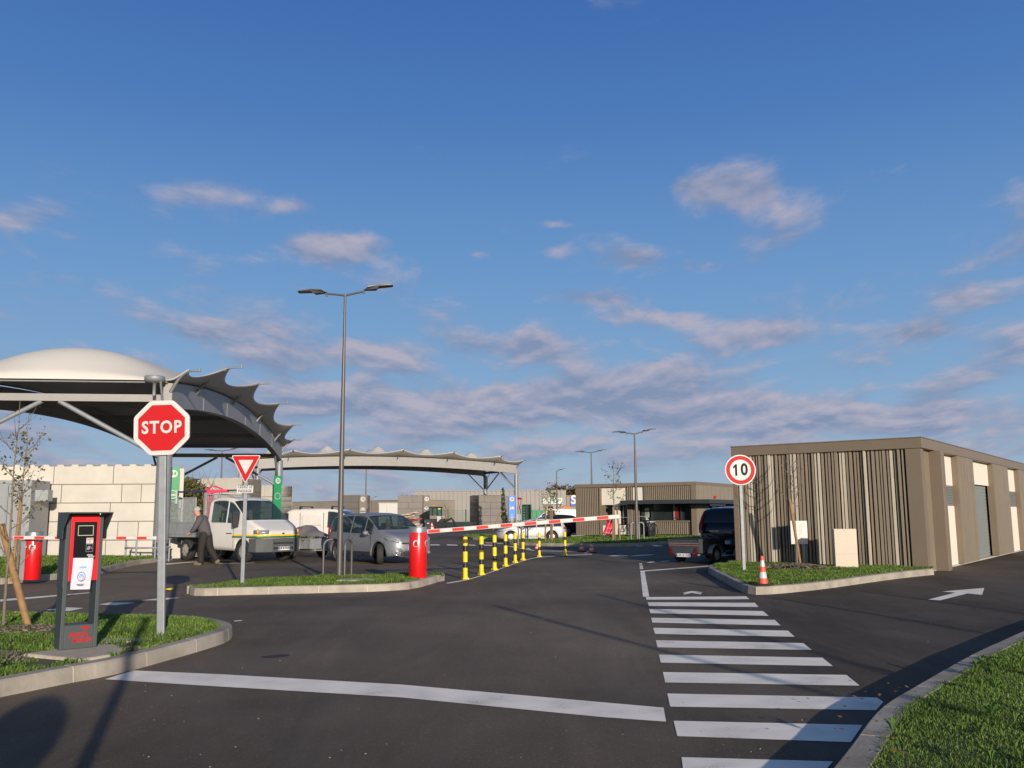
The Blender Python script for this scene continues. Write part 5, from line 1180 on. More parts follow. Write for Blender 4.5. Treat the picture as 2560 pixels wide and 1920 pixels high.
plate(car, 2.215, 0, .46); handle(car, -.15, -.925, .84, M_silver); handle(car, -1.05, -.93, .86, M_silver); seam(car, S, [-.44, .95, -1.0], .32, .92)
mb = MB(); mb.box(-1.0, .95, -.94, -.925, .27, .40); bevel(mb.build('door_trim', M_plas, car), .006)
mb = MB(); mb.box(2.15, 2.20, -.05, .05, .715, .79); mb.build('badge', M_chr, car)
# ---- white flatbed truck
M_wpaint = mat('white_vehicle_paint', (.62, .60, .57), .35, var=.04, vs=1.2, coat=.3, dirt=.18, dcol=(.5, .45, .38))
S = dict(top=[(-.62, 2.02), (-.4, 2.12), (.2, 2.15), (.7, 2.08), (.95, 1.96), (1.75, 1.36), (1.95, 1.27), (2.35, 1.08), (2.5, .98), (2.56, .8)],
         belt=[(-.62, 1.25), (.9, 1.23), (1.75, 1.16), (2.2, 1.0), (2.5, .88), (2.56, .7)],
         wid=[(-.62, .97), (0, 1.0), (1.5, 1.0), (2.1, .95), (2.35, .84), (2.5, .70), (2.58, .55)],
         sill=[(-.62, .42), (2.3, .36), (2.58, .42)], r=.36, wx=[1.55], side=[(-.40, .52), (.60, 1.28)], top_glass=[(.84, 1.72)], tumble=.16)
sc = 1.04; hd = R(-35); FW = G(611, 1407); a_, b_ = 1.55*.88, .86*.93; org = FW - Vector((math.cos(hd)*a_+math.sin(hd)*b_, math.sin(hd)*a_-math.cos(hd)*b_, 0))*sc
trk = thing('flatbed_truck', 'white cab flatbed truck with green and yellow stripe, caged load bed and pink loader crane', 'truck', (org.x, org.y, 0), hd, 'vehicles in the yard', sc); trk.scale = (sc*.88, sc*.93, sc)
car_body(trk, S, M_wpaint)
for x, y in ((1.55, -.86), (1.55, .86), (-1.9, -.86), (-1.9, .86)): wheel(trk, x, y, .36, .23, 0, 6, mat('steel_wheel', (.36, .34, .31), .5, .3, var=.2), -1 if y < 0 else 1, cover=True)
seat(trk, .1, -.45, .85, mat('brown_seat', (.10, .065, .05), .8)); seat(trk, .1, .4, .85, MATS['brown_seat'])
mb = MB(); mb.box(-.55, 1.7, -.85, .85, .62, .66); mb.box(1.2, 1.9, -.85, .85, .95, 1.20); mb.build('dashboard', M_int, trk)
mb = MB(); mb.tube([(1.02+.19*.4*math.sin(a), .42+.21*math.cos(a), 1.22+.19*math.sin(a)) for a in [2*math.pi*i/16 for i in range(16)]], .014, 6, closed=True); mb.build('steering_wheel', M_black, trk)
vest = MB(); 
for dx in (-.10, .10): vest.add([(-.30+dx, -.62, 1.62), (-.22+dx, -.62, 1.62), (-.16+dx*.3, -.64, 1.30), (-.24+dx*.3, -.64, 1.30), (-.18, -.62, 1.08), (-.26, -.62, 1.08)], [(0, 1, 2, 3), (3, 2, 4, 5)])
o = vest.build('safety_vest', mat('hi_vis_yellow', (.45, .75, .05), .6), trk); o.modifiers.new('s', 'SOLIDIFY').thickness = .02
mb = MB(); mb.box(1.95, 2.60, -.985, .985, .30, .74) ; 
bump = MB(); prof = [(1.93, -1.01), (2.30, -.97), (2.52, -.80), (2.64, -.5), (2.66, 0), (2.64, .5), (2.52, .80), (2.30, .97), (1.93, 1.01)]
bump.prism(prof, .34, .79); bevel(bump.build('bumper', mat('grey_bumper', (.075, .08, .085), .6, var=.1), trk), .03, 3)
mb = MB()
for q in range(2):
    z = .60-q*.16
    for k in range(9): mb.box(2.655, 2.675, -.46+k*.1, -.40+k*.1, z, z+.06)
mb.build('bumper_slots', M_black, trk)
mb = MB(); mb2 = MB()
pr = [(.98, -1.012), (1.95, -1.0), (2.32, -.955), (2.5, -.80), (2.60, -.56), (2.625, 0), (2.60, .56), (2.5, .80), (2.32, .955), (1.95, 1.0)]
def ribbon(mb, pr, z0, z1, o=0, m=0):
    vs = []
    for x, y in pr: vs += [(x+o, y*1.0, z0), (x+o, y*1.0, z1)]
    mb.add(vs, [(2*i, 2*i+2, 2*i+3, 2*i+1) for i in range(len(pr)-1)], False, m)
ribbon(mb, pr, .86, .91, 0, 0); ribbon(mb, pr, .805, .858, 0, 1); mb.build('stripe', [mat('stripe_yellow', (.75, .5, .02), .4), mat('stripe_green', (.01, .13, .05), .4)], trk)
for sg in (-1, 1):
    hp = [(2.13, .962), (2.34, .875), (2.48, .745), (2.545, .60)]; hm = MB(); vs = []
    for x_, y_ in hp: vs += [(x_, sg*y_, .925), (x_-.02, sg*(y_-.02), 1.055)]
    hm.add(vs, [(2*i, 2*i+2, 2*i+3, 2*i+1) for i in range(3)], True); ho = hm.build('headlight', M_hl, trk); ho.modifiers.new('s', 'SOLIDIFY').thickness = .05; mirror(trk, 1.35, sg*1.03, 1.38, sg, M_plas, True)
    blob(trk, 'indicator_light', (2.30, sg*.90, 1.0), (.05, .05, .09), mat('amber', (.6, .25, .03), .3))
plate(trk, 2.662, 0, .40); seam(trk, S, [-.48, 1.05], .5, 1.2); 
mb = MB(); mb.box(.62, .95, -1.015, -1.0, .93, .96); mb.build('side_lettering', M_plas, trk)
blob(trk, 'badge', (2.60, 0, .90), (.02, .06, .07), M_plas)
mb = MB(); mb.tube([(1.55, -.55, 1.48), (1.3, -.1, 1.62), (1.28, .1, 1.64)], .012, 6); mb.build('wiper', M_black, trk)
M_bedg = mat('bed_grey', (.30, .32, .34), .5, .3, var=.15, dirt=.3)
mb = MB(); mb.box(-3.3, -.72, -1.0, 1.0, .80, .90); mb.box(-3.3, -.72, -1.02, -.98, .90, 1.28); mb.box(-3.3, -.72, .98, 1.02, .90, 1.28); mb.box(-3.32, -3.28, -1, 1, .90, 1.28); mb.box(-3.3, -.72, -1.035, -1.021, 1.05, 1.09); mb.build('load_bed', M_bedg, trk)
mb = MB(); mb.box(-3.3, -.70, -.4, -.3, .5, .8); mb.box(-3.3, -.7, .3, .4, .5, .8); mb.build('chassis', M_plas, trk)
def mesh_panel(mb, A, B, z0, z1, nx, nz, r=.008, fr=.022):
    A = Vector(A); B = Vector(B)
    for i in range(nx+1): p = A.lerp(B, i/nx); mb.cyl((p.x, p.y, z0), (p.x, p.y, z1), fr if i in (0, nx) else r, n=5, cap=False)
    for k in range(nz+1): z = z0+(z1-z0)*k/nz; mb.cyl((A.x, A.y, z), (B.x, B.y, z), fr if k in (0, nz) else r, n=5, cap=False)
for xa, xb, zt in ((-3.28, -2.2, 2.10), (-2.15, -1.3, 2.15)):
    mb = MB(); mesh_panel(mb, (xa, -1.0, 0), (xb, -1.0, 0), 1.30, zt, 22, 15); mb.build('side_mesh', M_galvd, trk)
mb = MB(); mesh_panel(mb, (-3.28, 1.0, 0), (-.8, 1.0, 0), 1.30, 2.15, 40, 12); mb.build('side_mesh', M_galvd, trk)
mb = MB(); mesh_panel(mb, (-.76, -1.0, 0), (-.76, 1.0, 0), 1.30, 2.25, 26, 15); mb.box(-.80, -.72, -1.02, -.92, .9, 2.3); mb.build('headboard_mesh', M_galvd, trk)
M_pink = mat('crane_pink', (.62, .06, .13), .45, var=.1)
mb = MB(); mb.box(-1.12, -.92, -.75, -.55, .9, 2.35); mb.box(-1.16, -.88, -.79, -.51, 1.95, 2.15)
mb.add([(-1.15, -.7, 2.28), (-1.15, -.7, 2.42), (-.2, -.45, 2.42), (-.2, -.45, 2.34), (-1.15, -.6, 2.28), (-1.15, -.6, 2.42), (-.2, -.35, 2.42), (-.2, -.35, 2.34)], [(0,1,2,3),(7,6,5,4),(0,4,5,1),(1,5,6,2),(2,6,7,3),(3,7,4,0)])
mb.tube([(-1.2, -.65, 2.42), (-.9, -.6, 2.56), (-.4, -.5, 2.44)], .03, 6); bevel(mb.build('loader_crane', M_pink, trk), .01)
mb = MB(); mb.box(-3.0, -1.1, -.72, -.64, 2.34, 2.40); mb.box(-.2, 1.0, -.44, -.38, 2.36, 2.41); mb.build('crane_boom', mat('dark_blue_steel', (.02, .03, .09), .5), trk)
mb = MB(); mb.box(-2.55, -2.50, -1.06, -1.02, 1.95, 2.42); mb.build('strap', M_white, trk)
mb = MB(); rs = random.Random(5)
for k in range(14): x = rs.uniform(-3.1, -1.5); mb.tube([(x, rs.uniform(-.9, .6), 1.33), (x+rs.uniform(.4, 1.0), rs.uniform(-.9, .6), 1.36+rs.uniform(0, .12))], .025, 5, m=k % 3)
mb.build('scrap_load', [mat('rust', (.2, .07, .03), .8), M_wood, mat('teal_board', (.05, .16, .2), .6)], trk)
# ---- leaf masses
def foliage(root, name, vol, n, s, m, seed=1, sticks=0):
    """vol: list of (cx,cy,cz,rx,ry,rz) local"""
    rs = np.random.RandomState(seed); V = []; Fc = []; b = 0
    for (cx, cy, cz, rx, ry, rz_) in vol:
        k = int(n*rx*rz_); u = rs.normal(size=(k, 3)); u /= np.linalg.norm(u, axis=1)[:, None]; q = rs.uniform(.35, 1.05, k)**.6
        P = np.array([cx, cy, cz])+u*q[:, None]*np.array([rx, ry, rz_])
        for p in P:
            if p[2] < .02: continue
            d = rs.normal(size=3); d /= np.linalg.norm(d); e = np.cross(d, rs.normal(size=3)); e /= np.linalg.norm(e)+1e-9; L = s*rs.uniform(.5, 1.3)
            V += [tuple(p-d*L), tuple(p+e*L*.45), tuple(p+d*L), tuple(p-e*L*.45)]; Fc.append((b, b+1, b+2, b+3)); b += 4
    mb = MB(); mb.v = V; mb.f = [list(f) for f in Fc]; mb.mi = [0]*len(Fc); mb.sm = [False]*len(Fc); return mb.build(name, m, root, fix=False)
M_lgreen = leafmat('cut_hedge', (.045, .075, .015), (.16, .13, .04)); M_dleaf = leafmat('dark_leaf', (.02, .04, .012), (.06, .085, .025)); M_sleaf = leafmat('sapling_leaf', (.06, .09, .02), (.20, .17, .05))
M_autumn = leafmat('autumn_leaf', (.05, .05, .02), (.16, .09, .035))
P = Vector((PY(474, 1300, 39).x, 39, 0)); s = ppm(P); hz = zat(P, 1190)
t = thing('green_waste_pile', 'tall pile of cut hedge branches behind the caged load bed of the truck', 'green waste', P)
foliage(t, 'branches', [(-.3, 0, hz*.48, 1.4, .9, hz*.50), (.35, .1, hz*.42, .8, .8, hz*.40), (-.9, .3, hz*.35, .8, .8, hz*.4)], 3600, .10, M_lgreen, 3)
mb = MB(); rs = random.Random(9)
for k in range(26): a = rs.uniform(-1.2, 1); mb.tube([(a, rs.uniform(-.5, .5), hz*.4), (a+rs.uniform(-.3, .3), rs.uniform(-.5, .5), hz*.8), (a+rs.uniform(-.6, .6), rs.uniform(-.5, .5), hz*rs.uniform(.9, 1.12))], [.02, .014, .005], 5)
mb.build('sticks', M_bark, t)
# ---- wire cage in front of the truck bed
P = G(452, 1399); s = ppm(P); hd2 = R(2); t = thing('wire_cage', 'galvanised wire mesh cage of cardboard and branches beside the truck bed', 'cage', P, hd2)
w = (545-448)/s; h = (1399-1330)/s
for nm, A_, B_ in (('cage_side', (0, 0, 0), (w*.66, 0, 0)), ('cage_side', (0, .8, 0), (w, .8, 0)), ('cage_side', (w, 0, 0), (w, .8, 0)), ('cage_side', (0, 0, 0), (0, .8, 0))):
    mb = MB(); mesh_panel(mb, A_, B_, .12, h, 20 if A_[1] == B_[1] else 12, 13, .011, .028); mb.build(nm, M_galv, t)
mb = MB(); mb.box(.05, w-.05, .05, .75, .10, .14); mb.build('cage_floor', M_galvd, t)
mb = MB(); rs = random.Random(3)
mb.M = Matrix.Translation((.1, .1, .45)) @ Matrix.Rotation(R(8), 4, 'Y'); mb.box(0, .55, 0, .5, 0, .3); mb.M = Matrix.Translation((.5, .15, .55)) @ Matrix.Rotation(R(-14), 4, 'Y'); mb.box(0, .5, 0, .4, 0, .18); mb.M = Matrix.Identity(4)
mb.build('cardboard', mat('cardboard', (.42, .33, .22), .85, var=.12), t)
mb = MB()
for k in range(16): mb.tube([(rs.uniform(.1, w-.2), rs.uniform(.1, .7), .2), (rs.uniform(.1, w-.2), rs.uniform(.1, .7), rs.uniform(.4, .9))], .015, 5)
mb.build('branches', M_bark, t)
# ---- trailers
def trailer(label, P, hd, L, Wd, H, wr, mat_, scale=1, name='car_trailer'):
    t = thing(name, label, 'trailer', P, hd, 'small car trailers', scale); z0 = wr*1.25
    mb = MB()
    mb.box(-L/2, L/2, -Wd/2, -Wd/2+.025, z0, z0+H); mb.box(-L/2, L/2, Wd/2-.025, Wd/2, z0, z0+H); mb.box(-L/2, -L/2+.025, -Wd/2+.026, Wd/2-.026, z0, z0+H); mb.box(L/2-.025, L/2, -Wd/2+.026, Wd/2-.026, z0, z0+H); mb.box(-L/2+.026, L/2-.026, -Wd/2+.026, Wd/2-.026, z0+.02, z0+.06)
    mb.box(-L/2-.02, L/2+.02, -Wd/2-.02, -Wd/2-.001, z0+H-.06, z0+H+.01); mb.box(-L/2-.02, L/2+.02, Wd/2+.001, Wd/2+.02, z0+H-.06, z0+H+.01)
    for k in range(4): x = -L/2+.05+(L-.1)*k/3; mb.box(x-.02, x+.02, -Wd/2-.018, -Wd/2-.001, z0, z0+H-.061)
    mb.build('box', mat_, t)
    mb = MB(); mb.cyl((0, -Wd/2-.08, wr), (0, Wd/2+.08, wr), .03, n=8); mb.box(-L/2, L/2, -.4, -.35, z0-.08, z0-.001); mb.box(-L/2, L/2, .35, .4, z0-.08, z0-.001)
    mb.tube([(L/2, -.35, z0-.05), (L/2+.9, 0, z0-.03)], .025, 6); mb.tube([(L/2, .35, z0-.05), (L/2+.9, 0, z0-.03)], .025, 6); mb.tube([(L/2+.85, 0, z0-.03), (L/2+1.15, 0, z0-.02)], .035, 6); mb.build('drawbar', M_galvd, t)
    for sg in (-1, 1):
        wheel(t, 0, sg*(Wd/2+.10), wr, .15, 0, 5, mat('trailer_wheel', (.45, .42, .36), .5, var=.15), sg, cover=True)
        mb = MB(); pts = [(math.cos(a)*(wr+.06), math.sin(a)*(wr+.06)+wr) for a in [R(10+160*i/8) for i in range(9)]]
        vs = [];
        for a, c in pts: vs += [(a, sg*(Wd/2+.03), c), (a, sg*(Wd/2+.20), c)]
        mb.add(vs, [(2*i, 2*i+2, 2*i+3, 2*i+1) for i in range(8)]); o = mb.build('mudguard', M_galvd, t); o.modifiers.new('s', 'SOLIDIFY').thickness = .01
    return t, z0
t, z0 = trailer('galvanised trailer of green waste under a grey tarpaulin behind the silver people carrier', G(768, 1394), R(-38), 1.75, 1.15, .36, .27, M_bedg, 1.05)
foliage(t, 'green_waste', [(0, 0, z0+.38, .95, .66, .17), (-.3, -.35, z0+.38, .55, .3, .17), (.4, -.35, z0+.36, .5, .3, .15)], 2300, .055, M_sleaf, 6)
mb = MB(); ns = 14; V = []; rs = random.Random(2)
for i in range(ns+1):
    for j in range(ns+1):
        x = -.78+1.56*i/ns; y = -.5+1.0*j/ns; u = 1-abs(x/.8)**2.2; v = 1-abs(y/.52)**2.4; V.append((x, y, z0+.34+.46*max(0, u*v)**.55*(1-.25*(x > .2))+rs.uniform(-.012, .012)))
mb.add(V, [(i*(ns+1)+j, (i+1)*(ns+1)+j, (i+1)*(ns+1)+j+1, i*(ns+1)+j+1) for i in range(ns) for j in range(ns)], True); mb.build('tarpaulin', mat('grey_tarpaulin', (.15, .14, .145), .7, var=.15, vs=3, bump=.3, bs=8), t)
# ---- white small vans
def van(label, P, hd, sc, bars=True, name='panel_van'):
    S = dict(top=[(-2.05, 1.15), (-2.02, 1.55), (-1.9, 1.78), (-1.5, 1.85), (0, 1.86), (.45, 1.80), (.8, 1.62), (1.35, 1.18), (1.5, 1.10), (1.85, .98), (2.0, .85), (2.05, .6)],
             belt=[(-2.05, 1.0), (.8, .98), (1.35, .95), (1.85, .85), (2.0, .72), (2.05, .5)],
             wid=[(-2.07, .78), (-1.95, .86), (-1, .89), (1, .89), (1.6, .84), (1.9, .70), (2.07, .50)],
             sill=[(-2.05, .35), (-1.7, .24), (1.7, .24), (2.07, .32)], r=.32, wx=[-1.32, 1.32], side=[(.0, .62), (.68, 1.06)], top_glass=[(.56, 1.36)], tumble=.13, glass=M_glassd)
    v = thing(name, label, 'van', P, hd, 'vehicles in the yard', sc); car_body(v, S, M_wpaint)
    for x, y in ((-1.32, -.78), (-1.32, .78), (1.32, -.78), (1.32, .78)): wheel(v, x, y, .32, .2, 0, 7, M_alu, -1 if y < 0 else 1)
    for sg in (-1, 1): blob(v, 'headlight', (1.86, sg*.62, .80), (.12, .12, .12), M_hl, sg*R(-40)); mirror(v, 1.0, sg*.9, 1.05, sg, M_plas); blob(v, 'tail_light', (-2.03, sg*.78, .98), (.05, .05, .2), M_tl)
    mb = MB(); mb.box(1.95, 2.12, -.6, .6, .28, .58); bevel(mb.build('bumper', M_plas, v), .04, 3)
    for x in (-.3, .66, -1.15): pass
    seam(v, S, [-.15, 1.02, -1.25], .35, 1.7); plate(v, 2.13, 0, .4)
    mb = MB(); mb.box(-1.15, -.25, -.905, -.897, 1.15, 1.6); bevel(mb.build('side_panel', M_wpaint, v), .004)
    if bars:
        for x in (-1.35, .15):
            mb = MB(); 
            for sg in (-1, 1): mb.box(x-.04, x+.04, sg*.68-.03, sg*.68+.03, 1.80, 1.95)
            mb.box(x-.02, x+.02, -.72, .72, 1.95, 1.98); mb.build('roof_bar', M_black, v)
    return v
P = Vector((PY(836, 1300, 41).x, 41, 0)); s = ppm(P); van('white panel van with roof bars behind the trailer and lamp post', P, R(-10), 1.0)
Y = 80; P = Vector((PY(1386, 1300, Y).x, Y, 0)); P.z = 0; zt = zat(P, 1272); v = van('white panel van parked left of the gatehouse facing left', P, R(180), zt/1.86, bars=False)
# ---- silver estate behind the bollards, facing left
S = dict(top=[(-2.3, .78), (-2.22, 1.0), (-2.0, 1.30), (-1.5, 1.43), (-.6, 1.46), (.1, 1.42), (.6, 1.26), (1.15, 1.0), (1.4, .93), (1.9, .82), (2.2, .68), (2.3, .5)],
         belt=[(-2.3, .72), (-2.1, .93), (-1.4, .95), (.4, .88), (1.15, .86), (1.9, .74), (2.2, .6), (2.3, .42)],
         wid=[(-2.32, .6), (-2.15, .80), (-1.6, .88), (1.2, .89), (1.8, .84), (2.1, .68), (2.28, .42)],
         sill=[(-2.3, .40), (-2.0, .22), (1.9, .2), (2.3, .24)], r=.33, wx=[-1.32, 1.38], side=[(-1.95, -1.45), (-1.4, -.35), (-.28, .55), (.6, .95)], top_glass=[(.22, 1.18), (-2.2, -1.92)], tumble=.34, glass=M_glassd)
M_wsil = mat('pale_silver_paint', (.40, .39, .40), .5, .25, var=.03, coat=.12)
Pf = G(*z5(1275, 898)); Pr = G(*z5(1757, 880)); s = ppm(Pf); sc = 104/s/2.70; hd = R(186); d = Vector((math.cos(hd), math.sin(hd), 0)); print('estate', sc, Pf, Pr)
lat = Vector((-d.y, d.x, 0)); org = Pf - d*1.38*sc - lat*.80*sc
car = thing('estate_car', 'pale silver estate car parked behind the bollards and raised boom', 'car', (org.x, org.y, 0), hd, 'vehicles in the yard', sc)
car_body(car, S, M_wsil)
for x, y in ((-1.32, -.80), (-1.32, .80), (1.38, -.80), (1.38, .80)): wheel(car, x, y, .33, .21, 0, 9, M_alu, -1 if y < 0 else 1)
for sg in (-1, 1): blob(car, 'headlight', (2.0, sg*.68, .68), (.24, .1, .05), M_hl, sg*R(-40)); blob(car, 'tail_light', (-2.16, sg*.68, .86), (.16, .18, .075), M_tl, sg*R(30)); mirror(car, .72, sg*.88, .94, sg, M_wsil)
mb = MB(); mb.box(2.05, 2.3, -.55, .55, .26, .5); bevel(mb.build('grille', M_plas, car), .04, 3); plate(car, 2.305, 0, .34)
handle(car, .0, .90, .80, M_wsil); handle(car, -1.05, .905, .83, M_wsil); seam(car, S, [-.32, .85, -1.25], .28, .85, 1)
mb = MB(); mb.box(-.95, .95, .875, .915, .20, .28); bevel(mb.build('sill_trim', M_wsil, car), .01)
# ---- dark blue car between them
Y = 66; P = Vector((PY(1368, 1300, Y).x, Y, 0)); 
S2 = dict(S); S2['glass'] = M_glassd; zt = zat(P, 1287); 
car = thing('parked_car', 'dark blue car behind the silver estate, only its bonnet, roof line and rear wheel showing', 'car', P, R(184), 'vehicles in the yard', 1.02)
car_body(car, S2, mat('dark_blue_paint', (.02, .03, .10), .3, .4, var=.03, coat=.6))
for x, y in ((-1.32, -.80), (-1.32, .80), (1.38, -.80), (1.38, .80)): wheel(car, x, y, .33, .21, 0, 6, M_alu, -1 if y < 0 else 1)
for sg in (-1, 1): blob(car, 'headlight', (2.0, sg*.68, .68), (.24, .1, .05), M_hl, sg*R(-40)); blob(car, 'tail_light', (-2.16, sg*.68, .86), (.1, .18, .07), M_tl)
# ---- dark four-wheel drive in the building's shade with its grey trailer
S = dict(top=[(-2.25, .95), (-2.2, 1.25), (-2.0, 1.60), (-1.7, 1.72), (0, 1.74), (.5, 1.66), (1.1, 1.2), (1.3, 1.1), (2.0, .98), (2.2, .7)],
         belt=[(-2.25, .9), (-2.1, 1.03), (1.1, 1.0), (2.0, .85), (2.2, .6)], wid=[(-2.28, .78), (-2.1, .88), (-1, .91), (1.2, .91), (1.9, .82), (2.25, .6)],
         sill=[(-2.25, .5), (-1.9, .34), (1.9, .34), (2.25, .4)], r=.36, wx=[-1.35, 1.35], side=[(-1.9, -1.3), (-1.2, -.3), (-.22, .62), (.68, .95)], top_glass=[(.4, 1.12), (-2.21, -1.95)], tumble=.22, glass=M_glassd)
hd = R(62); c = Vector((PY(1812, 1300, 31.5).x, 31.5, 0)); sc = 1.0; org = c + Vector((math.cos(hd), math.sin(hd), 0))*2.2
car = thing('off_road_car', 'dark off-road car in the shade left of the storage building, seen from behind', 'car', (org.x, org.y, 0), hd, 'vehicles in the yard', 1.02)
car_body(car, S, mat('dark_green_paint', (.012, .02, .028), .28, .2, var=.03, coat=.6))
for x, y in ((-1.35, -.8), (-1.35, .8), (1.35, -.8), (1.35, .8)): wheel(car, x, y, .36, .23, 0, 5, M_alu, -1 if y < 0 else 1)
for sg in (-1, 1):
    mb = MB(); pts = [(-2.285, sg*.80, .98), (-2.24, sg*.80, 1.15), (-2.12, sg*.76, 1.42), (-2.0, sg*.73, 1.60)]; mb.tube(pts, [.08, .085, .06, .03], 8); mb.build('tail_light', M_tl, car)
    blob(car, 'reversing_light', (-2.30, sg*.80, .93), (.05, .07, .07), M_hl)
mb = MB(); mb.box(-2.42, -2.2, -.86, .86, .45, .70); bevel(mb.build('bumper', M_plas, car), .04, 3)
mb = MB(); mb.box(-1.6, .3, -.66, -.62, 1.77, 1.80); mb.box(-1.6, .3, .62, .66, 1.77, 1.80); [mb.box(x, x+.05, y-.03, y+.03, 1.70, 1.77) for x in (-1.55, -.6, .2) for y in (-.64, .64)]; mb.build('roof_rail', M_black, car)
mb = MB(); mb.box(-2.285, -2.275, .2, .52, .93, .955); mb.build('badge', M_chr, car); plate(car, -2.43, .0, .52, sg=-1)
hd = R(44); t, z0 = trailer('grey box trailer with red and white reflective stripe hitched behind the dark off-road car', Vector((PY(1744, 1300, 29.2).x, 29.4, 0)), hd, 1.5, 1.12, .42, .27, mat('shaded_trailer_grey', (.075, .08, .09), .5, .3, var=.1), 1.0)  # box grey darkened, the building's shade is put into its colour
mb = MB(); x = -.77; mb.box(x-.008, x, -.56, .56, z0+.29, z0+.31, 0); mb.box(x-.008, x, -.56, .56, z0+.25, z0+.288, 1); mb.box(x-.008, x, -.56, .56, z0+.23, z0+.249, 0); mb.build('reflective_stripe', [mat('shaded_white', (.22, .22, .23), .6), mat('shaded_red', (.16, .008, .01), .6)], t)  # stripe white and red toned down, shade painted into both
for sg in (-1, 1): mb = MB(); mb.add([(x-.01, sg*.47-.07, z0+.02), (x-.01, sg*.47+.07, z0+.02), (x-.01, sg*.47, z0+.19)], [(0, 1, 2)]); mb.build('triangle_reflector', mat('shaded_reflector', (.14, .006, .005), .5), t); mb = MB(); mb.box(x-.03, x, sg*.42-.12, sg*.42+.12, z0-.10, z0-.01); mb.build('tail_light', mat('shaded_lens', (.07, .004, .005), .4), t)  # reflectors and lamps darkened in colour for the shade they sit in
plate(t, x-.01, 0, z0-.12, sg=-1)
mb = MB(); mb.box(-.76, .76, -.57, .57, z0+.425, z0+.45); bevel(mb.build('cover', M_black, t), .01)
# ---- tractor loader by bay 11
P = Vector((PY(1087, 1300, 96).x, 96, 0)); s = ppm(P); t = thing('compact_loader', 'small grey and black loader tractor with beacon and raking bucket right of bay 11', 'loader', P, R(0)); k = 1/s
def bx(m_, n_, x0, x1, y0, y1, za, zb): mb = MB(); mb.box((x0-1087)*k, (x1-1087)*k, y0, y1, zat(P, zb), zat(P, za)); return mb.build(n_, m_, t)
bx(M_black, 'cab_roof', 1074, 1105, -1, 1, 1267, 1270); bx(mat('cab_glass', (.05, .09, .08), .15, var=.3, vs=3), 'cab', 1076, 1106, -.9, .9, 1270, 1289)
for x in (1075, 1083, 1095, 1106): mb = MB(); mb.tube([((x-1087)*k, -.93, zat(P, 1290)), ((x-1087-.04*abs(x-1087))*k, -.93, zat(P, 1269))], .05, 6); mb.build('cab_pillar', M_black, t)
bx(mat('loader_body_grey', (.42, .42, .42), .5), 'engine_cover', 1094, 1104, -.7, .7, 1289, 1304); bx(M_black, 'chassis', 1075, 1112, -.6, .6, 1297, 1308)
bx(M_galv, 'bonnet', 1100, 1113, -.6, .6, 1290, 1292)
for x in (1085, 1106):
    mb = MB(); c = ((x-1087)*k, 0, zat(P, 1303)); mb.cyl((c[0], -1.1, c[2]), (c[0], -.7, c[2]), 6*k, n=18); mb.build('tyre', M_rubber, t)
mb = MB(); mb.box((1088-1087)*k, (1132-1087)*k, -1.4, -1.2, zat(P, 1313), zat(P, 1306))
for i in range(8): x = (1090+i*6-1087)*k; mb.box(x-.05, x+.05, -1.45, -1.3, zat(P, 1319), zat(P, 1313))
mb.tube([((1112-1087)*k, -1.2, zat(P, 1305)), ((1131-1087)*k, -1.3, zat(P, 1296)), ((1136-1087)*k, -1.3, zat(P, 1303)), ((1141-1087)*k, -1.3, zat(P, 1316))], .12, 6); mb.build('rake_bucket', M_black, t)
blob(t, 'beacon', ((1084-1087)*k, 0, zat(P, 1264.5)), (2*k, 2*k, 2.5*k), mat('beacon_orange', (.75, .2, .03), .4)); bx(mat('hi_vis_yellow', (.45, .75, .05)), 'hi_vis_panel', 1097, 1103, -.95, -.93, 1271, 1273.5)
# ---- wheelie bin, rubble bags
P = Vector((PY(1070, 1300, 86).x, 86, 0)); s = ppm(P); t = thing('wheelie_bin', 'black wheelie bin with white label beside bay 11', 'bin', P); h = zat(P, 1298); w = 14/s
mb = MB(); mb.add([(-w*.4, 0, 0), (w*.4, 0, 0), (w*.4, w*.8, 0), (-w*.4, w*.8, 0), (-w/2, -.1, h*.93), (w/2, -.1, h*.93), (w/2, w, h*.93), (-w/2, w, h*.93)], [(0,3,2,1),(4,5,6,7),(0,1,5,4),(1,2,6,5),(2,3,7,6),(3,0,4,7)]); mb.build('bin_body', M_plas, t)
mb = MB(); mb.box(-w*.54, w*.54, -.16, w*1.05, h*.931, h); bevel(mb.build('lid', M_plas, t), .03); mb = MB(); mb.box(-.16*w, .22*w, -.08, -.06, h*.63, h*.70); mb.build('label_plate', M_white, t)
P = Vector((PY(1022, 1300, 84).x, 84, 0)); s = ppm(P); t = thing('plasterboard_pile', 'heap of broken plasterboard sheets with a red strip in front of bay 11', 'rubble', P); rs = random.Random(8); mb = MB()
for k_ in range(16):
    z = .1+k_*.11; mb.M = Matrix.Translation((rs.uniform(-.3, .5), rs.uniform(-.4, .4), z)) @ Matrix.Rotation(rs.uniform(0, 3), 4, 'Z') @ Matrix.Rotation(rs.uniform(-.2, .2), 4, 'X'); L = rs.uniform(.5, 1.15)*(1.2-k_*.04); mb.box(-L, L, -L*.6, L*.6, 0, .06, 1 if k_ in (9,) else 0)
mb.M = Matrix.Identity(4); mb.build('sheets', [mat('plasterboard', (.55, .45, .36), .8, var=.15), mat('red_sheet', (.5, .06, .05), .6)], t)
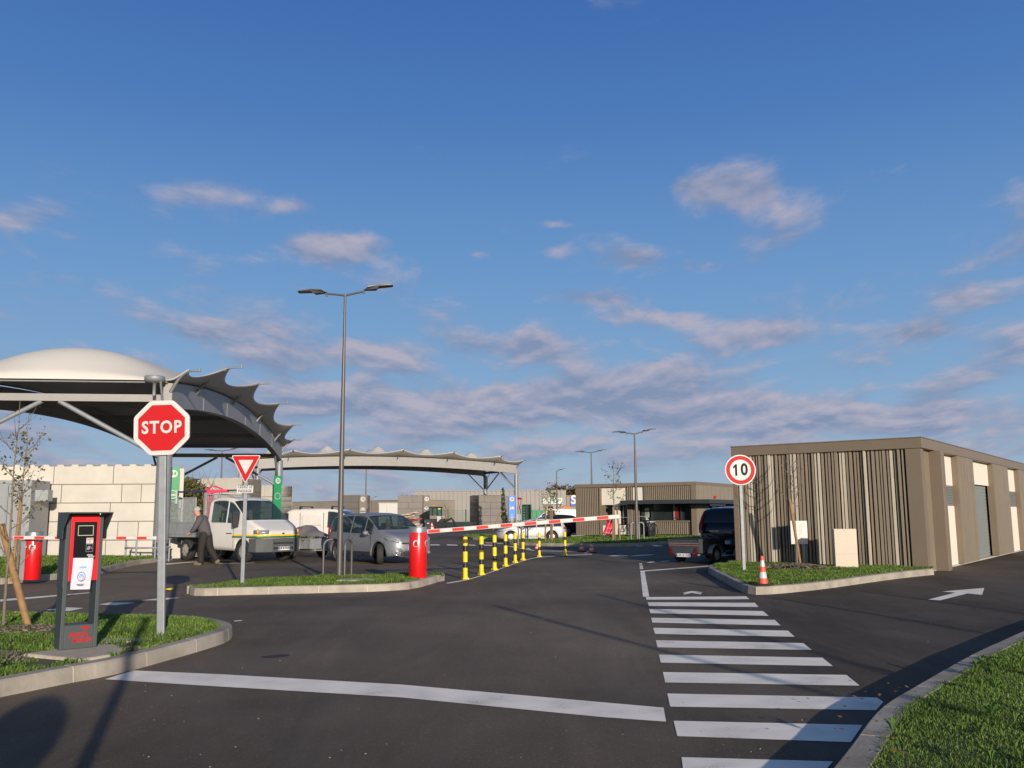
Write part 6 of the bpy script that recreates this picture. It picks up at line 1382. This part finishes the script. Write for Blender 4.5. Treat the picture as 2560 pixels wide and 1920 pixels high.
# ================= PEOPLE
def skin_mesh(V, E, Rr, name, m, parent, root=0, sub=1, smooth=True):
    me = bpy.data.meshes.new(name); me.from_pydata([tuple(v) for v in V], E, []); o = bpy.data.objects.new(name, me); COL.objects.link(o)
    md = o.modifiers.new('skin', 'SKIN'); md.use_smooth_shade = True; md.branch_smoothing = .6
    for i, r in enumerate(Rr):
        q = me.skin_vertices[0].data[i]; q.radius = (r, r) if not isinstance(r, tuple) else r
        q.use_root = (i in root) if isinstance(root, tuple) else (i == root)
    s = o.modifiers.new('sub', 'SUBSURF'); s.levels = sub; s.render_levels = sub
    bpy.context.view_layer.update(); nm = bpy.data.meshes.new_from_object(o.evaluated_get(bpy.context.evaluated_depsgraph_get()))
    bpy.data.objects.remove(o); nm.materials.clear(); nm.materials.append(m)
    for p in nm.polygons: p.use_smooth = True
    n = bpy.data.objects.new(name, nm); COL.objects.link(n); n.parent = parent; return n
M_skin = mat('skin', (.42, .22, .15), .55, var=.08, vs=8); M_sweat = mat('grey_sweater', (.080, .070, .078), .9, var=.15, vs=14, bump=.3); M_trou = mat('black_trousers', (.018, .015, .014), .85, var=.2)
M_hair = mat('grey_hair', (.34, .33, .33), .8, var=.2, vs=30, bump=.4); M_shoe = mat('worn_shoes', (.13, .10, .06), .7, var=.3)
P = G(503, 1413); s = ppm(P); Hp = 1.80; k = (141/s)/1.66; print('person scale', k)
pr = thing('person', 'man in dark grey sweater and black trousers bending over the wire cage by the truck', 'person', P, 0, None, k)
# facing -x ; front leg straight under, rear leg trailing to +x
J = {'pel': (.06, 0, .90), 'sp': (.03, 0, 1.08), 'ch': (-.04, 0, 1.30), 'ne': (-.14, 0, 1.44), 'he': (-.20, 0, 1.53), 'he2': (-.22, 0, 1.62)}
V = [J['pel'], J['sp'], J['ch'], J['ne'], J['he'], J['he2'], (.02, -.1, .87), (-.0, -.11, .48), (.02, -.11, .09), (-.14, -.11, .04),
     (.10, .1, .86), (.20, .11, .48), (.42, .11, .14), (.38, .12, .03),
     (-.02, -.20, 1.36), (-.13, -.27, 1.10), (-.30, -.20, .93), (-.35, -.19, .90), (-.0, .20, 1.36), (-.12, .26, 1.10), (-.32, .20, .97), (-.38, .19, .94)]
E = [(0,1),(1,2),(2,3),(3,4),(4,5),(0,6),(6,7),(7,8),(8,9),(0,10),(10,11),(11,12),(12,13),(2,14),(14,15),(15,16),(16,17),(2,18),(18,19),(19,20),(20,21)]
Rr = [.10,.10,.11,.07,.115,.105,.07,.05,.038,.026,.07,.05,.038,.026,.05,.036,.028,.032,.05,.036,.028,.032]
for hand, base, sy in ((17, V[17], -1), (21, V[21], 1)):
    for f in range(4):
        yy = (f-1.5)*.021; l = (.055, .065, .062, .048)[f]; b0_ = len(V); V += [(base[0]-.045, base[1]+yy, base[2]-.01), (base[0]-.045-l*.5, base[1]+yy, base[2]-.03), (base[0]-.05-l*.6, base[1]+yy, base[2]-.03-l*.7)]
        E += [(hand, b0_), (b0_, b0_+1), (b0_+1, b0_+2)]; Rr += [.010, .009, .008]
    b0_ = len(V); V += [(base[0]-.015, base[1]-sy*.04, base[2]-.015), (base[0]-.05, base[1]-sy*.052, base[2]-.04)]; E += [(hand, b0_), (b0_, b0_+1)]; Rr += [.011, .009]
skin_mesh(V, E, Rr, 'body', M_skin, pr)
# head detail: nose, ear, brow on the head volume
hd_ = MB(); hd_.M = Matrix.Translation((-.225, 0, 1.585)) @ Matrix.Rotation(R(-18), 4, 'Y')
hd_.add([(-.095, -.018, .0), (-.095, .018, .0), (-.125, 0, -.022), (-.092, 0, .035)], [(0, 1, 3), (0, 2, 1), (0, 3, 2), (1, 2, 3)]); 
for sg in (-1, 1): hd_.lathe([(math.cos(a)*.026, math.sin(a)*.034) for a in [R(-90+36*i) for i in range(6)]], 8, org=(.01, sg*.082, -.005))
hd_.build('face_features', M_skin, pr, fix=True)
eb = MB(); 
for sg in (-1, 1): eb.box(-.318, -.306, sg*.034-.012, sg*.034+.012, 1.592, 1.602)
eb.box(-.305, -.296, -.022, .022, 1.532, 1.538); eb.build('eyes_and_mouth', mat('dark_brown', (.05, .03, .025), .6), pr)
hair = MB(); hair.M = Matrix.Translation((-.195, 0, 1.615)) @ Matrix.Rotation(R(-25), 4, 'Y') @ Matrix.Diagonal((.112, .10, .105, 1))
hair.lathe([(math.cos(a), math.sin(a)) for a in [R(-30+120*i/8) for i in range(9)]], 20); hair.build('hair', M_hair, pr)
V2 = [(.085, 0, .84), (.05, 0, 1.06), (-.04, 0, 1.30), (-.10, 0, 1.40), (-.02, -.20, 1.36), (-.13, -.27, 1.10), (-.28, -.205, .95), (-.0, .20, 1.36), (-.12, .26, 1.10), (-.30, .20, .99)]
V2 = [(.10, 0, .80), (.085, 0, .90), (.05, 0, 1.06), (-.03, 0, 1.28), (-.09, 0, 1.40), (-.12, 0, 1.46), (-.04, -.10, 1.38), (-.02, -.20, 1.36), (-.13, -.27, 1.10), (-.28, -.205, .95), (-.04, .10, 1.38), (-.0, .20, 1.36), (-.12, .26, 1.10), (-.30, .20, .99)]
skin_mesh(V2, [(0,1),(1,2),(2,3),(3,4),(4,5),(6,7),(7,8),(8,9),(10,11),(11,12),(12,13)], [.19, .20, .205, .215, .15, .09, .13, .115, .085, .06, .13, .115, .085, .06], 'sweater', M_sweat, pr, root=(0, 6, 10))
V3 = [(.06, 0, 1.02), (.05, -.09, .84), (.01, -.11, .48), (.03, -.11, .10), (.10, .09, .84), (.20, .11, .48), (.40, .11, .17)]
V3 = [(.09, -.07, 1.02), (.07, -.085, .84), (.01, -.11, .48), (.02, -.11, .10), (.02, -.11, .06), (.09, .07, 1.02), (.12, .085, .84), (.20, .11, .48), (.40, .11, .17), (.42, .11, .13)]
skin_mesh(V3, [(0,1),(1,2),(2,3),(3,4),(5,6),(6,7),(7,8),(8,9)], [.15, .155, .115, .10, .09, .15, .155, .115, .095, .085], 'trousers', M_trou, pr, root=(0, 5))
for nm, pts in (('shoe', [(.06, -.11, .05), (-.04, -.11, .05), (-.20, -.11, .04)]), ('shoe', [(.50, .115, .16), (.43, .115, .08), (.36, .12, .03)])):
    skin_mesh([Vector(p) for p in pts], [(0,1),(1,2)], [.068, .07, .06], nm, M_shoe, pr)
# driver of the silver car
pc = [o for o in bpy.data.objects if o.get('label', '').startswith('silver people carrier')][0]
M0 = Matrix.Translation(pc.location) @ Matrix.Rotation(pc.rotation_euler.z, 4, 'Z') @ Matrix.Scale(pc.scale.x, 4)
loc = M0 @ Vector((.0, .36, .0)); dv = thing('person', 'driver in a pale green top with one hand raised behind the silver car windscreen', 'person', loc, pc.rotation_euler.z, None, pc.scale.x)
Vd = [(0, 0, .62), (-.04, 0, .85), (-.06, 0, 1.05), (-.03, 0, 1.18), (0, 0, 1.27), (.01, 0, 1.35), (-.02, -.19, 1.06), (.16, -.24, .86), (.38, -.12, .98), (.44, -.11, 1.02), (-.02, .19, 1.06), (.12, .28, .85), (.36, .2, 1.1), (.40, .19, 1.18), (.42, -.1, .60), (.40, .1, .60)]
Ed = [(0,1),(1,2),(2,3),(3,4),(4,5),(2,6),(6,7),(7,8),(8,9),(2,10),(10,11),(11,12),(12,13),(0,14),(0,15)]
Rd = [.14,.13,.14,.07,.11,.10,.06,.042,.03,.034,.06,.042,.03,.034,.08,.08]
for hand in (9, 13):
    bq = Vd[hand]
    for f in range(4): b0_ = len(Vd); Vd += [(bq[0]+.03, bq[1]+(f-1.5)*.02, bq[2]+.03), (bq[0]+.035, bq[1]+(f-1.5)*.022, bq[2]+.085)]; Ed += [(hand, b0_), (b0_, b0_+1)]; Rd += [.010, .008]
    b0_ = len(Vd); Vd.append((bq[0]+.02, bq[1]+.05, bq[2]+.01)); Ed.append((hand, b0_)); Rd.append(.011)
skin_mesh(Vd, Ed, Rd, 'body', M_skin, dv)
skin_mesh([(0,0,.64),(-.04,0,.85),(-.06,0,1.05),(-.02,-.19,1.06),(.14,-.24,.87),(.33,-.14,.96),(-.02,.19,1.06),(.11,.28,.86),(.32,.21,1.05)], [(0,1),(1,2),(2,3),(3,4),(4,5),(2,6),(6,7),(7,8)], [.16,.155,.165,.08,.06,.045,.08,.06,.045], 'shirt', mat('pale_green_shirt', (.22, .24, .14), .85), dv)
hr = MB(); hr.M = Matrix.Translation((-.005, 0, 1.36)) @ Matrix.Diagonal((.10, .095, .09, 1)); hr.lathe([(math.cos(a), math.sin(a)) for a in [R(-5+95*i/7) for i in range(8)]], 16); hr.build('hair', M_hair, dv)
# ================= TREES, BACKGROUND, SMALL THINGS
def sapling(label, P, H, seed, branches=9, first=.45, spread=.28, leaves=160, ls=.03, stakes=((.12, 0, 0, 0),), stake_h=.5, m=None, tr=.022, up_=1.0, name='young_tree'):
    t = thing(name, label, 'tree', P, 0); rs = random.Random(seed); mb = MB()
    tp = [(rs.uniform(-.02, .02)*q*H*.3, rs.uniform(-.02, .02)*q*H*.3, H*q) for q in [i/9 for i in range(10)]]; mb.tube(tp, [tr*(1-.85*i/9) for i in range(10)], 8); mb.build('trunk', M_bark, t)
    mb = MB(); L = MB(); pts = []
    for b in range(branches):
        q = first+(1-first)*(b/branches)**.9*.9; i = min(int(q*9), 8); p = Vector(tp[i]).lerp(Vector(tp[i+1]), q*9-i); a = b*2.4+rs.uniform(-.4, .4); ln = H*spread*(1.15-q*.7)*rs.uniform(.7, 1.2); pth = [p]
        for k in range(6): 
            u = (k+1)/6; pth.append(p+Vector((math.cos(a)*ln*u*(1-.25*u), math.sin(a)*ln*u*(1-.25*u), ln*up_*u*(.55+.5*u)))+Vector((rs.uniform(-.02, .02), rs.uniform(-.02, .02), 0))*ln)
        mb.tube([tuple(x) for x in pth], [tr*.38*(1-.8*k/6) for k in range(7)], 5); pts += [(x, u) for x, u in zip(pth[1:], range(6))]
        for c in range(3):
            j = rs.randint(1, 4); a2 = a+rs.choice((-1, 1))*rs.uniform(.5, 1.1); l2 = ln*rs.uniform(.25, .45); e = pth[j]+Vector((math.cos(a2)*l2, math.sin(a2)*l2, l2*.8)); mb.tube([tuple(pth[j]), tuple(pth[j].lerp(e, .5)+Vector((0, 0, .01))), tuple(e)], [tr*.2, tr*.15, tr*.06], 4); pts += [(e, 5), (pth[j].lerp(e, .6), 4)]
    pts += [(Vector(tp[i]), 3) for i in range(int(first*9), 10)]
    mb.build('crown_branches', M_bark, t)
    for k in range(leaves):
        p, _ = rs.choice(pts); p = p+Vector([rs.gauss(0, ls*1.6) for _ in range(3)]); d = Vector([rs.gauss(0, 1) for _ in range(3)]).normalized(); e = d.cross(Vector([rs.gauss(0, 1) for _ in range(3)])).normalized(); l = ls*rs.uniform(.6, 1.3)
        L.add([tuple(p-d*l), tuple(p+e*l*.55), tuple(p+d*l), tuple(p-e*l*.55)], [(0, 1, 2, 3)])
    if leaves: L.build('crown_leaves', m or M_sleaf, t, fix=False)
    for (sx, sy, tx, ty, *r) in stakes:
        mb = MB(); mb.tube([(sx, sy, -.05), (sx+tx, sy+ty, stake_h)], r[0] if r else .03, 8); mb.build('stake', M_wood, t)
    if stakes: sx, sy, tx, ty, *_ = stakes[0]; mb = MB(); mb.tube([(sx+tx*.8, sy+ty*.8, stake_h*.85), (.0, 0, stake_h*.86), (.02, .04, stake_h*.85)], .012, 5); mb.build('tie', mat('rubber_tie', (.35, .16, .10), .7), t)
    return t
# left: near staked tree on the terminal island (mostly twigs) and the one behind it
P = G(8, 1566, .14); s = ppm(P)
t = sapling('young tree with dark twigs and a thick leaning stake at the left picture edge', P, zat(P, 1000)-.14, 4, 12, .22, .22, 100, .020, stakes=((.42, -.12, -.62, .25, .048),), stake_h=1.35, m=M_autumn)
P = G(41, 1449, .14)
sapling('young tree with sparse leaves and upright stake in front of the near cream block wall', P, zat(P, 1062)-.14, 11, 10, .35, .24, 240, .05, stakes=((-.12, 0, .1, 0, .036),), stake_h=1.9, tr=.03)
# right island
P = G(1993, 1415, .15); H = zat(P, 1140)-.15
sapling('bare young tree tied to a leaning stake before the battened wall of the storage building', P, H, 17, 14, .52, .26, 14, .02, stakes=((.10, .0, -.22, .0, .038),), stake_h=(zat(P, 1246)-.15), tr=.03)
P = G(1537, 1353, .14); H = zat(P, 1152)-.14
sapling('slender young tree with two pale stakes in front of the gatehouse cream panel', P, H, 23, 7, .42, .24, 170, .06, stakes=((-.1, 0, .05, 0, .05), (.3, .1, -.15, 0, .04)), stake_h=H*.42, tr=.04)
P = G(1377, 1353, .14); H = zat(P, 1208)-.14
sapling('young tree with thin leaves and two stakes in front of the silver estate rear wheel', P, H, 29, 9, .4, .26, 260, .06, stakes=((-.3, 0, .05, 0, .045), (.08, .1, .0, 0, .045)), stake_h=H*.55, tr=.045)
Y = 90; P = Vector((PY(1258, 1300, Y).x, Y, 0)); H = zat(P, 1227)
t = thing('columnar_shrub', 'narrow dark green columnar shrub with a stake in front of the bay 10 wall', 'shrub', P)
s = ppm(P); foliage(t, 'foliage', [(0+.12*i/7*0+(.5-i*.12 if i < 4 else .0)*.5, 0, H*(.08+.13*i), 18/s*(.6-.055*i), .5, H*.10) for i in range(8)], 900, .11, M_dleaf, 31)
mb = MB(); mb.tube([(0, 0, 0), (.05, 0, H*.9)], [.06, .02], 6); mb.build('stem', M_bark, t); mb = MB(); mb.tube([(-1.0, -.1, 0), (-.35, 0, H*.45)], .06, 6); mb.build('stake', M_wood, t)
Y = 110; P = Vector((PY(1115, 1300, Y).x, Y, 0)); sapling('bare little tree between the loader and bay 10', P, zat(P, 1262), 37, 8, .35, .4, 0, .05, stakes=(), tr=.08)
# ---- far buildings
def ribbed_hall(name, label, pxl, pxr, yt, Y, Y2, m, dep=20, per=.9):
    A = Vector((PY(pxl, 1300, Y).x, Y, 0)); B = Vector((PY(pxr, 1300, Y2).x, Y2, 0)); H = zat(A, yt); d = B-A; L = d.length; t = thing(name, label, 'building', A, math.atan2(d.y, d.x))
    mb = MB(); mb.box(0, L, .12, dep, 0, H-.15); x = .05
    while per and x < L-.3: mb.box(x, x+per*.45, .0, .1199, 0.3, H-.15); x += per
    mb.build('wall', m, t); mb = MB(); mb.box(-.1, L+.1, -.08, dep+.1, H-.149, H); mb.build('roof', m, t); return t, A, B, H
M_hall = mat('grey_cladding', (.25, .235, .22), .6, var=.05, vs=.2); M_tan = mat('tan_wall', (.25, .215, .175), .8, var=.12, vs=.15)
th_, Ah, Bh, Hh = ribbed_hall('warehouse', 'wide grey ribbed metal warehouse behind the right end of the long canopy', 1036, 1416, 1227, 190, 190, M_hall)
def hall_sign(t, Hn, x0, x1, y0, y1, col, words, m2, size, Y=190):
    a = (PY(x0, 1300, Y).x-Ah.x); b_ = (PY(x1, 1300, Y).x-Ah.x); P_ = Vector((0, Y, 0)); z1 = zat(P_, y0); z0 = zat(P_, y1)
    mb = MB(); mb.box(a, b_, -.25, -.13, z0, z1); mb.build('sign_panel', col, t); mb = MB(); add_text(mb, words, (z1-z0)*size, (a+b_)/2+.6, (z0+z1)/2+.2, -.27, offset=.03); mb.build('sign_lettering', m2, t)
hall_sign(th_, 0, 1357, 1406.5, 1245.5, 1261, M_white, 'CENTREO', mat('letter_green', (.03, .3, .15), .5), .42)
t2, Ah2, _, H2_ = ribbed_hall('retail_building', 'low grey building with blue lettered sign left of the gatehouse', 1417, 1475, 1238, 200, 200, M_tan, per=0)
a = PY(1427, 1300, 200).x-Ah2.x; b_ = PY(1462, 1300, 200).x-Ah2.x; P_ = Vector((0, 200, 0)); mb = MB(); mb.box(a, b_, -.2, -.01, zat(P_, 1266), zat(P_, 1240)); mb.build('sign_panel', mat('sign_blue', (.04, .08, .40), .5), t2)
mb = MB(); add_text(mb, 'SE', 2.6, PY(1444, 1300, 200).x-Ah2.x, zat(P_, 1251), -.22, offset=.08, space=1.3); mb.build('sign_lettering', M_white, t2)
A = Vector((PY(600, 1300, 205).x, 205, 0)); B = Vector((PY(1040, 1300, 175).x, 175, 0)); d = B-A; Hw = (zat(A, 1258)+zat(B, 1247))/2
t = thing('long_wall', 'long plain tan wall of a distant building beyond the grey bays', 'building', A, math.atan2(d.y, d.x)); mb = MB(); mb.box(0, d.length, 0, 12, 0, Hw-.12); mb.build('wall', M_tan, t); mb = MB(); mb.box(-.1, d.length+.1, -.08, 12, Hw-.119, Hw); mb.build('coping', M_hall, t)
Y = 125; P = Vector((PY(947, 1300, Y).x, Y, 0)); t = thing('site_cabin', 'white plain site cabin left of the bay 11 wall', 'cabin', P); w = PY(995, 1300, Y).x-P.x; mb = MB(); mb.box(0, w, 0, 4, 0, zat(P, 1257)-.1); mb.build('cabin_body', M_white, t); mb = MB(); mb.box(-.08, w+.08, -.08, 4.08, zat(P, 1257)-.099, zat(P, 1257)); mb.build('roof', M_white, t)
mb = MB(); mb.box(w*.4, w*.4+.05, -.01, -.001, .2, zat(P, 1259)-.2); mb.build('door_seam', M_galvd, t)
# green mesh fence
M_fen = mat('fence_green', (.015, .09, .05), .5)
A = Vector((PY(1120, 1300, 118).x, 118, 0)); B = Vector((PY(1440, 1300, 112).x, 112, 0)); d = B-A; L = d.length; t = thing('mesh_fence', 'green wire mesh fence in front of the grey warehouse', 'fence', A, math.atan2(d.y, d.x)); Hf = 2.1
mb = MB()
for i in range(int(L/2.5)+1): mb.box(i*2.5-.04, i*2.5+.04, -.04, .04, 0, Hf+.1)
mb.build('fence_post', M_fen, t); t.children[0]['kind'] = 'stuff'
mb = MB(); nx = int(L/.2)
for i in range(nx): mb.box(i*.2-.006, i*.2+.006, -.005, .005, .05, Hf)
for k in range(10): mb.box(0, L, -.007, .007, .05+k*.22, .065+k*.22)
mb.build('fence_mesh', M_fen, t)
A = Vector((PY(689, 1300, 70).x, 70, 0)); t = thing('mesh_fence', 'green mesh fence left of the white van by the far canopy column', 'fence', A, R(3)); mb = MB()
for i in range(2): mb.box(i*2.0-.035, i*2.0+.035, -.03, .03, 0, 2.2)
mb.build('fence_post', M_fen, t); mb = MB()
for i in range(15): mb.box(i*.14-.004, i*.14+.004, -.004, .004, .05, 2.1)
for k in range(8): mb.box(0, 2, -.006, .006, .05+k*.28, .06+k*.28)
mb.build('fence_mesh', M_fen, t)
# far skip, stacked green panels
Y = 104; P = Vector((PY(1312, 1300, Y).x, Y, 0)); t = thing('stacked_fence_panels', 'stack of dark green mesh panels between the right canopy column and the green skip', 'panels', P, R(8)); H = zat(P, 1262)
for i in range(5): mb = MB(); mesh_panel(mb, (-.3+.05*i, i*.18, 0), (.75-.05*i, i*.18, 0), .1, H-.05*i, 9, 8, .02, .05); mb.build('panel', M_fen, t)
Y = 104; P = Vector((PY(1348, 1300, Y).x, Y, 0)); t = thing('skip', 'bright green metal skip behind the white van windscreen', 'skip', P); H = zat(P, 1278); w = 8; mb = MB()
mb.xprism([(-.5, 0), (1.6, 0), (1.9, H), (-.8, H)], 0, 2); mb.build('skip_body', mat('skip_green', (.02, .22, .09), .5, var=.1), t)
mb = MB(); mb.xprism([(-.85, H), (1.95, H), (1.95, H+.12), (-.85, H+.12)], -.05, 2.05)
for x in (-.3, .4, 1.1): mb.box(x, x+.15, -.1, -.001, .2, H)
mb.build('skip_rim', MATS['skip_green'], t)
# machinery silhouettes behind the far van
Y = 116; P = Vector((PY(1392, 1300, Y).x, Y, 0)); t = thing('digger', 'yellow digger roof and arm glimpsed above the white van', 'digger', P, 0); s = ppm(P); mb = MB(); mb.box(-28/s, 8/s, -1, 1, 0.5, zat(P, 1271)); mb.build('machine_body', mat('digger_yellow', (.7, .48, .03), .5), t)
mb = MB(); mb.box(-22/s, -10/s, -.9, .9, zat(P, 1271), zat(P, 1266)); mb.build('cab', M_glassd, t); mb = MB(); mb.tube([(8/s, 0, zat(P, 1275)), (20/s, 0, zat(P, 1268)), (34/s, 0, zat(P, 1270))], .25, 6); mb.build('arm', mat('digger_orange', (.5, .18, .08), .6), t)
# tree belt behind
rs = np.random.RandomState(5)
def tree_belt(label, pxs, yt, Y, m, n=40, seed=3, step=14, name='distant_tree'):
    px = pxs[0]; k = 0
    while px < pxs[1]:
        P = Vector((PY(px, 1300, Y).x, Y, 0)); H = zat(P, yt+rs.uniform(0, 8)); r = H*.5
        t = thing(name, label[k % len(label)], 'tree', P, 0, 'distant trees behind the retail buildings'); mb = MB(); mb.tube([(0, 0, 0), (.1, 0, H*.5), (0, .1, H*.8)], [.35, .25, .08], 6); mb.build('trunk', M_bark, t)
        foliage(t, 'crown', [(rs.uniform(-.4, .4)*r, rs.uniform(-.4, .4)*r, H*(.55+.12*q), r*rs.uniform(.45, .75), r*.6, H*.20) for q in range(-1, 4)], n, .55, m, seed+k); px += step*rs.uniform(.8, 1.3); k += 1
tree_belt(['rusty brown autumn tree behind the blue lettered sign', 'rusty brown autumn tree above the grey warehouse corner', 'low brown tree crown left of the gatehouse roof', 'brown tree crown showing behind the warehouse', 'rightmost brown tree crown touching the gatehouse corner', 'small brown tree between its taller neighbours'], (1396, 1470), 1219, 235, M_autumn, 28)
# red call button panel, hand truck and bicycles at the gatehouse
P = G(1520, 1345, .1); s = ppm(P); t = thing('gas_bottle_trolley', 'red hand trolley with strapped red cylinders leaning at the gatehouse door', 'trolley', (P.x, P.y-.9, .12), R(0), None, .66); k = 1/s
mb = MB()
for q in (-.12, .2): mb.cyl((-.30+q, 0, .30), (.10+q, 0, 1.35), .19, n=14)
mb.lathe([(.1, 0), (.19, .05)], 12, org=(.0, 0, 1.4)); mb.build('gas_bottle', mat('bottle_red', (.68, .02, .06), .4), t)
mb = MB(); mb.tube([(-.50, -.15, .15), (.05, -.15, 1.5), (.35, -.15, 1.95)], .03, 6); mb.tube([(-.50, .2, .15), (.05, .2, 1.5), (.35, .2, 1.95)], .03, 6); [mb.tube([(-.45+.2*q, -.22, .5+.4*q), (.25+.2*q, -.22, .42+.4*q)], .03, 5) for q in (0, 1)]; mb.build('trolley_frame', M_alu, t)
for q in (-.2, .25): mb = MB(); mb.cyl((q, -.3, .2), (q, -.2, .2), .2, n=16); mb.build('wheel', M_rubber, t)
blob(t, 'red_helmet', (-.05, 0, 1.62), (.18, .16, .16), M_red)
def bicycle(label, P, rz, sc_):
    t = thing('bicycle', label, 'bicycle', P, rz, 'bicycles at the gatehouse', sc_); mb = MB()
    for x in (-.52, .52):
        w_ = MB(); w_.tube([(x+.33*math.cos(a), 0, .34+.33*math.sin(a)) for a in [2*math.pi*i/20 for i in range(20)]], .02, 6, closed=True); [w_.tube([(x, 0, .34), (x+.32*math.cos(a), 0, .34+.32*math.sin(a))], .003, 4) for a in [math.pi*i/6 for i in range(12)]]; w_.build('wheel', M_rubber, t)
    for a, c in (((-.52, .34), (-.05, .32)), ((-.05, .32), (-.2, .85)), ((-.2, .78), (.35, .8)), ((.35, .8), (.52, .34)), ((-.05, .32), (.37, .74)), ((-.52, .34), (-.18, .76)), ((.35, .8), (.32, .98))): mb.tube([(a[0], 0, a[1]), (c[0], 0, c[1])], .018, 6)
    mb.build('frame', M_black, t); mb = MB(); mb.tube([(.3, -.28, 1.0), (.34, 0, .98), (.3, .28, 1.0)], .015, 6); mb.build('handlebar', M_galvd, t); blob(t, 'saddle', (-.22, 0, .9), (.14, .07, .035), M_black); return t
P = G(1583, 1346, .1); bicycle('dark bicycle parked left of the lamp post at the gatehouse', (P.x-.5, P.y, .1), R(62), 1.25)
P = G(1606, 1346, .1); bicycle('dark bicycle parked right of the lamp post at the gatehouse', (P.x+.3, P.y, .1), R(115), 1.3)
P = G(1622, 1345, .1); t = thing('waste_bin', 'dark green cylindrical bin by the green gatehouse door', 'bin', (P.x, P.y-.3, .1)); mb = MB(); mb.lathe([(0, 0), (.32, 0), (.36, 1.0), (.30, 1.06), (0, 1.08)], 18); mb.build('bin_body', M_plas, t); mb = MB(); mb.lathe([(.37, .93), (.38, .95), (.38, 1.0), (.36, 1.01)], 18); mb.build('rim', M_galvd, t)
# small pieces of litter and stones on the tarmac
rs2 = random.Random(77); mb = MB()
for _ in range(170):
    p = G(rs2.uniform(300, 2400), 1420+500*rs2.random()**1.5, .0)
    if p.y > 45: continue
    r = rs2.uniform(.0025, .0055)*(1+p.y*.04); mb.M = Matrix.Translation((p.x, p.y, r*.4)); mb.lathe([(0, -r*.4), (r, -r*.2), (r*.7, r*.5), (0, r*.6)], 5, smooth=False, m=rs2.choice((0, 0, 1)))
mb.M = Matrix.Identity(4)
tag(mb.build('road_grit', [mat('pale_grit', (.26, .23, .20), .9), mat('dark_grit', (.10, .085, .07), .9)]), kind='stuff')
P = G(415, 1479); t = thing('fallen_leaf', 'single yellow leaf lying on the tarmac right of the stop sign post', 'leaf', (P.x, P.y, .005)); mb = MB(); mb.add([(-.16, 0, .01), (-.05, -.06, .05), (.12, -.03, .03), (.17, .02, .08), (.05, .07, .02), (-.08, .06, .04)], [(0, 1, 4, 5), (1, 2, 3, 4)]); mb.build('leaf_blade', mat('yellow_leaf', (.55, .40, .04), .6), t)
# ================= what stands behind the photographer and only throws its shadow in
toS = -LD
def up_sun(P, h): return Vector((P.x, P.y, 0)) + Vector((toS.x, toS.y, 0))*(h/toS.z)
def cable(pa, pb_, h, r, label):
    a = up_sun(G(*pa), h); b_ = up_sun(G(*pb_), h); t = thing('overhead_cable', label, 'cable', (a.x, a.y, h)); mb = MB(); v = b_-a
    mb.tube([(v.x*q/16, v.y*q/16, -.12*4*(q/16)*(1-q/16)) for q in range(17)], r, 6); mb.build('cable', M_black, t); return a, b_
c1_ = cable(r1(-535, 284), r1(1600, 850), 4.5, .05, 'lower black overhead cable behind the photographer')
c2_ = cable(r1(0, 224), r1(1560, 650), 4.6, .045, 'middle black overhead cable behind the photographer')
c3_ = cable(r1(880, 235), r1(2100, 442), 4.7, .045, 'upper black overhead cable behind the photographer')
c4_ = cable(r1(1290, 196), r1(2300, 335), 4.8, .04, 'fourth black overhead cable, right of the other three behind the photographer')
# round sign whose shadow falls on the tarmac at the lower left, and a plain post beside it
Pc = G(40, 1850); h = 2.0; q = up_sun(Pc, h); t = thing('round_road_sign', 'round road sign on a post behind the photographer at the left', 'road sign', (q.x, q.y, 0), R(180-17)); rS = .36
mb = MB(); mb.M = Matrix.Translation((0, 0, h)) @ Matrix.Rotation(R(90), 4, 'X'); mb.cyl((0, 0, -.01), (0, 0, .01), rS, n=40); mb.M = Matrix.Identity(4); mb.build('sign_plate', M_white, t)
mb = MB(); disc(mb, 0, h, -.013, rS*.95, 0, 40, r0=rS*.72); mb.build('red_ring', M_red, t); mb = MB(); mb.cyl((0, .05, 0), (0, .05, h+.2), .03, n=10); mb.build('post', M_galv, t)
Pc = G(262, 1800); q = Pc + Vector((toS.x, toS.y, 0)).normalized()*9; t = thing('plain_post', 'slim grey post behind the photographer left of the road', 'post', (q.x, q.y, 0)); mb = MB(); mb.cyl((0, 0, 0), (0, 0, 3.3), .055, .05, n=14); mb.build('tube', M_galv, t); mb = MB(); mb.cyl((0, 0, 3.3), (0, 0, 3.34), .07, n=14); mb.build('cap', M_galv, t)
